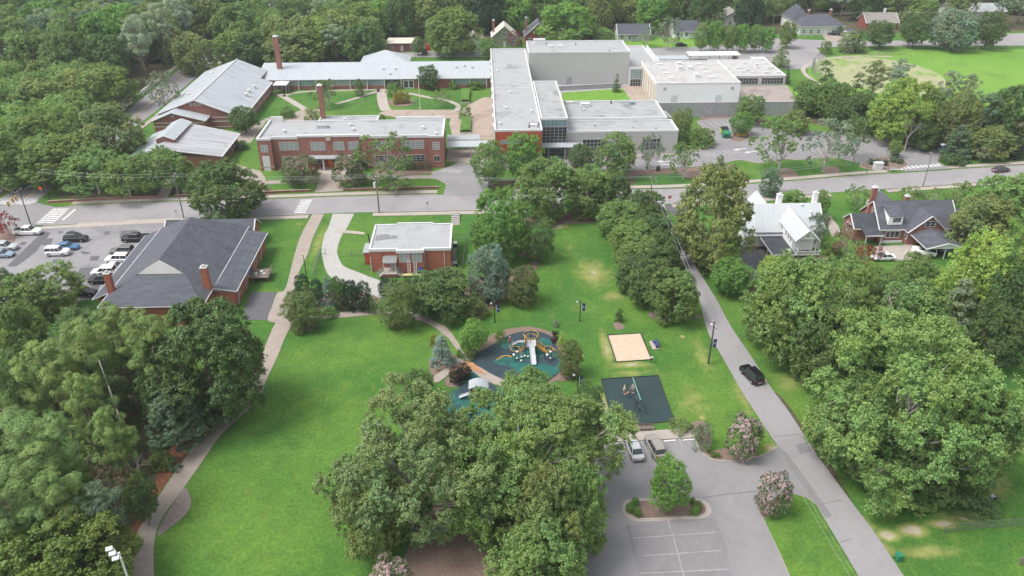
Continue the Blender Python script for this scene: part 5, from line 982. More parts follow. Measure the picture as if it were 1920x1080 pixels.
TN = {'dark': (0.131, 0.213, 0.066), 'mid': (0.206, 0.313, 0.087), 'lit': (0.225, 0.35, 0.098), 'yel': (0.309, 0.446, 0.096), 'blue': (0.164, 0.254, 0.144), 'spr': (0.259, 0.363, 0.305), 'oli': (0.254, 0.326, 0.107), 'red': (0.367, 0.054, 0.076), 'brn': (0.259, 0.207, 0.13), 'gry': (0.288, 0.37, 0.233), 'fresh': (0.192, 0.364, 0.076), 'hol': (0.056, 0.106, 0.052), 'pine': (0.23, 0.341, 0.101), 'maroon': (0.097, 0.054, 0.054), 'gold': (0.324, 0.292, 0.054)}
CATS = {'shrub': ('shrub', 'shrub'), 'ball': ('clipped_shrub', 'shrub'), 'grassy': ('ornamental_grass', 'shrub'), 'pine': ('pine_tree', 'tree'), 'spruce': ('spruce_tree', 'tree'), 'cedar': ('conifer', 'tree'), 'crape': ('crape_myrtle', 'tree'), 'oak': ('oak_tree', 'tree'), 'dense': ('oak_tree', 'tree'), 'bigoak': ('oak_tree', 'tree'), 'maple': ('leafy_tree', 'tree'), 'hornbeam': ('round_tree', 'tree'), 'open': ('open_tree', 'tree'), 'elm': ('spreading_tree', 'tree')}
T['holly'] = T['hornbeam']; CATS['holly'] = ('holly_shrub', 'shrub')
trnd = random.Random(77); NT = [0]
def plant(kind, u, v, rad, h, tint, label, group=None, rz=None, var=None, blossom=(.62, .42, .47), z=0, name=None, gain=1.0):
    me, tm, bm_, r0, h0 = T[kind][(var if var is not None else NT[0]) % len(T[kind])]; NT[0] += 1
    nm, cat = CATS[kind]; nm = name or nm
    o = bpy.data.objects.new(nm, None); C.objects.link(o); o.location = (u, v, z); o.rotation_euler = (0, 0, trnd.uniform(0, 6.28) if rz is None else rz); o.scale = (rad/r0, rad/r0*trnd.uniform(.93, 1.07), h/h0); o.empty_display_size = .3
    tag(o, label, cat, group)
    f = trnd.uniform(.88, 1.12); g_ = trnd.uniform(-.06, .06); c = TN[tint] if isinstance(tint, str) else tint; c = tuple(q*gain for q in c)
    for me_, pn, col in ((tm, 'trunk' if cat == 'tree' else 'stem', (1, 1, 1)), (me, 'crown' if cat == 'tree' else 'foliage', (c[0]*f*(1+g_), c[1]*f, c[2]*f*(1-g_))), (bm_, 'blossom', blossom)):
        if me_ is None: continue
        p = bpy.data.objects.new(pn, me_); C.objects.link(p); p.parent = o; p.color = (*col, 1)
    return o
def at(kind, cx, top, base, w_, tint, label, group=None, **kw):
    """place by what the photo shows: middle column, top, foot and width; metres follow from the site plane"""
    u, v = G(cx, base); rad = w_/2*PROJ(u, v, 3)[2]/FPX; h = 5.0
    for _ in range(4):
        d = PROJ(u, v, h*.6)[2]; rad = w_/2*d/FPX
        lo, hi = .3, 45
        for _ in range(30):
            m_ = (lo+hi)/2
            if PROJ(u, v+rad*.35, m_)[1] > top: lo = m_
            else: hi = m_
        h = lo; sx = PROJ(u, v, h*.6)[0]; u += (cx-sx)*d/FPX
    k_ = 1.02 if kind in ('pine', 'ball', 'hornbeam', 'dense', 'cedar', 'holly') else .93
    return plant(kind, u, v, rad*k_, h*(.97 if k_ < 1 else 1), tint, label, group, **kw)
def bare(cx, top, base, w_, label, i=0):
    u, v = G(cx, base); lo, hi = 1, 40
    for _ in range(30):
        m_ = (lo+hi)/2
        if PROJ(u, v, m_)[1] > top: lo = m_
        else: hi = m_
    me = BARE[i]; zz = max(q.co.z for q in me.vertices); rr = max(abs(q.co.x) for q in me.vertices); rad = w_/2*PROJ(u, v, lo*.6)[2]/FPX
    o = bpy.data.objects.new('bare_tree', None); C.objects.link(o); o.location = (u, v, 0); o.scale = (rad/rr, rad/rr, lo/zz); tag(o, label, 'tree')
    p = bpy.data.objects.new('trunk', me); C.objects.link(p); p.parent = o
# kind, centre x, top y, foot y, width, tint, label
A_ = at
A_('bigoak', 765, 722, 975, 300, (.25, .335, .12), 'big grey green oak left of the two great oaks beside the lawn', var=1, rz=.6)
A_('bigoak', 1010, 722, 940, 320, (.235, .35, .10), 'great light green oak spreading over the middle of the bottom edge', var=0, rz=3.2)
A_('oak', 1030, 868, 1065, 150, 'oli', 'dark olive oak hanging over the left edge of the lower car park', var=1)
A_('oak', 1082, 868, 1050, 120, 'mid', 'dark green oak crown at the left kerb of the lower car park', var=0, rz=2.)
A_('oak', 930, 800, 1000, 210, 'mid', 'darker oak filling the gap between the two great oaks', var=2)
A_('oak', 985, 688, 795, 130, 'lit', 'light green oak crown just in front of the playground slide', var=0)
A_('oak', 1010, 965, 1130, 190, 'lit', 'light green oak crown cut by the bottom edge, nearest of the great oaks', var=1)
A_('oak', 690, 860, 1030, 150, 'oli', 'olive oak crown over the lawn at the left foot of the great oaks', var=2)
A_('crape', 728, 1050, 1135, 98, 'dark', 'pink blossoming crape myrtle cut by the bottom edge', var=0)
A_('hornbeam', 1103, 716, 800, 60, 'dark', 'dark egg shaped tree left of the green swing mat')
A_('hornbeam', 565, 545, 616, 76, (.165, .225, .07), 'round tree in a mulch ring at the fork of the concrete path')
A_('hornbeam', 747, 530, 611, 79, (.165, .225, .07), 'round tree standing over the branch path above the lawn')
A_('hornbeam', 981, 500, 569, 66, (.165, .225, .07), 'round tree alone on the grass above the playground')
A_('hornbeam', 1008, 413, 488, 64, 'dark', 'dark round tree beside the tall glossy tree')
A_('hornbeam', 1070, 640, 704, 52, (.165, .225, .07), 'small round tree on a clear stem at the right of the playground')
A_('dense', 942, 357, 484, 108, 'fresh', 'tall glossy bright green tree right of the brick office')
A_('cedar', 897, 415, 458, 34, 'hol', 'dark conifer tucked behind the left of the tall glossy tree', var=1)
A_('holly', 566, 514, 560, 28, 'hol', 'leftmost dark holly at the head of the hedge row by the path')
A_('spruce', 573, 525, 573, 30, 'lit', 'yellow green young conifer in front of the leftmost holly')
A_('holly', 593, 524, 574, 28, 'hol', 'second dark holly from the path in the hedge row')
A_('spruce', 614, 513, 578, 34, 'spr', 'blue green spruce in the middle of the dark hedge row')
A_('holly', 634, 520, 580, 34, 'dark', 'holly with light tips just right of the spruce in the hedge row')
A_('holly', 657, 526, 582, 30, 'hol', 'dark pointed holly second from the right end of the hedge row')
A_('holly', 680, 529, 583, 32, 'hol', 'rightmost dark holly of the hedge row beside the gravel drive')
A_('shrub', 615, 574, 592, 40, 'fresh', 'low bright green shrub at the foot of the spruce')
A_('shrub', 697, 553, 585, 26, 'lit', 'light green scrub between the hedge row and the round tree')
A_('holly', 721, 520, 556, 26, 'hol', 'dark holly directly below the porch of the brick office')
A_('shrub', 742, 522, 556, 24, 'hol', 'low dark holly hidden behind the round tree below the office porch')
A_('holly', 767, 519, 556, 30, 'dark', 'dark holly in front of the lumber bench')
A_('shrub', 790, 519, 545, 26, 'oli', 'olive shrub at the right of the lumber bench')
A_('dense', 828, 507, 590, 118, 'dark', 'wide dark bushy tree in front of the right end of the brick office', var=1)
A_('dense', 915, 462, 558, 84, (.20, .285, .20), 'broad blue green conifer behind the wide bushy tree', name='conifer')
A_('shrub', 893, 556, 593, 50, 'oli', 'brown green rounded bush at the right foot of the wide bushy tree')
A_('dense', 1028, 300, 408, 112, 'mid', 'first street oak across the road from the modern wing, leftmost of the line', var=0)
A_('dense', 1106, 314, 404, 92, 'mid', 'second street oak, with its dark forked stem against the mulch', var=1)
A_('dense', 1148, 320, 398, 70, 'dark', 'small oak at the corner where the street line meets the road line', var=2)
A_('dense', 1186, 415, 486, 84, 'mid', 'oak on the lawn side, a third of the way down the road line'); A_('dense', 1243, 432, 500, 66, 'dark', 'oak on the road side, just below the upper pair of the road line'); A_('dense', 1192, 478, 548, 70, 'dark', 'lawn side oak of the road line, just above its two lowest trees')
A_('dense', 1165, 378, 446, 92, 'mid', 'left oak of the pair at the upper end of the road line', var=2)
A_('dense', 1208, 360, 430, 84, 'dark', 'right oak of the pair at the upper end of the road line', var=0)
A_('dense', 1220, 400, 468, 80, 'dark', 'oak beside the road, third down the road line', var=1)
A_('dense', 1200, 445, 520, 82, 'mid', 'oak on the lawn side in the middle of the road line', var=0)
A_('dense', 1240, 455, 530, 72, 'dark', 'oak on the road side in the middle of the road line', var=2)
A_('dense', 1222, 488, 574, 84, 'dark', 'oak on the lawn side near the lower end of the road line', var=1)
A_('dense', 1264, 508, 597, 96, 'mid', 'lowest oak of the road line, its crown over the kerb', var=2)
A_('shrub', 1161, 578, 602, 18, 'dark', 'tiny young tree in a bare ring on the lawn above the sand pit')
A_('shrub', 1042, 598, 612, 14, 'gry', 'small wispy bush on the grass above the playground')
A_('shrub', 1041, 618, 641, 19, 'maroon', 'round maroon bush at the upper right edge of the playground')
A_('cedar', 1054, 622, 648, 20, 'yel', 'little yellow green cone conifer beside the maroon bush', var=0)
A_('maple', 890, 598, 660, 54, 'fresh', 'bright bushy tree on the mulch left of the playground')
A_('grassy', 938, 618, 640, 26, 'fresh', 'clump of long grass behind the playground edge')
A_('grassy', 872, 640, 668, 30, 'fresh', 'clump of long grass at the bend of the path by the playground')
A_('grassy', 882, 655, 674, 22, 'mid', 'smaller grass clump between path and playground mulch')
A_('spruce', 828, 622, 684, 54, 'spr', 'silver blue spruce in the mulch bed inside the path fork')
A_('shrub', 813, 627, 650, 18, 'gold', 'yellowish bush behind the silver blue spruce')
A_('maple', 783, 690, 748, 58, 'dark', 'dark glossy small tree left of the green play area')
A_('crape', 1395, 781, 855, 74, 'dark', 'pink blossoming crape myrtle in the mulch corner of the car park entrance')
A_('crape', 1451, 886, 957, 70, 'dark', 'pink blossoming crape myrtle at the tip of the grass strip')
A_('maple', 1256, 854, 957, 82, 'fresh', 'bright green young tree in the car park island', var=1)
for x, y, w_, l in ((1191, 941, 17, 'clipped ball bush at the top of the left trio in the island'), (1181, 952, 18, 'clipped ball bush at the left of the left trio in the island'), (1196, 960, 18, 'clipped ball bush at the bottom of the left trio in the island'), (1298, 938, 12, 'smallest clipped ball bush at the right end of the island'), (1309, 947, 16, 'clipped ball bush at the far right of the island'), (1303, 957, 18, 'lowest clipped ball bush at the right of the island')): A_('ball', x, y-w_*.5, y+w_*.45, w_, 'fresh' if w_ != 16 else 'mid', l)
A_('grassy', 1276, 784, 806, 52, 'oli', 'long olive grass clump at the lower right of the swing mat'); A_('grassy', 1318, 792, 835, 44, 'gry', 'tall pale grass clump at the right end of the parking row', var=1)
A_('ball', 1330, 836, 848, 14, 'mid', 'small round bush left in the mulch by the car park corner'); A_('ball', 1337, 846, 857, 11, 'mid', 'smallest round bush by the car park corner kerb'); A_('ball', 1346, 847, 857, 11, 'fresh', 'small round bush nearest the crape myrtle at the corner')
A_('shrub', 1128, 780, 802, 34, 'mid', 'low shrub at the lower left corner of the swing mat'); A_('shrub', 1106, 786, 806, 26, 'dark', 'dark low shrub under the egg shaped tree')
# long sculpted maroon hedge by the path
# left mass of trees and pines
A_('dense', 385, 572, 778, 215, 'dark', 'large dark rounded tree overhanging the path at the left of the lawn', var=0)
A_('oak', 330, 690, 800, 120, 'dark', 'dark tree behind the lamp post by the path', var=2)
A_('spruce', 315, 700, 838, 130, 'blue', 'blue green pine with drooping boughs by the lamp post', name='pine_tree')
for x, t_, b_, w_, c, l in ((232, 562, 760, 130, 'pine', 'tall pine with bright tufts in front of the roof of the brick hall'), (165, 590, 800, 130, 'pine', 'pine with bright tufts left of the leaning bare stem'), (300, 585, 790, 110, 'mid', 'darker pine between the tufted pine and the large dark tree'), (95, 630, 850, 130, 'pine', 'pine in the middle of the left wood'), (20, 650, 860, 120, 'mid', 'pine touching the left edge, middle height'),
                      (60, 755, 985, 175, 'pine', 'near pine with the brightest round tufts at the left edge'), (215, 760, 960, 90, 'mid', 'slim pine above the dry brown tree'), (120, 870, 1060, 120, 'mid', 'pine standing low in the left wood above the yellow green tree'), (10, 880, 1080, 140, 'pine', 'pine at the lower left edge'), (170, 690, 900, 90, 'pine', 'pine crown just left of the long pale leaning stem'), (190, 900, 1050, 90, 'blue', 'bluish pine near the bottom of the left wood')):
    A_('pine', x, t_, b_, w_, c, l)
A_('dense', 125, 970, 1120, 230, (.16, .245, .05), 'yellow green leafy tree at the bottom left corner'); A_('dense', 20, 1010, 1140, 130, (.16, .24, .05), 'small yellow green tree in the very bottom left corner')
A_('open', 208, 850, 985, 110, 'brn', 'dry brown half dead tree at the edge of the path'); A_('maple', 262, 880, 985, 60, 'dark', 'dark small tree between the dry brown tree and the path', var=0)
A_('shrub', 258, 905, 940, 40, 'mid', 'green undergrowth bush by the pine straw strip'); A_('shrub', 300, 840, 875, 50, 'mid', 'green undergrowth bush below the lamp post'); A_('oak', 30, 560, 690, 110, 'mid', 'bushy tree at the left edge below the car park', var=1)
A_('oak', 75, 492, 586, 150, 'mid', 'rounded tree on the mulch patch at the foot of the left car park', var=2); A_('oak', -10, 505, 590, 90, 'dark', 'tree cut by the left edge below the car park', var=0)
A_('open', 8, 393, 442, 44, 'red', 'dark red leaved small tree at the left end of the car park')
bare(258, 850, 905, 80, 'leafless pale shrub tangle beside the path', 1)
# in front of the school
A_('oak', 420, 296, 408, 152, 'dark', 'big dark tree on the pavement above the charcoal roofed hall', var=1)
A_('crape', 564, 292, 346, 74, 'dark', 'faded crape myrtle left of the school entrance', blossom=(.26, .19, .15)); A_('crape', 655, 290, 347, 72, 'dark', 'faded crape myrtle right of the school entrance', blossom=(.26, .19, .15))
A_('open', 728, 243, 346, 118, 'mid', 'gaunt tree with pale bare boughs in front of the school windows'); A_('open', 742, 330, 362, 70, 'mid', 'low drooping branch tree under the gaunt tree')
A_('shrub', 537, 322, 340, 26, 'fresh', 'bright shrub by the planter left of the crape myrtles')
for i, x in enumerate((740, 757, 771, 785, 800)): A_('shrub', x, 298+(i % 2)*3, 318, 20, 'brn' if i > 2 else 'dark', ('dark foundation bush', 'dark foundation bush', 'dark foundation bush', 'brownish foundation bush', 'brownish foundation bush')[i]+' under the right school windows', 'bushes under the right school windows')
A_('elm', 175, 278, 362, 150, 'lit', 'wide flat topped elm at the street corner, left of the pair'); A_('elm', 295, 273, 358, 130, 'lit', 'wide flat topped elm in front of the metal roofed hall, right of the pair'); A_('elm', 235, 290, 372, 110, 'mid', 'lower elm between the two flat topped elms')
A_('oak', 112, 245, 345, 150, 'mid', 'rounded tree leaning over the side street above the corner'); A_('oak', 205, 190, 300, 120, 'oli', 'greyer tree over the side street left of the metal roofed hall')
A_('elm', 345, 300, 352, 50, 'oli', 'small olive tree at the right foot of the metal roofed hall')
A_('open', 423, 270, 296, 26, 'brn', 'brownish shrub at the corner of the metal roofed hall'); A_('shrub', 452, 262, 280, 26, 'dark', 'dark shrub on the grass beside the metal roofed hall')
A_('maple', 457, 198, 250, 54, 'dark', 'dense magnolia against the gym wall'); A_('open', 303, 130, 214, 62, 'gry', 'grey green tree between the side street and the gym'); A_('shrub', 537, 198, 220, 34, 'mid', 'spreading bush in the school courtyard corner'); A_('shrub', 583, 202, 230, 32, 'oli', 'browned bush beside the rear chimney'); A_('shrub', 716, 214, 228, 18, 'dark', 'dark bush at the corner of the rear block')
# courtyard and low wing
A_('open', 614, 146, 202, 56, 'mid', 'leafy tree beside the tall rear chimney'); A_('cedar', 673, 148, 180, 22, 'dark', 'narrow conifer in the courtyard', var=1); bare(680, 165, 198, 28, 'small leafless tree below the narrow conifer', 0)
A_('maple', 803, 121, 167, 44, 'dark', 'dark leafy tree in front of the long seam roof'); A_('open', 828, 164, 200, 38, 'lit', 'small light tree by the curved courtyard path')
A_('shrub', 735, 156, 180, 26, 'fresh', 'bright shrub right of the courtyard door'); A_('cedar', 751, 168, 194, 16, 'gold', 'left golden conifer in the round bed', var=1); A_('cedar', 762, 171, 193, 16, 'gold', 'right golden conifer in the round bed', var=1); A_('cedar', 741, 174, 195, 13, 'gold', 'lowest golden conifer in the round bed', var=1)
for x, w_, l in ((745, 26, 'left clipped hedge under the wing windows'), (849, 22, 'middle clipped hedge under the wing windows'), (892, 36, 'right clipped hedge under the wing windows')): A_('shrub', x, 151, 166, w_, 'fresh', l)
A_('shrub', 872, 194, 222, 26, 'lit', 'pale bush between the two long courtyard hedges')
plant('cedar', 42.2, 247, 1.6, 5.6, 'dark', 'pointed conifer on the auditorium lawn', z=3.5, var=0); plant('shrub', 40.5, 229.5, 2.2, 2, 'gry', 'left grey bush along the lawn edge by the white gym', z=3.5); plant('shrub', 46, 229.5, 2.4, 2, 'gry', 'right grey bush along the lawn edge by the white gym', z=3.5)
# in front of the modern wing and its car park
A_('maple', 916, 263, 352, 66, 'lit', 'light green tree at the mouth of the school drive'); A_('maple', 981, 247, 335, 72, 'fresh', 'bright round tree in front of the red panel front'); A_('maple', 1093, 269, 325, 52, 'dark', 'dark small tree before the entrance canopy'); A_('maple', 1157, 248, 330, 84, 'mid', 'wide tree in front of the low grey wing windows'); A_('open', 1218, 249, 322, 50, 'gry', 'thin silvery tree in front of the low grey wing'); A_('open', 1285, 264, 336, 68, 'mid', 'spreading tree at the right corner of the low grey wing')
A_('ball', 1234, 311, 321, 9, 'hol', 'left small round bush along the drive'); A_('ball', 1262, 313, 321, 7, 'hol', 'right small round bush along the drive'); A_('shrub', 1351, 290, 311, 18, 'mid', 'young tree at the edge of the grass by the drive')
A_('cedar', 1270, 203, 262, 32, 'oli', 'brownish tall conifer at the corner of the low grey wing', var=1); A_('cedar', 1288, 202, 250, 24, 'mid', 'green tall conifer behind the brownish one', var=1); A_('shrub', 1315, 236, 272, 60, 'mid', 'sprawling bush right of the low grey wing'); A_('shrub', 1278, 240, 275, 34, 'dark', 'dark bush against the end of the low grey wing')
A_('maple', 1408, 176, 232, 58, 'mid', 'leafy tree below the grey retaining wall'); A_('maple', 1391, 209, 254, 46, 'fresh', 'bright tree on the island with the yellow base')
A_('open', 1470, 213, 325, 104, 'mid', 'open crowned tree on the lawn left of the pair by the street'); A_('open', 1555, 217, 322, 96, 'gry', 'greyish open crowned tree on the lawn, middle of the three'); A_('open', 1612, 212, 303, 74, 'mid', 'dark leaved open tree, rightmost of the three on the lawn')
bare(1695, 215, 285, 64, 'pale leafless tree in the car park island', 0)
for i, (x, y) in enumerate(((1634, 305), (1646, 306), (1659, 307), (1675, 301), (1680, 296), (1688, 304))): A_('ball', x, y-8, y+3, 14, 'dark' if i % 2 else 'hol', 'clipped bush in the mulch around the leafless tree', 'bushes around the leafless tree')
A_('maple', 1679, 262, 296, 28, 'mid', 'small leafy tree at the foot of the leafless tree'); A_('shrub', 1790, 288, 307, 54, 'dark', 'long clipped dark bush by the portable toilet')
for k, x, t_, b_, w_, c, l in (('cedar', 1546, 113, 210, 64, 'dark', 'dark ragged cedar right of the terrace'), ('dense', 1516, 152, 214, 60, 'mid', 'round tree at the corner of the terrace'), ('dense', 1563, 152, 224, 60, 'mid', 'round tree beside the terrace corner tree'), ('dense', 1618, 172, 245, 80, 'dark', 'dark round tree in the middle of the wood below the field'), ('pine', 1640, 112, 200, 56, 'oli', 'brown green pine rising before the infield'), ('pine', 1685, 108, 190, 50, 'gry', 'thin pine rising before the infield edge'), ('cedar', 1605, 140, 200, 50, 'dark', 'dark cedar left of the brown green pine'),
                          ('dense', 1694, 150, 268, 112, 'yel', 'large yellow green tree in the wood below the field'), ('oak', 1750, 165, 262, 70, 'mid', 'green tree right of the yellow green one'), ('pine', 1778, 130, 225, 42, 'gry', 'pale pine top against the field'), ('pine', 1815, 136, 225, 42, 'gry', 'second pale pine top against the field'), ('oak', 1800, 168, 278, 92, 'oli', 'tall olive tree in the right part of the wood'), ('pine', 1853, 172, 268, 66, 'blue', 'bluish pine in the right part of the wood'), ('dense', 1898, 164, 272, 84, 'dark', 'dark tree at the right edge of the wood'),
                          ('spruce', 1800, 228, 296, 60, 'blue', 'blue green conifer beside the portable toilet'), ('oak', 1858, 236, 296, 84, 'oli', 'spreading olive tree near the street at the right'), ('open', 1842, 268, 302, 44, 'gry', 'low grey twiggy tree by the right pavement'), ('cedar', 1905, 262, 296, 40, 'hol', 'dark conifer at the right edge above the street'), ('oak', 1585, 190, 246, 60, 'dark', 'shaded tree behind the lawn trees'), ('oak', 1492, 205, 250, 50, 'oli', 'olive tree at the left foot of the wood'), ('oak', 1735, 225, 282, 60, 'dark', 'shaded tree behind the leafless tree')):
    A_(k, x, t_, b_, w_, c, l)
# right-hand gardens
A_('oak', 1345, 306, 500, 150, 'oli', 'tall loose crowned tree left of the white house', var=1); A_('cedar', 1446, 314, 366, 46, 'blue', 'dark blue green round conifer above the white house', var=1); A_('shrub', 1487, 354, 388, 66, 'fresh', 'low spreading green tree behind the white house'); A_('maple', 1540, 356, 412, 34, 'mid', 'pointed leafy tree between the two houses')
A_('open', 1540, 396, 466, 50, 'blue', 'grey green tree against the right end of the white house'); A_('shrub', 1548, 402, 420, 14, 'brn', 'brown bush by the garden path'); A_('shrub', 1591, 403, 420, 20, 'dark', 'dark bush at the left corner of the brick house'); A_('open', 1610, 344, 392, 46, 'lit', 'light layered tree behind the brick house chimney')
A_('open', 1715, 348, 384, 60, 'lit', 'left layered light tree behind the brick house roof'); A_('open', 1752, 350, 388, 60, 'mid', 'right layered light tree behind the brick house roof'); A_('open', 1797, 338, 392, 70, 'lit', 'light green tree right of the brick house')
A_('open', 1590, 424, 484, 56, 'brn', 'bronze leaved tree in front of the brick house porch'); A_('open', 1622, 455, 498, 36, (.34, .035, .055), 'bright red leaved small tree on the edge of the drive'); A_('open', 1647, 460, 486, 24, (.30, .05, .06), 'small reddish sapling on the concrete drive'); A_('crape', 1806, 420, 462, 40, 'dark', 'purple blossoming crape myrtle right of the brick house carport', blossom=(.30, .12, .26)); A_('open', 1605, 405, 440, 34, (.12, .05, .045), 'dull red small tree at the brick house porch')
A_('shrub', 1562, 450, 478, 40, 'mid', 'green bush between the two houses by the path'); A_('maple', 1375, 484, 552, 78, 'fresh', 'bright bushy tree beside the dark driveway'); A_('shrub', 1412, 530, 556, 26, 'brn', 'reddish bush at the foot of the dark driveway')
for k, x, t_, b_, w_, c, l, vv in (('oak', 1500, 478, 668, 190, 'mid', 'broad mid green tree below the white house', 0), ('bigoak', 1590, 476, 640, 170, 'lit', 'broad light green tree below the drive of the brick house', 0), ('oak', 1715, 524, 690, 180, 'lit', 'fine leaved light tree right of the leafless boughs', 1), ('bigoak', 1705, 588, 880, 370, 'lit', 'huge light green oak spreading beside the road at the right', 1), ('oak', 1555, 560, 720, 150, 'dark', 'dark lower tree under the broad mid green tree', 2), ('oak', 1620, 715, 880, 180, 'mid', 'left part tree of the big clump beside the road', 2),
                              ('oak', 1800, 700, 905, 190, 'mid', 'right part tree of the big clump, shading the grass', 0), ('oak', 1700, 770, 915, 200, 'dark', 'dark lowest tree of the big clump above the gravel apron', 1), ('oak', 1850, 432, 600, 150, 'yel', 'tall yellow olive tree below the brick house', 2), ('oak', 1890, 320, 440, 130, 'lit', 'light green tree at the right edge below the street', 0), ('oak', 1850, 365, 470, 130, 'oli', 'olive tree right of the brick house carport', 1), ('pine', 1912, 395, 560, 70, 'fresh', 'bright green pine at the right edge', 0), ('oak', 1905, 470, 640, 110, 'dark', 'dark tree at the right edge, half way down', 2), ('spruce', 1800, 510, 620, 90, 'gry', 'grey green cedar left of the yellow olive tree', 0),
                              ('maple', 1720, 475, 560, 80, 'mid', 'small green tree in front of the brick house carport', 0), ('oak', 1880, 570, 690, 110, 'dark', 'deep shaded tree above the right lawn', 1), ('maple', 1660, 500, 590, 80, 'mid', 'green tree in front of the concrete drive', 1), ('shrub', 1818, 905, 945, 110, 'dark', 'dark low brush at the foot of the big clump', 0), ('shrub', 1725, 920, 950, 70, 'mid', 'green low brush by the gravel apron', 1), ('oak', 1440, 545, 640, 90, 'mid', 'left shoulder tree of the group below the dark driveway', 1), ('maple', 1452, 480, 540, 60, 'yel', 'yellowish bush tree in front of the carport of the white house', 0)):
    A_(k, x, t_, b_, w_, c, l, var=vv)
bare(1640, 528, 680, 110, 'leafless pale crown among the green trees on the right', 1)
# beyond the school, on the far street and round the field
A_('oak', 445, 2, 90, 104, 'mid', 'large tree right of the far end of the side street'); A_('oak', 362, 58, 138, 84, 'oli', 'tall tree over the left kerb of the far side street'); A_('maple', 478, 62, 112, 44, 'mid', 'rounded tree above the back corner of the gym roof')
for k, x, t_, b_, w_, c, l in (('oak', 550, 54, 122, 112, 'oli', 'wide domed olive tree behind the tall brick chimney'), ('oak', 598, 30, 110, 76, 'yel', 'yellow green tree behind the classroom wing'), ('maple', 660, 60, 114, 52, 'lit', 'light green rounded tree behind the classroom wing'), ('maple', 712, 72, 108, 34, 'lit', 'small bright tree left of the white roofed bungalow'), ('maple', 784, 68, 104, 24, 'mid', 'small round tree right of the white roofed bungalow'), ('oak', 848, 12, 104, 104, 'mid', 'big tree above the far driveway'), ('maple', 912, 70, 112, 40, 'lit', 'bright small tree at the left back corner of the long wing'),
                          ('open', 966, 56, 92, 34, (.22, .05, .06), 'red and purple tree between the two gabled houses'), ('oak', 1060, 0, 84, 120, 'fresh', 'large bright green tree behind the brown bungalow'), ('maple', 1130, 50, 84, 46, 'lit', 'light tree between the bungalow and the cottage'), ('open', 1214, 48, 88, 32, 'gry', 'greyish tree in front of the blue grey cottage'), ('open', 1255, 30, 92, 52, 'gry', 'grey ragged tree on the far lawn'), ('cedar', 1467, 73, 126, 38, 'oli', 'dense dome shaped conifer beside the workshop building'), ('cedar', 1592, 58, 98, 42, 'oli', 'brown green juniper left of the field trees'), ('cedar', 1612, 54, 98, 40, 'dark', 'darker juniper next to the brown green one'),
                          ('maple', 1652, 37, 92, 56, 'dark', 'first dark tree along the far side of the field'), ('maple', 1718, 26, 90, 56, 'dark', 'second dark tree on a clear stem along the far side of the field'), ('oak', 1790, 14, 94, 84, 'gry', 'large greyish tree along the far side of the field'), ('maple', 1856, 20, 92, 64, 'dark', 'last dark tree along the far side of the field'), ('shrub', 1550, 76, 101, 26, 'mid', 'round bush behind the backstop'), ('maple', 1478, 40, 90, 34, 'mid', 'green tree where the far car park meets the street'),
                          ('cedar', 1378, 100, 112, 12, 'hol', 'tiny dark conifer between the two covered walkways'), ('cedar', 1477, 130, 158, 16, 'hol', 'dark narrow conifer at the end of the workshop building'), ('shrub', 1575, 48, 66, 16, 'dark', 'small dark tree at the right of the green house')):
    A_(k, x, t_, b_, w_, c, l)
for i, (x, t_) in enumerate(((1318, 42), (1342, 38), (1368, 46), (1392, 44), (1418, 46), (1440, 50))): A_('maple', x, t_, 98, 32, 'fresh' if i % 2 else 'lit', 'bright street tree in the even row behind the covered walkways', 'bright street trees in the even row behind the covered walkways')
# woods: individual trees, each with stem and crown
def wood(poly, step, kinds, label, group, rad=(5.0, 7.5), hh=(13, 19), seed=1, avoid=()):
    rs = random.Random(seed); xs = [p[0] for p in poly]; ys = [p[1] for p in poly]; y = min(ys)
    def inside(x, y_, P):
        c = False
        for i in range(len(P)):
            (x1, y1), (x2, y2) = P[i-1], P[i]
            if (y1 > y_) != (y2 > y_) and x < (x2-x1)*(y_-y1)/(y2-y1)+x1: c = not c
        return c
    row = 0
    while y < max(ys):
        x = min(xs)+(row % 2)*step/2
        while x < max(xs):
            u = x+rs.uniform(-.28, .28)*step; v = y+rs.uniform(-.28, .28)*step; x += step
            if not inside(u, v, poly) or any(a[0] < u < a[2] and a[1] < v < a[3] for a in avoid): continue
            px, py, d = PROJ(u, v, 9)
            if not (-70 < px < 1990) or py > 1150 or PROJ(u, v, 0)[1] < -8: continue
            k, c = rs.choice(kinds); r_ = rs.uniform(*rad); h = rs.uniform(*hh)
            if k == 'pine': r_ *= .75; h *= 1.15
            plant(k, u, v, r_, h, c, label, group, gain=1.15)
        y += step*.87; row += 1
K1 = [('oak', 'mid'), ('oak', 'lit'), ('oak', 'lit'), ('elm', 'lit'), ('oak', 'mid'), ('elm', 'lit'), ('oak', 'mid'), ('oak', 'oli')]; K2 = [('oak', 'dark'), ('oak', 'mid'), ('pine', 'gry'), ('oak', 'oli'), ('oak', 'dark'), ('pine', 'mid'), ('oak', 'blue'), ('oak', 'fresh')]
wood([(-114.5, 181), (-112.5, 262), (-250, 262), (-190, 181)], 9.5, K1, 'leafy tree in the wood left of the side street', 'trees in the wood left of the side street', (6, 8), (10, 14.5), 3)
wood([(-113, 262), (-110, 450), (-420, 450), (-250, 262)], 12.5, K2, 'tree in the taller wood at the top left beyond the side street', 'trees in the taller wood at the top left', (6.2, 8.5), (15, 21), 5)
wood([(-95, 300), (-95, 450), (-44, 450), (-44, 300)], 12.5, [('oak', 'mid'), ('oak', 'oli'), ('oak', 'dark'), ('oak', 'mid'), ('pine', 'gry')], 'tree in the wood right of the side street, above the classroom wing', 'trees right of the side street above the classroom wing', (5.5, 7.5), (11, 16), 6, [(-104, 372, -90, 402)])
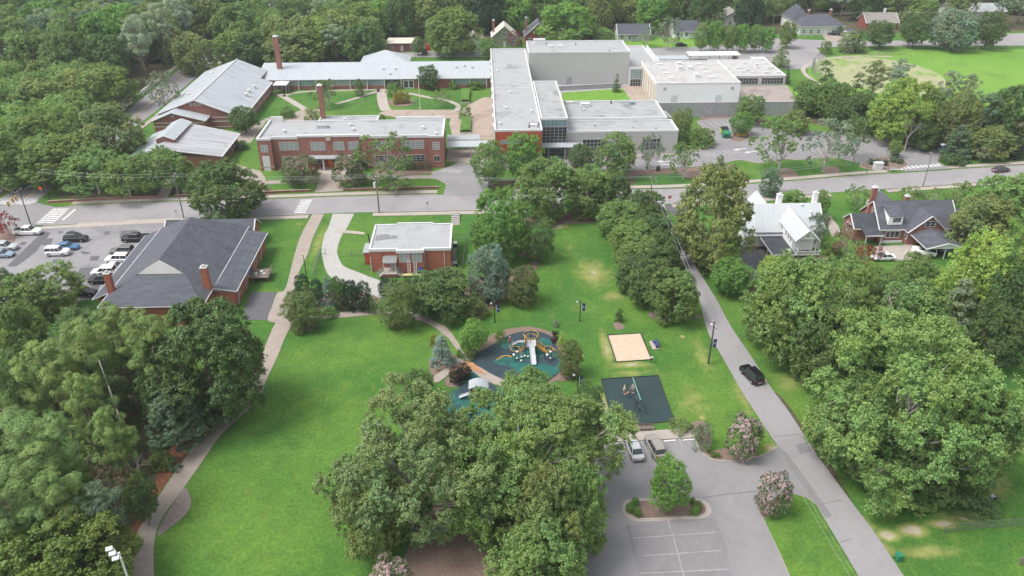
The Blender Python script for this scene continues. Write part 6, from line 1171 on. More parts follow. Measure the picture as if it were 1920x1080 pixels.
wood([(-44, 336), (120, 343), (120, 450), (-44, 450)], 13.5, [('oak', 'dark'), ('oak', 'mid'), ('oak', 'dark'), ('oak', 'hol'), ('oak', 'oli'), ('oak', 'fresh')], 'tree of the dark wood behind the far houses in the middle', 'trees of the dark wood behind the far houses', (6, 8.5), (14, 20), 8, [(-4, 318, 30, 342), (30, 325, 90, 350), (98, 350, 124, 374)])
wood([(120, 356), (340, 345), (420, 450), (120, 450)], 14, [('oak', 'mid'), ('oak', 'oli'), ('oak', 'dark'), ('oak', 'lit'), ('pine', 'gry')], 'tree of the mixed wood at the top right behind the houses', 'trees of the mixed wood at the top right', (6, 8.5), (12, 18), 9, [(124, 335, 190, 368), (200, 360, 245, 385)])
wood([(-130, 178), (-117, 178), (-117, 158), (-140, 150)], 9, [('elm', 'mid')], 'tree at the left edge above the crossing', 'trees at the left edge above the crossing', (5, 6), (9, 11), 10, [(-140, 150, -116, 175)])
wood([(-80, 60), (-44, 60), (-44, 100), (-56, 112), (-84, 112)], 9.5, [('maple', 'dark'), ('maple', 'mid')], 'understorey tree among the pines at the left', 'understorey trees among the pines', (3.2, 4.6), (6, 9), 12, [(-50, 60, -42, 90)])
# clipped hedge boxes in the courtyard
for nm, lab, a, b_, c in (('hedge', 'upper long clipped hedge in the paved court', (867, 172), (878, 193), 'fresh'), ('hedge', 'lower long clipped hedge in the paved court', (866, 226), (880, 250), 'fresh')):
    p = G(*a); q = G(*b_); rs = np.random.RandomState(5); x0, x1 = sorted((p[0]-.2, q[0]+.2)); y0, y1 = sorted((p[1], q[1])); n = 5000
    c_ = np.stack([rs.uniform(x0, x1, n), rs.uniform(y0, y1, n), rs.uniform(.9, 1.25, n)], 1); k = rs.rand(n) < .5; c_[k, 2] = rs.uniform(0, 1.2, k.sum()); s_ = rs.rand(n) < .5; c_[k & s_, 0] = x1; e_ = k & ~s_; c_[e_, 1] = y0
    nn = rs.normal(size=(n, 3))*.4+np.array([0, -.3, .8]); nn /= np.linalg.norm(nn, axis=1, keepdims=True); c_ -= np.array([(x0+x1)/2, (y0+y1)/2, 0])
    tv = rs.uniform(.8, 1.2, (n, 1))*np.ones((1, 3)); o = bpy.data.objects.new(nm, leaves_mesh('hedge', c_, nn, rs.uniform(.12, .2, n), tv, rs, LEAF)); C.objects.link(o); o.location = ((x0+x1)/2, (y0+y1)/2, 0); o.color = (*TN[c], 1); tag(o, lab, 'hedge')
    MB().box(x0-.3, x1+.3, y0-.3, y0-.05, 0, .35).build('kerb', M['stone'], o, org=None).location = (-(x0+x1)/2, -(y0+y1)/2, 0)
for i, (x, y, w_, l) in enumerate(((856, 704, 30, 'left half of the dark maroon hedge beside the playground path'), (870, 697, 28, 'right half of the dark maroon hedge beside the playground path'))): A_('ball', x, y-w_*.55, y+w_*.4, w_+4, (.085, .07, .05), l, name='hedge')
# ================================================================== VEHICLES
def loft(mb, secs, cap=True):
    n = len(secs[0]); P = [p for s_ in secs for p in s_]; F = []
    for k in range(len(secs)-1):
        for i in range(n): a = k*n; F.append((a+i, a+(i+1) % n, a+n+(i+1) % n, a+n+i))
    if cap: F += [tuple(range(n-1, -1, -1)), tuple(range((len(secs)-1)*n, len(secs)*n))]
    return mb.poly(P, F)
def sec(x, hw, z0, z1, r_=.12): return [(x, -hw+r_, z0), (x, hw-r_, z0), (x, hw, z0+r_), (x, hw, z1-r_*1.4), (x, hw-r_*1.3, z1), (x, -hw+r_*1.3, z1), (x, -hw, z1-r_*1.4), (x, -hw, z0+r_)]
CARS = {}
def car_master(style, col, nm):
    L_, W_, H_ = {'sedan': (4.8, 1.85, 1.45), 'suv': (4.8, 1.95, 1.78), 'pickup': (5.7, 2.0, 1.85), 'boxsuv': (4.7, 1.92, 1.88)}[style]; hw = W_/2; p = paint(nm, col)
    bh = {'sedan': .92, 'suv': 1.08, 'pickup': 1.12, 'boxsuv': 1.15}[style]; nose = {'sedan': .72, 'suv': .95, 'pickup': 1.05, 'boxsuv': 1.08}[style]; x0, x1 = -L_/2, L_/2; body = MB()
    loft(body, [sec(x0, hw-.14, .42, bh-.12), sec(x0+.18, hw-.03, .26, bh), sec(x0+1.2, hw, .22, bh+.02), sec(0, hw, .22, bh), sec(x1-1.3, hw, .22, bh-.02), sec(x1-.5, hw-.03, .24, nose+.05), sec(x1-.1, hw-.1, .28, nose-.08), sec(x1, hw-.25, .38, nose-.2)])
    g0, g1, t0, t1 = {'sedan': (-1.75, 1.05, -1.05, .3), 'suv': (-2.2, 1.0, -1.9, .3), 'pickup': (-.95, 1.25, -.75, .6), 'boxsuv': (-2.2, .95, -2.05, .5)}[style]
    if style == 'pickup': body.box(x0+.1, -1.05, -hw+.02, -hw+.14, bh-.02, bh+.14); body.box(x0+.1, -1.05, hw-.14, hw-.02, bh-.02, bh+.14); body.box(x0+.04, x0+.14, -hw+.05, hw-.05, bh-.02, bh+.12)
    gl = MB(); b0 = bh-.02; loft(gl, [[(g0, -hw+.1, b0), (g0, hw-.1, b0), (t0, hw-.28, H_-.06), (t0, -hw+.28, H_-.06)], [(g1, -hw+.1, b0), (g1, hw-.1, b0), (t1, hw-.28, H_-.06), (t1, -hw+.28, H_-.06)]])
    roof = MB(); loft(roof, [[(t0-.04, -hw+.27, H_-.08), (t0-.04, hw-.27, H_-.08), (t0+.05, hw-.36, H_), (t0+.05, -hw+.36, H_)], [(t1+.04, -hw+.27, H_-.08), (t1+.04, hw-.27, H_-.08), (t1-.1, hw-.36, H_), (t1-.1, -hw+.36, H_)]])
    for s_ in (-1, 1):
        for f in ((.0, .42, .68, 1) if style in ('suv', 'boxsuv') else (0, .5, 1)): a = g0+(g1-g0)*f; b_ = t0+(t1-t0)*f; roof.tube((a, s_*(hw-.1), b0), (b_, s_*(hw-.27), H_-.06), .045, n=4)
        if style in ('suv', 'boxsuv'): roof.tube((t0+.2, s_*(hw-.36), H_+.06), (t1-.2, s_*(hw-.36), H_+.06), .025, n=4)
    parts = [('body', body, [p], True), ('window', gl, [M['glass']], False), ('roof', roof, [p], False)]
    if style == 'pickup': bd = MB().box(x0+.16, -1.1, -hw+.16, hw-.16, bh+.0, bh+.03); parts.append(('truck_bed', bd, [M['blackm']], False))
    out = []
    for n_, mb, ms, sm in parts: me = mb.mesh(n_, ms, (0, 0, 0)); out.append((n_, me, (0, 0, 0), None))
    wr = .36 if style != 'sedan' else .33; ty = MB(); ty.tube((0, -.12, 0), (0, .12, 0), wr, wr, 14); tm = ty.mesh('tyre', [M['tyre']], (0, 0, 0)); ri = MB(); ri.tube((0, -.13, 0), (0, .13, 0), wr*.6, wr*.6, 10); rm = ri.mesh('rim', [M['rim']], (0, 0, 0))
    for x in (x0+.95, x1-.95):
        for y in (-hw+.1, hw-.1): out.append(('wheel', tm, (x, y, wr), rm))
    for y in (-hw+.3, hw-.3):
        out.append(('headlight', MB().box(x1-.22, x1-.06, y-.18, y+.18, nose-.34, nose-.17).mesh('headlight', [M['head']], (0, 0, 0)), (0, 0, 0), None))
        out.append(('tail_light', MB().box(x0-.01, x0+.12, y-.1, y+.1, bh-.36, bh-.1).mesh('tail_light', [M['tail']], (0, 0, 0)), (0, 0, 0), None))
    pl = MB().box(x0-.03, x0, -.25, .25, .55, .7).mesh('number_plate', [M['trim']], (0, 0, 0)); out.append(('number_plate', pl, (0, 0, 0), None)); return out
def car(style, px, py, hd, col, nm, label, cat='car', group='parked cars', uv=None):
    if (style, nm) not in CARS: CARS[style, nm] = car_master(style, col, nm)
    u, v = uv or G(px, py); o = bpy.data.objects.new({'sedan': 'parked_car', 'suv': 'parked_suv', 'pickup': 'pickup_truck', 'boxsuv': 'parked_suv'}[style], None); C.objects.link(o); o.location = (u, v, Z4+.005); o.rotation_euler = (0, 0, R(hd)); tag(o, label, cat, group)
    for n_, me, loc, ch in CARS[style, nm]:
        c = bpy.data.objects.new(n_, me); C.objects.link(c); c.parent = o; c.location = loc
        if ch: d_ = bpy.data.objects.new('rim', ch); C.objects.link(d_); d_.parent = c
    return o
K = (.012, .012, .014)
car('pickup', 54, 439, 0, (.8, .8, .8), 'white', 'white pickup truck beside the red leaved tree in the left car park', 'pickup truck')
car('suv', 144, 452, 0, K, 'black', 'black estate car alone in the upper middle of the left car park')
car('sedan', 127, 467, 0, (.05, .16, .32), 'blue', 'blue car behind the white estate in the left car park')
car('boxsuv', 110, 478, 0, (.72, .72, .72), 'offwhite', 'white square estate in front of the blue car in the left car park')
car('pickup', 256, 452, 180, K, 'black', 'black pickup truck nearest the street in the row by the charcoal roofed hall', 'pickup truck')
car('suv', 231, 476, 180, (.13, .13, .12), 'dgrey', 'dark grey estate below the black pickup in the row by the hall')
car('boxsuv', 222, 492, 180, (.8, .8, .8), 'white', 'white van like car third in the row by the hall', 'van')
car('sedan', 210, 505, 180, (.5, .52, .53), 'silver', 'silver car between two white ones in the row by the hall')
car('suv', 197, 515, 180, (.8, .8, .8), 'white', 'white estate second from the bottom of the row by the hall')
car('suv', 192, 530, 180, K, 'black', 'black estate at the foot of the row by the hall, beside the brick chimney')
car('sedan', 158, 553, 0, K, 'black', 'black saloon parked lowest in the left car park')
car('suv', 12, 468, 0, (.45, .45, .45), 'silver', 'silver estate cut by the left edge of the photo')
car('sedan', 5, 481, 0, (.25, .33, .42), 'pblue', 'pale blue car at the left edge below the silver estate')
car('sedan', 42, 545, 0, (.8, .8, .8), 'white', 'white car hidden under the rounded tree of the left car park')
car('sedan', 1189, 847, 96, (.52, .56, .58), 'silver', 'silver saloon parked nose in below the swing mat')
car('suv', 1228, 844, 99, (.33, .30, .27), 'tan', 'tan grey estate parked right of the silver saloon')
c = car('boxsuv', 1408, 709, 106, K, 'black', 'black estate with roof rails driving on the one-way road', 'car', 'cars on the roads'); c.name = 'driven_car'
c = car('sedan', 1876, 322, 15, (.1, .06, .08), 'plum', 'dark car on the main street at the right edge', 'car', 'cars on the roads'); c.name = 'driven_car'
car('boxsuv', 1712, 462, 150, (.8, .8, .8), 'white', 'white estate with dark roof half under the carport of the brick house', uv=(89.6, 140.6)); car('sedan', 1760, 472, 180, K, 'black', 'black car deep under the carport of the brick house', uv=(93.4, 140.6))
car('suv', 1562, 66, 160, K, 'black', 'black car in front of the large pale green house'); car('suv', 1582, 67, 120, (.8, .8, .8), 'white', 'white car right of the black one by the pale green house'); car('sedan', 1592, 62, 150, (.2, .25, .5), 'dblue', 'blue car behind the white one by the pale green house')
car('sedan', 884, 100, 60, (.52, .56, .58), 'silver', 'silver car on the far driveway behind the long wing'); car('sedan', 1277, 87, 0, K, 'black', 'dark car on the far street behind the annex'); car('sedan', 876, 93, 100, (.05, .16, .32), 'blue', 'blue car at the little far cottage'); car('suv', 796, 101, 90, K, 'black', 'dark car beside the white roofed bungalow')
car('sedan', 1655, 487, 180, (.8, .8, .8), 'white', 'white car at the lower edge of the concrete drive of the brick house')
# ================================================================== POLES, LAMPS, WIRES
def pole(px, py, top, label, r0=.17, m='pole', cross=1, kit=False, name='utility_pole', h=None):
    u, v = G(px, py)
    if h is None:
        lo, hi = 2, 30
        for _ in range(30):
            k = (lo+hi)/2
            if PROJ(u, v, k)[1] > top: lo = k
            else: hi = k
        h = lo
    o = thing(name, label, 'utility pole', (u, v, 0)); MB().tube((u, v, 0), (u, v, h), r0, r0*.62, 8).build('post', M[m], o)
    if cross:
        t = MB(); [t.box(u-.06, u+.06, v-1.0, v+1.0, h-.7-i*.9, h-.57-i*.9) for i in range(cross)]; t.build('crossarm', M[m], o)
        t = MB(); [t.tube((u, v+y, h-.57), (u, v+y, h-.35), .05, n=6) for y in (-.9, -.45, .45, .9)]; t.build('insulator', M['trim'], o)
    if kit:
        MB().tube((u-.45, v, h-3.4), (u-.45, v, h-2.2), .28, n=10).build('transformer', M['trim'], o); t = MB(); [t.tube((u+x, v, h-1.6-y), (u+x, v, h-1.2-y), .08, n=6) for x, y in ((-.5, 0), (.4, .1), (.55, .7), (-.3, .8))]; t.build('switchgear', M['trim'], o)
    return (u, v, h)
P1 = pole(1328, 682, 603, 'tall dark pole with floodlights and a navy banner beside the one-way road', .17, 'poled', 1); P2 = pole(711, 399, 325, 'pale pole loaded with transformer and switches opposite the school', .2, 'pole', 2, True); P3 = pole(1730, 351, 284, 'bare pole across the street behind the brick house', .14, 'pole', 1)
P4 = pole(94, 379, 317, 'dark leaning pole at the brick wall corner by the crossing', .16, 'poled', 1); P5 = pole(58, 422, 352, 'signal pole carrying cables at the car park corner', .13, 'poled', 1); P6 = pole(345, 410, 324, 'pole with crossarms beside the big dark tree', .15, 'pole', 2)
P7 = pole(1624, 325, 290, 'short light wooden pole by the pavement near the white box', .12, 'pole', 1); P8 = pole(902, 111, 69, 'far pole behind the left end of the long grey wing', .14, 'pole', 1); P9 = pole(1612, 54, 21, 'far pole beside the pale green house', .14, 'pole', 1); P10 = pole(1832, 95, 65, 'tan pole at the far side of the field', .14, 'newwood', 1)
P11 = pole(237, 213, 186, 'pole with transformer by the side street wall', .14, 'pole', 1, True); P12 = pole(251, 191, 159, 'slender pole above the side street wall', .12, 'pole', 0); P13 = pole(1798, 97, 89, 'short wooden post at the far side of the field', .12, 'newwood', 0); P14 = pole(1448, 52, 27, 'far white pole by the bright street trees', .13, 'pole', 1); P15 = pole(750, 102, 83, 'far pole left of the white roofed bungalow', .12, 'pole', 0); P16 = pole(778, 108, 84, 'far pole right of the white roofed bungalow', .12, 'pole', 1)
P17 = pole(1460, 319, 303, 'small service pole in the mulch of the lawn tree', .1, 'gmetal', 0, name='service_pole')
o = thing('floodlight', 'pair of white floodlight heads on the tall dark roadside pole', 'floodlight', (P1[0], P1[1], 7.6))
for x in (-.45, .25): MB().ball((P1[0]+x, P1[1]-.2, 7.7-(.5 if x > 0 else 0)), .22, .22, .16, 8, 5).build('lamp_head', M['trim'], o); MB().tube((P1[0], P1[1], 7.5-(.5 if x > 0 else 0)), (P1[0]+x, P1[1]-.2, 7.6-(.5 if x > 0 else 0)), .04, n=5).build('bracket', M['gmetal'], o)
def banner(u, v, z, lab, w_=.62, h=1.45, side=1):
    o = thing('banner', lab, 'banner', (u+side*.15, v, z)); a, b_ = sorted((u+side*.22, u+side*(.22+w_)))
    MB().box(a, b_, v-.012, v+.012, z, z+h).build('cloth', M['navy'], o); t = MB(); t.box(a, a+.1, v-.02, v+.02, z, z+h); t.build('white_stripe', M['trim'], o)
    m_ = MB(); cx = (a+b_)/2+.05
    m_.face([(cx+dx*.18, v-.025, z+h*(.5+dz*.16)) for dx, dz in ((-1, -.1), (-.3, -.5), (0, -1), (.3, -.5), (1, -.1), (.35, .1), (.1, 1), (-.2, .3))]); m_.build('emblem', M['trim'], o)
    t = MB(); t.tube((u, v, z+h), (u+side*(.25+w_), v, z+h), .025, n=5); t.tube((u, v, z), (u+side*(.25+w_), v, z), .025, n=5); t.build('rod', M['blackm'], o)
banner(P1[0], P1[1], 3.3, 'navy banner hanging on the tall dark roadside pole')
def lamp(px, py, top, lab, ban, side=1):
    u, v = G(px, py); lo, hi = 2, 12
    for _ in range(30):
        k = (lo+hi)/2
        if PROJ(u, v, k)[1] > top: lo = k
        else: hi = k
    h = lo; o = thing('street_lamp', lab, 'street lamp', (u, v, 0)); MB().tube((u, v, 0), (u, v, h), .09, .06, 8).build('post', M['blackm'], o); MB().tube((u, v, 0), (u, v, .35), .14, .12, 8).build('base', M['blackm'], o)
    MB().tube((u, v, h), (u-side*.55, v, h+.05), .035, n=6).build('arm', M['blackm'], o); MB().tube((u-side*.6, v, h-.1), (u-side*.6, v, h+.06), .24, .12, 10).build('lamp_head', M['gmetal'], o)
    if ban: banner(u, v, h-1.9, ban, side=side)
lamp(1087, 602, 565, 'black lamp post alone on the open grass right of the path', 'navy banner on the lamp post on the open grass'); lamp(928, 605, 568, 'black lamp post on the grass above the playground', 'navy banner on the lamp post above the playground'); lamp(352, 834, 794, 'black lamp post in the pine straw left of the path', 'navy banner on the lamp post in the pine straw', -1)
lamp(1082, 738, 702, 'black lamp post between the playground and the swing mat', 'navy banner on the lamp post left of the swing mat')
u, v = G(376//1+0, 521); lamp(574, 514, 479, 'grey path lamp behind the leftmost holly', None)
u, v = G(223, 1036, 13.6); o = thing('floodlight_mast', 'white mast with three square floodlights at the bottom left', 'floodlight mast', (u, v, 0)); MB().tube((u, v, 0), (u, v, 13.6), .17, .1, 10).build('mast', M['trim'], o)
MB().tube((u-.9, v+.55, 13.95), (u+.35, v-.5, 13.3), .06, n=6).build('crossarm', M['trim'], o)
for i in range(3):
    x, y, z = u-.95+i*.42, v+.2-i*.42, 13.95-i*.22; t = MB(); t.cbox((x, y, z), .62, .5, .12, .4); t.box(x-.06, x+.06, y-.06, y+.06, z-.3, z); t.build('floodlight', M['trim'], o)
def wires(name, label, pairs, sag=.8, r_=.02):
    o = MB()
    for a, b_ in pairs:
        a = Vector(a); b_ = Vector(b_); n = 8; pts = []
        for i in range(n+1): t = i/n; p = a.lerp(b_, t); p.z -= sag*4*t*(1-t); pts.append(p)
        o.path(pts, r_, n=3)
    tag(o.build(name, M['gmetal']), label, 'power line')
S0 = (G(1640, 1150, 8)[0], G(1640, 1150, 8)[1], 8.6); u, v = S0[:2]
o = thing('utility_pole', 'roadside pole just below the bottom edge carrying the near wires', 'utility pole', (u, v, 0)); MB().tube((u, v, 0), (u, v, 9.2), .16, .1, 8).build('post', M['pole'], o); MB().box(u-1, u+1, v-.06, v+.06, 8.5, 8.62).build('crossarm', M['pole'], o)
p1 = (P1[0], P1[1], P1[2]-.5); far = (38.8, 163.0, 8.8)
u, v = far[:2]; o = thing('utility_pole', 'pole hidden by the oaks at the top of the one-way road', 'utility pole', (u-1.6, v, 0)); MB().tube((u-1.6, v, 0), (u-1.6, v, 9.2), .16, .1, 8).build('post', M['pole'], o); MB().box(u-2.6, u-.6, v-.05, v+.05, 8.6, 8.7).build('crossarm', M['pole'], o)
wires('power_line', 'three thin wires over the grass strip at the lower right', [((p1[0]+d, p1[1], p1[2]-abs(d)), (S0[0]+d*2, S0[1], S0[2])) for d in (-.3, 0, .3)], 1.0, .016); wires('power_line', 'two thin wires over the oaks of the road line', [((p1[0]+d, p1[1], p1[2]), (far[0]-1.6+d*2.5, far[1], far[2])) for d in (-.2, .2)], 1.2)
def T3(p, dz=-.5, dx=0): return (p[0], p[1]+dx, p[2]+dz)
wires('power_line', 'wires along the main street from the big tree pole to the transformer pole', [(T3(P6, -.4, d), T3(P2, -.4, d)) for d in (-.9, 0, .9)]); wires('power_line', 'wires along the main street from the crossing to the big tree pole', [(T3(P4, -.4, d), T3(P6, -.4, d)) for d in (-.9, .9)]); wires('power_line', 'signal cable hanging over the crossing at the left', [(T3(P4, -1), T3(P5, -1)), (T3(P5, -1.6), (-118, 176, 7))], .5)
wires('power_line', 'wires along the main street right of the transformer pole', [(T3(P2, -.4, d), (far[0]-1.6, far[1]+d*.5, far[2])) for d in (-.9, 0, .9)]); wires('power_line', 'far wires behind the classroom wing', [(T3(P16, -.3), T3(P8, -.3)), (T3(P16, -1.1), T3(P8, -1.1)), (T3(P8, -.3), (40, 306, 9))], .6, .03); wires('power_line', 'far wires near the pale green house', [(T3(P14, -.3, d), T3(P9, -.3, d)) for d in (-.8, .8)]+[(T3(P9, -.3, d), (230, 345, 9)) for d in (-.8, .8)], .6, .03)
wires('power_line', 'wires along the main street at the right', [((far[0]-1.6, far[1]+d, far[2]), T3(P3, -.4, d)) for d in (-.6, .6)], 1.0)
for i, (px, py, z) in enumerate(((24, 378, 4.2), (30, 374, 4.2), (16, 385, 4.2))):
    u, v = G(px, py-2, z); o = thing('traffic_signal', ('middle', 'right', 'left')[i]+' amber traffic signal box hanging over the crossing at the left', 'traffic signal', (u, v, z)); MB().box(u-.2, u+.2, v-.15, v+.15, z-.5, z+.6).build('housing', M['ypaint'], o)
    for k, c_ in enumerate(('blackm', 'blackm', 'green')): MB().tube((u, v-.16, z+.4-k*.36), (u, v-.2, z+.4-k*.36), .12, n=8).build('lens', M[c_], o)
    MB().tube((u, v, z+.6), (u, v, z+2.2), .02, n=4).build('hanger', M['blackm'], o)
# ================================================================== SIGNS, BENCHES, BINS
def sign(px, py, h, lab, kind):
    u, v = G(px, py); o = thing('road_sign', lab, 'road sign', (u, v, 0)); MB().tube((u, v, 0), (u, v, h), .04, n=6).build('post', M['gmetal'], o)
    if kind == 'noentry': MB().tube((u, v-.05, h-.05), (u, v-.09, h-.05), .42, .42, 20).build('plate', M['red'], o); MB().box(u-.28, u+.28, v-.105, v-.092, h-.12, h+.02).build('white_bar', M['trim'], o); MB().tube((u, v-.04, h-.05), (u, v-.05, h-.05), .46, .46, 20).build('rim', M['trim'], o)
    elif kind == 'white': MB().box(u-.3, u+.3, v-.05, v-.03, h-.7, h+.1).build('plate', M['trim'], o)
    elif kind == 'orange': MB().tube((u, v-.05, h), (u, v-.08, h), .45, .45, 8).build('plate', M['orange'], o)
    else: MB().box(u-.28, u+.28, v-.05, v-.03, h-.6, h+.05).build('plate', M['gmetal'], o)
sign(1254, 387, 2.4, 'round red no entry sign at the head of the one-way road', 'noentry'); sign(836, 352, 2.3, 'white sign at the mouth of the school drive', 'white'); sign(802, 395, 2.2, 'dark backed sign on the pavement opposite the school', 'grey'); sign(82, 372, 2.6, 'round orange sign on the corner by the brick wall', 'orange'); sign(1316, 272, 1.4, 'small white sign by the bushes of the front car park', 'white'); sign(228, 366, 1.6, 'small white board on the lawn under the flat topped elms', 'white')
sign(332, 407, 1.8, 'low dark sign beside the pole with crossarms', 'grey'); sign(507, 356, 1.6, 'thin blue sign post on the grass left of the school walk', 'grey'); sign(1462, 313, 1.8, 'white notice on the lawn tree by the street', 'white'); sign(548, 361, .8, 'little white board on the school lawn', 'white'); sign(1770, 304, 1.0, 'small white notice beside the clipped bush at the right drive', 'white')
u, v = G(1645, 317); o = thing('utility_box', 'white cube shaped cabinet on the lawn by the street', 'cabinet', (u, v, 0)); MB().box(u-1.1, u+1.1, v-.6, v+.6, .1, 1.7).build('case', M['trim'], o); MB().prism([(u-1.2, v-.7), (u+1.2, v-.7), (u+1.2, v+.7), (u-1.2, v+.7)], 1.7, 1.82).build('lid', M['trim'], o); MB().box(u-1.2, u+1.2, v-.7, v+.7, 0, .1).build('plinth', M['walk'], o)
u, v = G(1675, 321); o = thing('bench', 'pale bench on the pavement near the white cabinet', 'bench', (u, v, 0)); MB().box(u-.8, u+.8, v-.25, v+.25, .42, .5).build('seat', M['stone'], o); MB().box(u-.8, u+.8, v+.2, v+.28, .5, .95).build('backrest', M['stone'], o); [MB().box(u+s_*.6-.06, u+s_*.6+.06, v-.22, v+.22, 0, .42).build('leg', M['stone'], o) for s_ in (-1, 1)]
u, v = G(1765, 286); o = thing('portable_toilet', 'dark blue portable toilet with white roof at the right car park', 'portable toilet', (u, v, 0)); MB().box(u-.6, u+.6, v-.6, v+.6, .1, 2.1).build('cabin', M['navy'], o); t = MB(); loft(t, [[(u-.65, v-.65, 2.1), (u-.65, v+.65, 2.1), (u-.4, v+.65, 2.4), (u-.4, v-.65, 2.4)], [(u+.65, v-.65, 2.1), (u+.65, v+.65, 2.1), (u+.4, v+.65, 2.4), (u+.4, v-.65, 2.4)]]); t.build('roof', M['trim'], o); MB().box(u-.4, u+.4, v-.64, v-.6, .2, 2.0).build('door', M['blue'], o)
for px, py, m, lab in ((1361, 258, 'green', 'dark green dumpster in the front car park'), (1357, 250, 'lime', 'lime sided dumpster behind the dark green one')):
    u, v = G(px, py); o = thing('dumpster', lab, 'dumpster', (u, v, 0)); MB().poly([(u-1, v-.7, .2), (u+1, v-.7, .2), (u+1, v+.8, .2), (u-1, v+.8, .2), (u-1.05, v-1.0, 1.4), (u+1.05, v-1.0, 1.4), (u+1.05, v+.8, 1.8), (u-1.05, v+.8, 1.8)], [(0, 3, 2, 1), (4, 5, 6, 7), (0, 1, 5, 4), (1, 2, 6, 5), (2, 3, 7, 6), (3, 0, 4, 7)]).build('body', M[m], o); MB().poly([(u-1.08, v-1.04, 1.43), (u+1.08, v-1.04, 1.43), (u+1.08, v+.82, 1.83), (u-1.08, v+.82, 1.83)], [(0, 1, 2, 3)]).build('lid', M['green' if m == 'green' else 'blackm'], o); [MB().box(u+s_*.9-.08, u+s_*.9+.08, v-.6, v+.6, 0, .2).build('skid', M['blackm'], o) for s_ in (-1, 1)]
u, v = G(1389, 253); tag(MB().ribbon([(u-1.5, v-.4), (u-.8, v-1), (u+.8, v-1), (u+1.5, v-.4)], .4, 0, .8).build('barrier', M['ypaint'], None, org=(u, v, 0)), 'yellow barrier at the foot of the island tree', 'barrier')
for px, py, lab, c_ in ((12, 358, 'yellow fire hydrant on the verge left of the side street', 'ypaint'), (264, 227, 'dark red fire hydrant by the side street kerb', 'red')):
    u, v = G(px, py); o = thing('fire_hydrant', lab, 'fire hydrant', (u, v, 0)); MB().tube((u, v, 0), (u, v, .75), .16, .14, 8).build('barrel', M[c_], o); MB().ball((u, v, .78), .16, .16, .16, 8, 5).build('cap', M[c_], o); MB().tube((u-.28, v, .5), (u+.28, v, .5), .08, n=6).build('outlet', M[c_], o)
# bins, bench and box near the swings
u, v = G(1190, 806); u, v = G(1162, 807); o = thing('litter_bin', 'black litter bin in the mulch below the swing mat', 'litter bin', (u, v, 0)); MB().tube((u, v, 0), (u, v, 1.0), .26, .3, 10).build('body', M['blackm'], o); MB().tube((u, v, 1.0), (u, v, 1.08), .32, .32, 10).build('rim', M['blackm'], o)
def bench(px, py, lab, m, rz=0, w_=1.8):
    u, v = G(px, py); o = thing('park_bench', lab, 'bench', (u, v, 0), rz=rz); ORG[o] = None
    t = MB(); [t.box(-w_/2, w_/2, -.25+i*.17, -.12+i*.17, .43, .47) for i in range(3)]; t.build('seat', M[m], o); t = MB(); [t.box(-w_/2, w_/2, .27, .31, .52+i*.14, .63+i*.14) for i in range(3)]; t.build('backrest', M[m], o)
    for s_ in (-1, 1): MB().box(s_*w_*.42-.05, s_*w_*.42+.05, -.22, .3, 0, .43).build('leg', M['blackm' if m == 'navy' else 'stone'], o)
    return o
bench(1212, 806, 'stone legged bench with brown seat below the swing mat', 'wood', 0, 2.2)
psheet('paving_slab', [(1217, 641), (1232, 637), (1237, 654), (1224, 656)], Z3, M['walk']); bench(1229, 648, 'blue park bench on a slab right of the sand pit', 'navy', R(-82), 1.9)
u, v = G(1220, 680); o = thing('notice_stand', 'small grey sign stand at the lower right corner of the sand pit', 'sign', (u, v, 0)); MB().tube((u, v, 0), (u, v, 1.0), .05, n=6).build('post', M['blackm'], o); MB().cbox((u, v, 1.05), .8, .45, .05, .2).build('board', M['gmetal'], o)
u, v = G(1143, 796); o = thing('notice_stand', 'white notice at the lower left corner of the swing mat', 'sign', (u, v, 0)); MB().tube((u, v, 0), (u, v, .9), .04, n=6).build('post', M['blackm'], o); MB().box(u-.15, u+.25, v-.03, v, .35, .95).build('board', M['trim'], o)
for i, (x0_, y0_, x1_, y1_) in enumerate(((1141, 836, 1159, 834), (1245, 829, 1267, 827), (1281, 827, 1303, 825))):
    a = G(x0_, y0_); b_ = G(x1_, y1_); o = MB().ribbon([(a[0]-(a[0]+b_[0])/2, a[1]-(a[1]+b_[1])/2), (b_[0]-(a[0]+b_[0])/2, b_[1]-(a[1]+b_[1])/2)], .24, 0, .15).build('wheel_stop', M['trim']); o.location = ((a[0]+b_[0])/2, (a[1]+b_[1])/2, Z3); tag(o, ('concrete wheel stop left of the silver saloon', 'concrete wheel stop right of the tan grey estate', 'concrete wheel stop at the right end of the parking row')[i], 'wheel stop', 'concrete wheel stops')
u, v = G(1683, 1051); o = thing('wheelie_bin', 'green wheeled bin on the verge at the bottom right', 'wheelie bin', (u, v, 0)); MB().poly([(u-.25, v-.28, .1), (u+.25, v-.28, .1), (u+.25, v+.28, .1), (u-.25, v+.28, .1), (u-.32, v-.36, 1.0), (u+.32, v-.36, 1.0), (u+.32, v+.36, 1.05), (u-.32, v+.36, 1.05)], [(0, 3, 2, 1), (4, 5, 6, 7), (0, 1, 5, 4), (1, 2, 6, 5), (2, 3, 7, 6), (3, 0, 4, 7)]).build('body', M['green'], o); MB().box(u-.34, u+.34, v-.38, v+.38, 1.05, 1.1).build('lid', M['green'], o); MB().tube((u-.3, v+.3, .12), (u+.3, v+.3, .12), .12, n=8).build('wheel', M['blackm'], o)
u, v = G(1858, 934); o = thing('well_cover', 'small dark box with pale lid on the grass at the right', 'utility box', (u, v, 0)); MB().box(u-.5, u+.5, v-.35, v+.35, 0, .35).build('base', M['blackm'], o); MB().cbox((u, v, .4), .8, .55, .08, .1).build('lid', M['gmetal'], o)
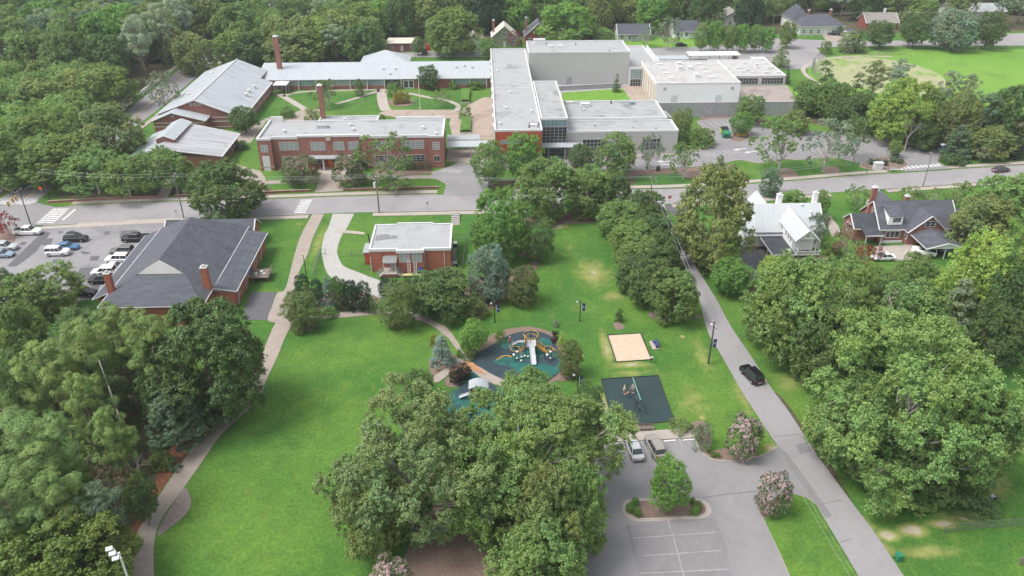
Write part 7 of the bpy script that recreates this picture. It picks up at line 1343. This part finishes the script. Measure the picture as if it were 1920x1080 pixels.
# fences
def chain(name, lab, pts, h=1.3, step=2.5, m='fence', mesh=True):
    o = thing(name, lab, 'fence', (pts[0][0], pts[0][1], 0)); posts = []; 
    for a, b_ in zip(pts[:-1], pts[1:]):
        l = math.hypot(b_[0]-a[0], b_[1]-a[1]); n = max(1, round(l/step)); posts += [(a[0]+(b_[0]-a[0])*i/n, a[1]+(b_[1]-a[1])*i/n) for i in range(n)]
    posts.append(pts[-1])
    for p in posts: MB().tube((*p, 0), (*p, h), .05, n=5).build('post', M[m], o)
    t = MB(); [t.tube((*a, h), (*b_, h), .035, n=4) for a, b_ in zip(pts[:-1], pts[1:])]; [t.tube((*a, .1), (*b_, .1), .02, n=4) for a, b_ in zip(pts[:-1], pts[1:])]; t.build('rail', M[m], o)
    if mesh:
        t = MB()
        for a, b_ in zip(pts[:-1], pts[1:]):
            l = math.hypot(b_[0]-a[0], b_[1]-a[1]); n = int(l/.35)
            for i in range(n):
                f = i/n; g_ = min(1, f+h/l); hh_ = h*min(1, (1-f)*l/h); t.tube((a[0]+(b_[0]-a[0])*f, a[1]+(b_[1]-a[1])*f, 0), (a[0]+(b_[0]-a[0])*g_, a[1]+(b_[1]-a[1])*g_, hh_), .009, n=3, cap=False); t.tube((a[0]+(b_[0]-a[0])*f, a[1]+(b_[1]-a[1])*f, hh_), (a[0]+(b_[0]-a[0])*g_, a[1]+(b_[1]-a[1])*g_, 0), .009, n=3, cap=False)
        t.build('mesh_panel', M[m], o)
    return o
chain('chain_link_fence', 'low chain link fence between the path and the gravel drive', GS([(588, 522), (594, 500), (601, 476), (611, 478)])); chain('chain_link_fence', 'chain link fence from the gravel drive to the brick office', GS([(636, 481), (683, 480)])); chain('chain_link_fence', 'chain link fence enclosing the right side of the brick office', GS([(851, 450), (875, 450), (868, 503)]))
chain('chain_link_fence', 'low metal fence across the grass at the lower right', GS([(1769, 1000), (1790, 995), (1860, 989), (1930, 984)]), 1.2); chain('backstop', 'tall curved mesh backstop of the ball field', [(117, 264), (116.6, 272), (118, 281), (122, 288), (128, 294)], 4.5, 2.2); chain('backstop', 'tall square mesh panel behind the ball field corner', [(134, 299), (141.5, 301.5)], 4.5, 3.7); chain('ball_field_fence', 'low mesh fence at the far side of the ball field', [(147, 304), (165, 306)], 2.0, 3)
o = thing('dugout', 'blue roofed dugout at the near corner of the ball field', 'dugout', (117.5, 258, 0)); MB().cbox((117.5, 258, 2.2), 5, 2.4, .15, R(-20)).build('roof', M['blue'], o); [MB().tube((117.5+x, 258-x*.36+y, 0), (117.5+x, 258-x*.36+y, 2.15), .06, n=5).build('post', M['gmetal'], o) for x in (-2, 2) for y in (-.8, .8)]
u, v = G(1911, 1060); o = thing('log_frame', 'weathered timber corner post and rail at the right bottom edge', 'fence', (u, v, 0)); MB().box(u-.1, u+.1, v-.1, v+.1, 0, 1.3).build('post', M['wood'], o); MB().box(u-.1, u+1.6, v-.05, v+.05, .5, .62).build('rail', M['wood'], o)
u, v = G(787, 198); o = thing('flagpole', 'white flagpole in the school courtyard', 'flagpole', (G(788, 204)[0], G(788, 204)[1], 0)); x, y = G(788, 204); MB().tube((x, y, 0), (x, y, 9.5), .11, .05, 8).build('pole', M['trim'], o); MB().ball((x, y, 9.55), .12).build('finial', M['trim'], o); MB().tube((x, y, 0), (x, y, .3), .5, .4, 12).build('base', M['walk'], o)
t = thing('concrete_steps', 'flight of dark edged steps down from the pavement beside the brick office', 'steps', (-4.5, 160, 0))
for i in range(7): a = G(854, 403+i*2.9); MB().box(a[0]-.95, a[0]+.95, a[1]-.5, a[1]+.12, 0, .62-.08*i).build('tread', M['block' if i % 2 else 'walk'], t)
bpx = G(1429, 524); u, v = bpx; o = thing('basketball_hoop', 'black basketball hoop on the dark driveway', 'basketball hoop', (u, v, 0)); MB().tube((u, v, 0), (u, v, 3.0), .07, n=6).build('pole', M['blackm'], o); MB().ribbon([(u-.9, v-.3), (u+.9, v-.3)], .05, 2.9, 2.98).ribbon([(u-.9, v-.3), (u+.9, v-.3)], .05, 3.8, 3.9).ribbon([(u-.9, v-.3), (u-.8, v-.3)], .05, 2.9, 3.9).ribbon([(u+.8, v-.3), (u+.9, v-.3)], .05, 2.9, 3.9).build('backboard', M['blackm'], o); t = MB(); [t.tube((u+.25*math.cos(a), v-.6+.25*math.sin(a), 3.05), (u+.25*math.cos(a+.7), v-.6+.25*math.sin(a+.7), 3.05), .02, n=4) for a in [i*.7 for i in range(9)]]; t.build('ring', M['orange'], o)
o = thing('play_equipment', 'orange climbing toy under the shrub by the white house', 'toy', (*G(1406, 463), 0)); u, v = G(1406, 463); MB().prism([(u-.5, v-.3), (u+.5, v-.3), (u+.4, v+.3), (u-.4, v+.3)], 0, .5).build('base', M['orange'], o); MB().tube((u, v, .5), (u, v, 1.1), .25, .1, 8).build('top', M['orange'], o)
u, v = G(1491, 55); o = thing('orange_tent', 'orange cover beside the large pale green house', 'tent', (u, v, 0)); MB().ball((u, v, .9), 1.8, 1.4, 1.1, 10, 6).build('cover', M['orange'], o); MB().box(u-1.5, u+1.5, v-1.2, v+1.2, 0, .3).build('base', M['orange'], o)
u, v = G(1524, 65); tag(MB().box(u-.9, u+.9, v-.5, v+.5, 0, 1.1).box(u-1, u+1, v-.6, v+.6, 1.1, 1.2).build('recycling_bin', M['blue'], None, org=(u, v, 0)), 'blue recycling bin at the wall of the pale green house', 'bin')
# bare trunks of the wood by the path
for px, py, tx, ty, r_, lab, vine in ((246, 850, 186, 676, .16, 'long pale bare trunk leaning left in the left wood', True), (236, 905, 175, 790, .2, 'trunk wrapped in bright green vine in the left wood', True), (165, 912, 132, 800, .2, 'thick dark trunk left of the vine wrapped one', False)):
    u, v = G(px, py); lo, hi = 2, 25
    for _ in range(30):
        k = (lo+hi)/2
        if PROJ(u, v, k)[1] > ty: lo = k
        else: hi = k
    a = PROJ(u, v, lo); du = (tx-a[0])*a[2]/FPX; o = thing('leaning_tree', lab, 'tree', (u, v, 0)); pts = [(u+du*t*t, v, lo*t) for t in (0, .25, .5, .75, 1)]; MB().path(pts, r_, r_*.4, 8).build('trunk', M['barkp' if 'pale' in lab else 'bark'], o, smooth=True)
    if vine:
        rs = np.random.RandomState(3); n = 1800; tt = rs.uniform(0, .35 if 'pale' in lab else .95, n); ang = rs.uniform(0, 6.28, n); rr = rs.uniform(.2, .55, n); c_ = np.stack([du*tt*tt+rr*np.cos(ang), rr*np.sin(ang), lo*tt], 1); nn = np.stack([np.cos(ang), np.sin(ang), np.full(n, .5)], 1)+rs.normal(size=(n, 3))*.3; nn /= np.linalg.norm(nn, axis=1, keepdims=True)
        q = bpy.data.objects.new('vine', leaves_mesh('vine', c_, nn, rs.uniform(.12, .2, n), rs.uniform(.8, 1.2, (n, 1))*np.ones((1, 3)), rs, LEAF)); C.objects.link(q); q.parent = o; q.color = (.16, .27, .04, 1)
# ================================================================== PLAYGROUND
def W3(px, py, z=0): a = G(px, py, z); return (a[0], a[1], z)
o = thing('swing_set', 'green swing frame with long top beam on the dark mat', 'swing set', (*G(1195, 755), 0)); b0 = W3(1186.5, 708, 2.7); b1 = W3(1201.5, 750, 2.7)
MB().tube(b0, b1, .07, n=8).build('top_beam', mat('pale_green_steel', (.20, .42, .33), .5, .05, 2), o)
for p, s_ in ((b0, 1), (b0, -1), (b1, 1), (b1, -1)): q = (p[0]+s_*1.25, p[1]+(.2 if p is b0 else -.2), 0); MB().tube(p, q, .045, n=6).build('leg', mat('dark_green_steel', (.02, .07, .055), .5, .05, 2), o)
d = Vector(b1)-Vector(b0)
for f, k in ((.28, 0), (.5, 1), (.62, 2), (.85, 3)):
    p = Vector(b0)+d*f; t = MB()
    off_ = -.9 if k == 0 else 0
    for s_ in (-.22, .22): t.tube((p.x, p.y+s_, p.z), (p.x+off_, p.y+s_, .62-off_*.35), .015, n=4)
    ch = t.build('chain', M['gmetal'], o); MB().cbox((p.x+off_, p.y, .6-off_*.35), .32, .5, .07).build('swing_seat', M['blackm'], o)
def person(px, py, label, shirt, shorts, skin='skin', h=1.72, rz=0, bend=0., arms=((.25, -.25, .95), (-.25, -.25, .95)), name='person', hat=None, sit=False, uvz=None):
    """one continuous skinned body; shirt, shorts, shoes and hair are children"""
    u, v = G(px, py) if uvz is None else uvz[:2]; z0 = 0.045 if uvz is None else uvz[2]; k = h/1.72; root = thing(name, label, 'person', (u, v, z0), rz=rz); root.scale = (k, k, k)
    by = -bend; hip_ = Vector((0, 0, .92 if not sit else .45)); ch = Vector((0, by*.5, hip_.z+.40)); nk = Vector((0, by*.8, hip_.z+.56)); hd = Vector((0, by*.9-.02, hip_.z+.72))
    V = [hip_, hip_+Vector((0, by*.2, .2)), ch, nk, hd]; E_ = [(0, 1), (1, 2), (2, 3), (3, 4)]; r_ = [.135, .125, .145, .055, .10]
    V.append(hd+Vector((0, -.005, .09))); E_.append((4, 5)); r_.append(.09)
    for s_ in (-1, 1):
        n = len(V); sh = ch+Vector((s_*.17, 0, .08)); hx, hy, hz = arms[0 if s_ > 0 else 1]; hand = Vector((hx if s_ > 0 else hx, hy, hz if not sit else hz-.45)); el = sh.lerp(hand, .5)+Vector((s_*.05, .06, -.03)); V += [sh, el, hand, hand+(hand-el).normalized()*.08]; E_ += [(2, n), (n, n+1), (n+1, n+2), (n+2, n+3)]; r_ += [.062, .045, .032, .035]
        for f in range(4): m_ = len(V); dd = (hand-el).normalized(); V.append(V[n+3]+dd*(.07+.01*(1.5-abs(f-1.5)))+Vector(((f-1.5)*.02, 0, 0))); E_.append((n+3, m_)); r_.append(.010)
        m_ = len(V); V.append(V[n+2]+Vector((-s_*.05, -.03, -.02))); E_.append((n+2, m_)); r_.append(.011)
        n = len(V)
        if sit: V += [hip_+Vector((s_*.09, 0, -.02)), hip_+Vector((s_*.1, -.42, .02)), hip_+Vector((s_*.1, -.62, -.35)), hip_+Vector((s_*.1, -.74, -.35))]
        else: V += [hip_+Vector((s_*.09, 0, -.06)), Vector((s_*.1, -.02+s_*.05, .5)), Vector((s_*.11, .02+s_*.07, .09)), Vector((s_*.12, -.14+s_*.07, .04))]
        E_ += [(0, n), (n, n+1), (n+1, n+2), (n+2, n+3)]; r_ += [.095, .062, .045, .042]
    def sk(nm, VV, EE, rr, m, par):
        me = bpy.data.meshes.new(nm); me.from_pydata([tuple(p) for p in VV], EE, []); me.materials.append(m); ob = bpy.data.objects.new(nm, me); C.objects.link(ob); ob.parent = par; md = ob.modifiers.new('skin', 'SKIN')
        for i, q in enumerate(me.skin_vertices[0].data): q.radius = (rr[i], rr[i]); q.use_root = (i == 0)
        ss = ob.modifiers.new('sub', 'SUBSURF'); ss.levels = 1; ss.render_levels = 1; return ob
    b = sk('body', V, E_, r_, M[skin], root)
    sl = lambda a, b_, f: a.lerp(b_, f)
    sv_ = [V[0]+Vector((0, 0, .02)), V[1], V[2], sl(V[2], V[3], .6)]; se = [(0, 1), (1, 2), (2, 3)]; srr = [.155, .15, .168, .08]
    for s_, n in ((-1, 6), (1, 6+4+5+4)): a = V[n]; m_ = len(sv_); sv_ += [a, sl(a, V[n+1], .8)]; se += [(2, m_), (m_, m_+1)]; srr += [.085, .068]
    sk('shirt', sv_, se, srr, mat('cloth_'+shirt[0], shirt[1], .9, .08, 8), root)
    hv = [V[0]+Vector((0, 0, .03))]; he = []; hr = [.158]
    for n in (6+9, 6+13+9): m_ = len(hv); hv += [V[n], sl(V[n], V[n+1], .85)]; he += [(0, m_), (m_, m_+1)]; hr += [.115, .095]
    sk('shorts', hv, he, hr, mat('cloth_'+shorts[0], shorts[1], .9, .08, 8), root)
    for n in (6+9, 6+13+9): t = MB(); a = V[n+2]; c_ = V[n+3]; t.ball(((a.x+c_.x)/2, (a.y+c_.y)/2-.02, (a.z+c_.z)/2-.01), .055, .14, .05, 8, 5); t.build('shoe', M['trim'], root)
    t = MB(); t.ball((hd.x, hd.y+.025, hd.z+.09), .108, .115, .10, 10, 6); hr_ = t.build('hair', M['hair'] if not hat else M[hat], root)
    t = MB(); t.ball((hd.x, hd.y-.115, hd.z+.02), .014, .02, .02, 6, 4); [t.ball((hd.x+s_*.035, hd.y-.10, hd.z+.045), .012, .01, .01, 6, 4) for s_ in (-1, 1)]; t.build('face_features', M['hair'], root)
    return root
person(956, 649, 'person in a red shirt and dark shorts standing by the white slide', ('red', (.5, .05, .07)), ('navy', (.02, .03, .08)), h=1.8, rz=R(30), hat='trim')
person(1170, 740, 'person in pale clothes standing on the left of the swing mat', ('cream', (.62, .55, .42)), ('tan', (.42, .33, .24)), h=1.72, rz=R(100), hat='newwood')
person(1188, 737, 'person in pale clothes bending forward to push the swing', ('cream2', (.66, .60, .5)), ('tan', (.42, .33, .24)), h=1.68, rz=R(-60), bend=.35, arms=((.2, -.6, 1.0), (-.2, -.6, 1.0)), hat='newwood')
sp = Vector(b0)+d*.28; person(0, 0, 'small child in red and white sitting on the swing', ('coral', (.7, .22, .18)), ('coral2', (.6, .2, .15)), h=1.05, rz=R(-100), sit=True, uvz=(sp.x-.9, sp.y, .66))
person(987, 636, 'small child in pink at the top of the left slide', ('pink', (.75, .2, .3)), ('pink', (.75, .2, .3)), h=1.1, sit=True, uvz=(*G(985, 633, 1.9), 1.9))
# main play tower
def arc(a, b_, up, n=8):
    a = Vector(a); b_ = Vector(b_); return [a.lerp(b_, i/n)+Vector((0, 0, up*math.sin(math.pi*i/n))) for i in range(n+1)]
cx, cyy = G(995, 660); o = thing('play_tower', 'yellow and grey climbing tower with slides in the middle of the green rubber', 'play structure', (cx, cyy, 0))
for dx_, dy_ in ((-.9, -.9), (.9, -.9), (-.9, .9), (.9, .9)): MB().tube((cx+dx_, cyy+dy_, 0), (cx+dx_, cyy+dy_, 3.4), .07, n=8).build('post', M['blackm'], o)
MB().box(cx-.95, cx+.95, cyy-.95, cyy+.95, 1.7, 1.82).build('platform', M['slide'], o); MB().box(cx-1, cx-.94, cyy-.9, cyy+.9, 1.9, 2.8).box(cx+.94, cx+1.0, cyy-.9, cyy+.1, 1.9, 2.8).build('side_panel', M['yellow'], o)
t = MB()
for rr, zz in ((1.25, 3.5), (1.0, 3.0)):
    for i in range(14): a = i/14*6.283; b_ = (i+1)/14*6.283; t.tube((cx+rr*math.cos(a), cyy+rr*math.sin(a), zz), (cx+rr*math.cos(b_), cyy+rr*math.sin(b_), zz), .035, n=5)
t.build('roof_ring', M['yellow'], o); MB().tube((cx, cyy, 1.8), (cx, cyy, 4.1), .06, n=6).build('mast', M['blackm'], o)
def chute(pts, w_=.55):
    t = MB()
    for a, b_ in zip(pts[:-1], pts[1:]):
        a = Vector(a); b_ = Vector(b_); dd = (b_-a); nx = Vector((-dd.y, dd.x, 0)).normalized()*w_/2
        t.poly([tuple(a-nx), tuple(a+nx), tuple(b_+nx), tuple(b_-nx), tuple(a-nx*.9+Vector((0, 0, -.06))), tuple(a+nx*.9+Vector((0, 0, -.06))), tuple(b_+nx*.9+Vector((0, 0, -.06))), tuple(b_-nx*.9+Vector((0, 0, -.06)))], [(0, 3, 2, 1), (4, 5, 6, 7)])
        for s_ in (-1, 1): t.tube(a+nx*s_+Vector((0, 0, .12)), b_+nx*s_+Vector((0, 0, .12)), .045, n=5); t.poly([tuple(a+nx*s_), tuple(b_+nx*s_), tuple(b_+nx*s_+Vector((0, 0, .14))), tuple(a+nx*s_+Vector((0, 0, .14)))], [(0, 1, 2, 3)])
    return t
q = W3(1001, 684, .3); chute([(cx+.1, cyy-.95, 1.85), (cx+.2, cyy-2.2, 1.0), (q[0], q[1], .35)], .8).build('wide_slide', M['slide'], o)
q = W3(961, 646, .3); chute([(cx-.95, cyy+.3, 1.85), (cx-2.0, cyy+.9, 1.5), (cx-3.0, cyy+1.0, .8), (q[0]+.3, q[1]+.1, .45), (q[0], q[1], .4)], .55).build('curved_slide', M['gmetal'], o)
t = MB()
for a, b_, up in (((cx+.9, cyy+.9, 2.4), W3(1017, 643, 0), 1.3), ((cx+.9, cyy+.5, 2.4), W3(1012, 646, 0), .9), ((cx-.9, cyy-.9, 1.6), W3(973, 664, 1.3), .8), ((cx-.7, cyy-.9, 1.4), W3(975, 666, 1.1), .7), (W3(960, 668, 1.3), W3(932, 676, .3), .5), (W3(961, 671, 1.1), W3(930, 674, .3), .6), (W3(1023, 659, .9), W3(1042, 655, 1.9), .3), (W3(1027, 662, .9), W3(1044, 657, 1.7), .3), (W3(1042, 655, 1.9), W3(1041, 671, 0), .2)): t.path(arc(a, b_, up), .042, n=6)
t.build('climbing_arch', M['yellow'], o)
t = MB(); a = Vector((cx+1, cyy-.4, 1.7)); b_ = Vector(W3(1023, 659, .5)); nx = Vector((.3, .9, 0)).normalized()*.35
for s_ in (-1, 1): t.tube(a+nx*s_, b_+nx*s_, .05, n=5); t.tube(a+nx*s_+Vector((0, 0, .7)), b_+nx*s_+Vector((0, 0, .7)), .05, n=5)
for i in range(9): p = a.lerp(b_, i/8); t.cbox(tuple(p), .25, .75, .05, R(15)); [t.tube(p+nx*s_, p+nx*s_+Vector((0, 0, .7)), .02, n=4) for s_ in (-1, 1)]
t.build('ramp_ladder', M['yellow'], o)
for px, py, lab in ((966, 676, 'left satellite climber with yellow ring and black posts'), (1028, 676, 'right satellite climber with yellow ring and black posts')):
    x, y = G(px, py); o = thing('climber', lab, 'play structure', (x, y, 0))
    for i in range(3): a = i*2.1+.5; MB().tube((x+.6*math.cos(a), y+.6*math.sin(a), 0), (x+.6*math.cos(a), y+.6*math.sin(a), 2.3), .06, n=6).build('post', M['blackm'], o)
    t = MB(); [t.tube((x+.75*math.cos(i*.6), y+.75*math.sin(i*.6), 2.35), (x+.75*math.cos(i*.6+.6), y+.75*math.sin(i*.6+.6), 2.35), .035, n=5) for i in range(11)]; t.build('top_ring', M['yellow'], o)
    t = MB(); [t.ball((x+.3*math.cos(i*2), y+.3*math.sin(i*2), .5+i*.45), .28, .28, .1, 8, 4) for i in range(4)]; t.build('step_pod', M['trim'], o)
for i, (px, py) in enumerate(((978, 672), (984, 670), (990, 671), (1004, 670), (977, 679))): u, v = G(px, py); o = thing('step_pod', ('leftmost', 'second', 'third', 'rightmost', 'lowest')[i]+' white stepping pod on the green rubber under the tower', 'stepping pod', (u, v, 0), 'stepping pods'); MB().tube((u, v, 0), (u, v, .3), .07, n=6).build('stem', M['gmetal'], o); MB().tube((u, v, .3), (u, v, .38), .22, .2, 10).build('top', M['trim'], o)
x, y = G(1089, 673); o = thing('spinner', 'yellow ring spinner on the grass right of the round tree', 'play structure', (x, y, 0)); t = MB(); [t.tube((x+.5*math.cos(i*.6), y+.5*math.sin(i*.6), .5), (x+.5*math.cos(i*.6+.6), y+.5*math.sin(i*.6+.6), .5), .04, n=5) for i in range(11)]; t.build('ring', M['yellow'], o); MB().tube((x, y, 0), (x-.4, y, .5), .05, n=6).build('stem', M['yellow'], o)
# smaller tower with grey shade roof
x, y = G(898, 748); o = thing('play_tower', 'small play tower with a curved grey shade roof beside the oaks', 'play structure', (x, y, 0))
for sx in (-1, 1):
    for sy_ in (-1, 1): MB().tube((x+sx*1.1, y+sy_*.8, 0), (x+sx*1.1, y+sy_*.8, 2.6), .07, n=6).build('post', M['blackm'], o)
t = MB(); n = 6
for i in range(n): a = -1+2*i/n; b_ = -1+2*(i+1)/n; f = lambda q: 2.7+.5*(1-q*q); slab(t, [(x+a*1.5, y-1.1, f(a)), (x+b_*1.5, y-1.1, f(b_)), (x+b_*1.5, y+1.1, f(b_)), (x+a*1.5, y+1.1, f(a))], .06)
t.build('shade_roof', M['tarp'], o); MB().box(x-1.1, x+1.1, y-.8, y+.8, 1.1, 1.2).build('platform', M['newwood'], o); MB().box(x-1.15, x-1.1, y-.8, y+.8, 1.2, 1.9).box(x-.6, x+.6, y-.85, y-.8, .3, 1.9).build('side_panel', M['orange'], o); chute([(x-1.1, y, 1.15), (x-2.1, y+.1, .7), (x-3.0, y+.1, .3)], .6).build('slide', M['slide'], o)
# ================================================================== HAZE
hz = MB().box(-620, 620, -60, 900, -1.2, 90).build('haze', None, None); hz['kind'] = 'stuff'
hm = bpy.data.materials.new('summer_haze'); hm.use_nodes = True; t = hm.node_tree; t.nodes.clear(); pv = nd(t, 'ShaderNodeVolumePrincipled'); pv.inputs['Density'].default_value = .00018; pv.inputs['Color'].default_value = (.90, .95, 1, 1); pv.inputs['Anisotropy'].default_value = .2
oo_ = nd(t, 'ShaderNodeOutputMaterial'); t.links.new(pv.outputs[0], oo_.inputs['Volume']); hz.data.materials.clear(); hz.data.materials.append(hm)
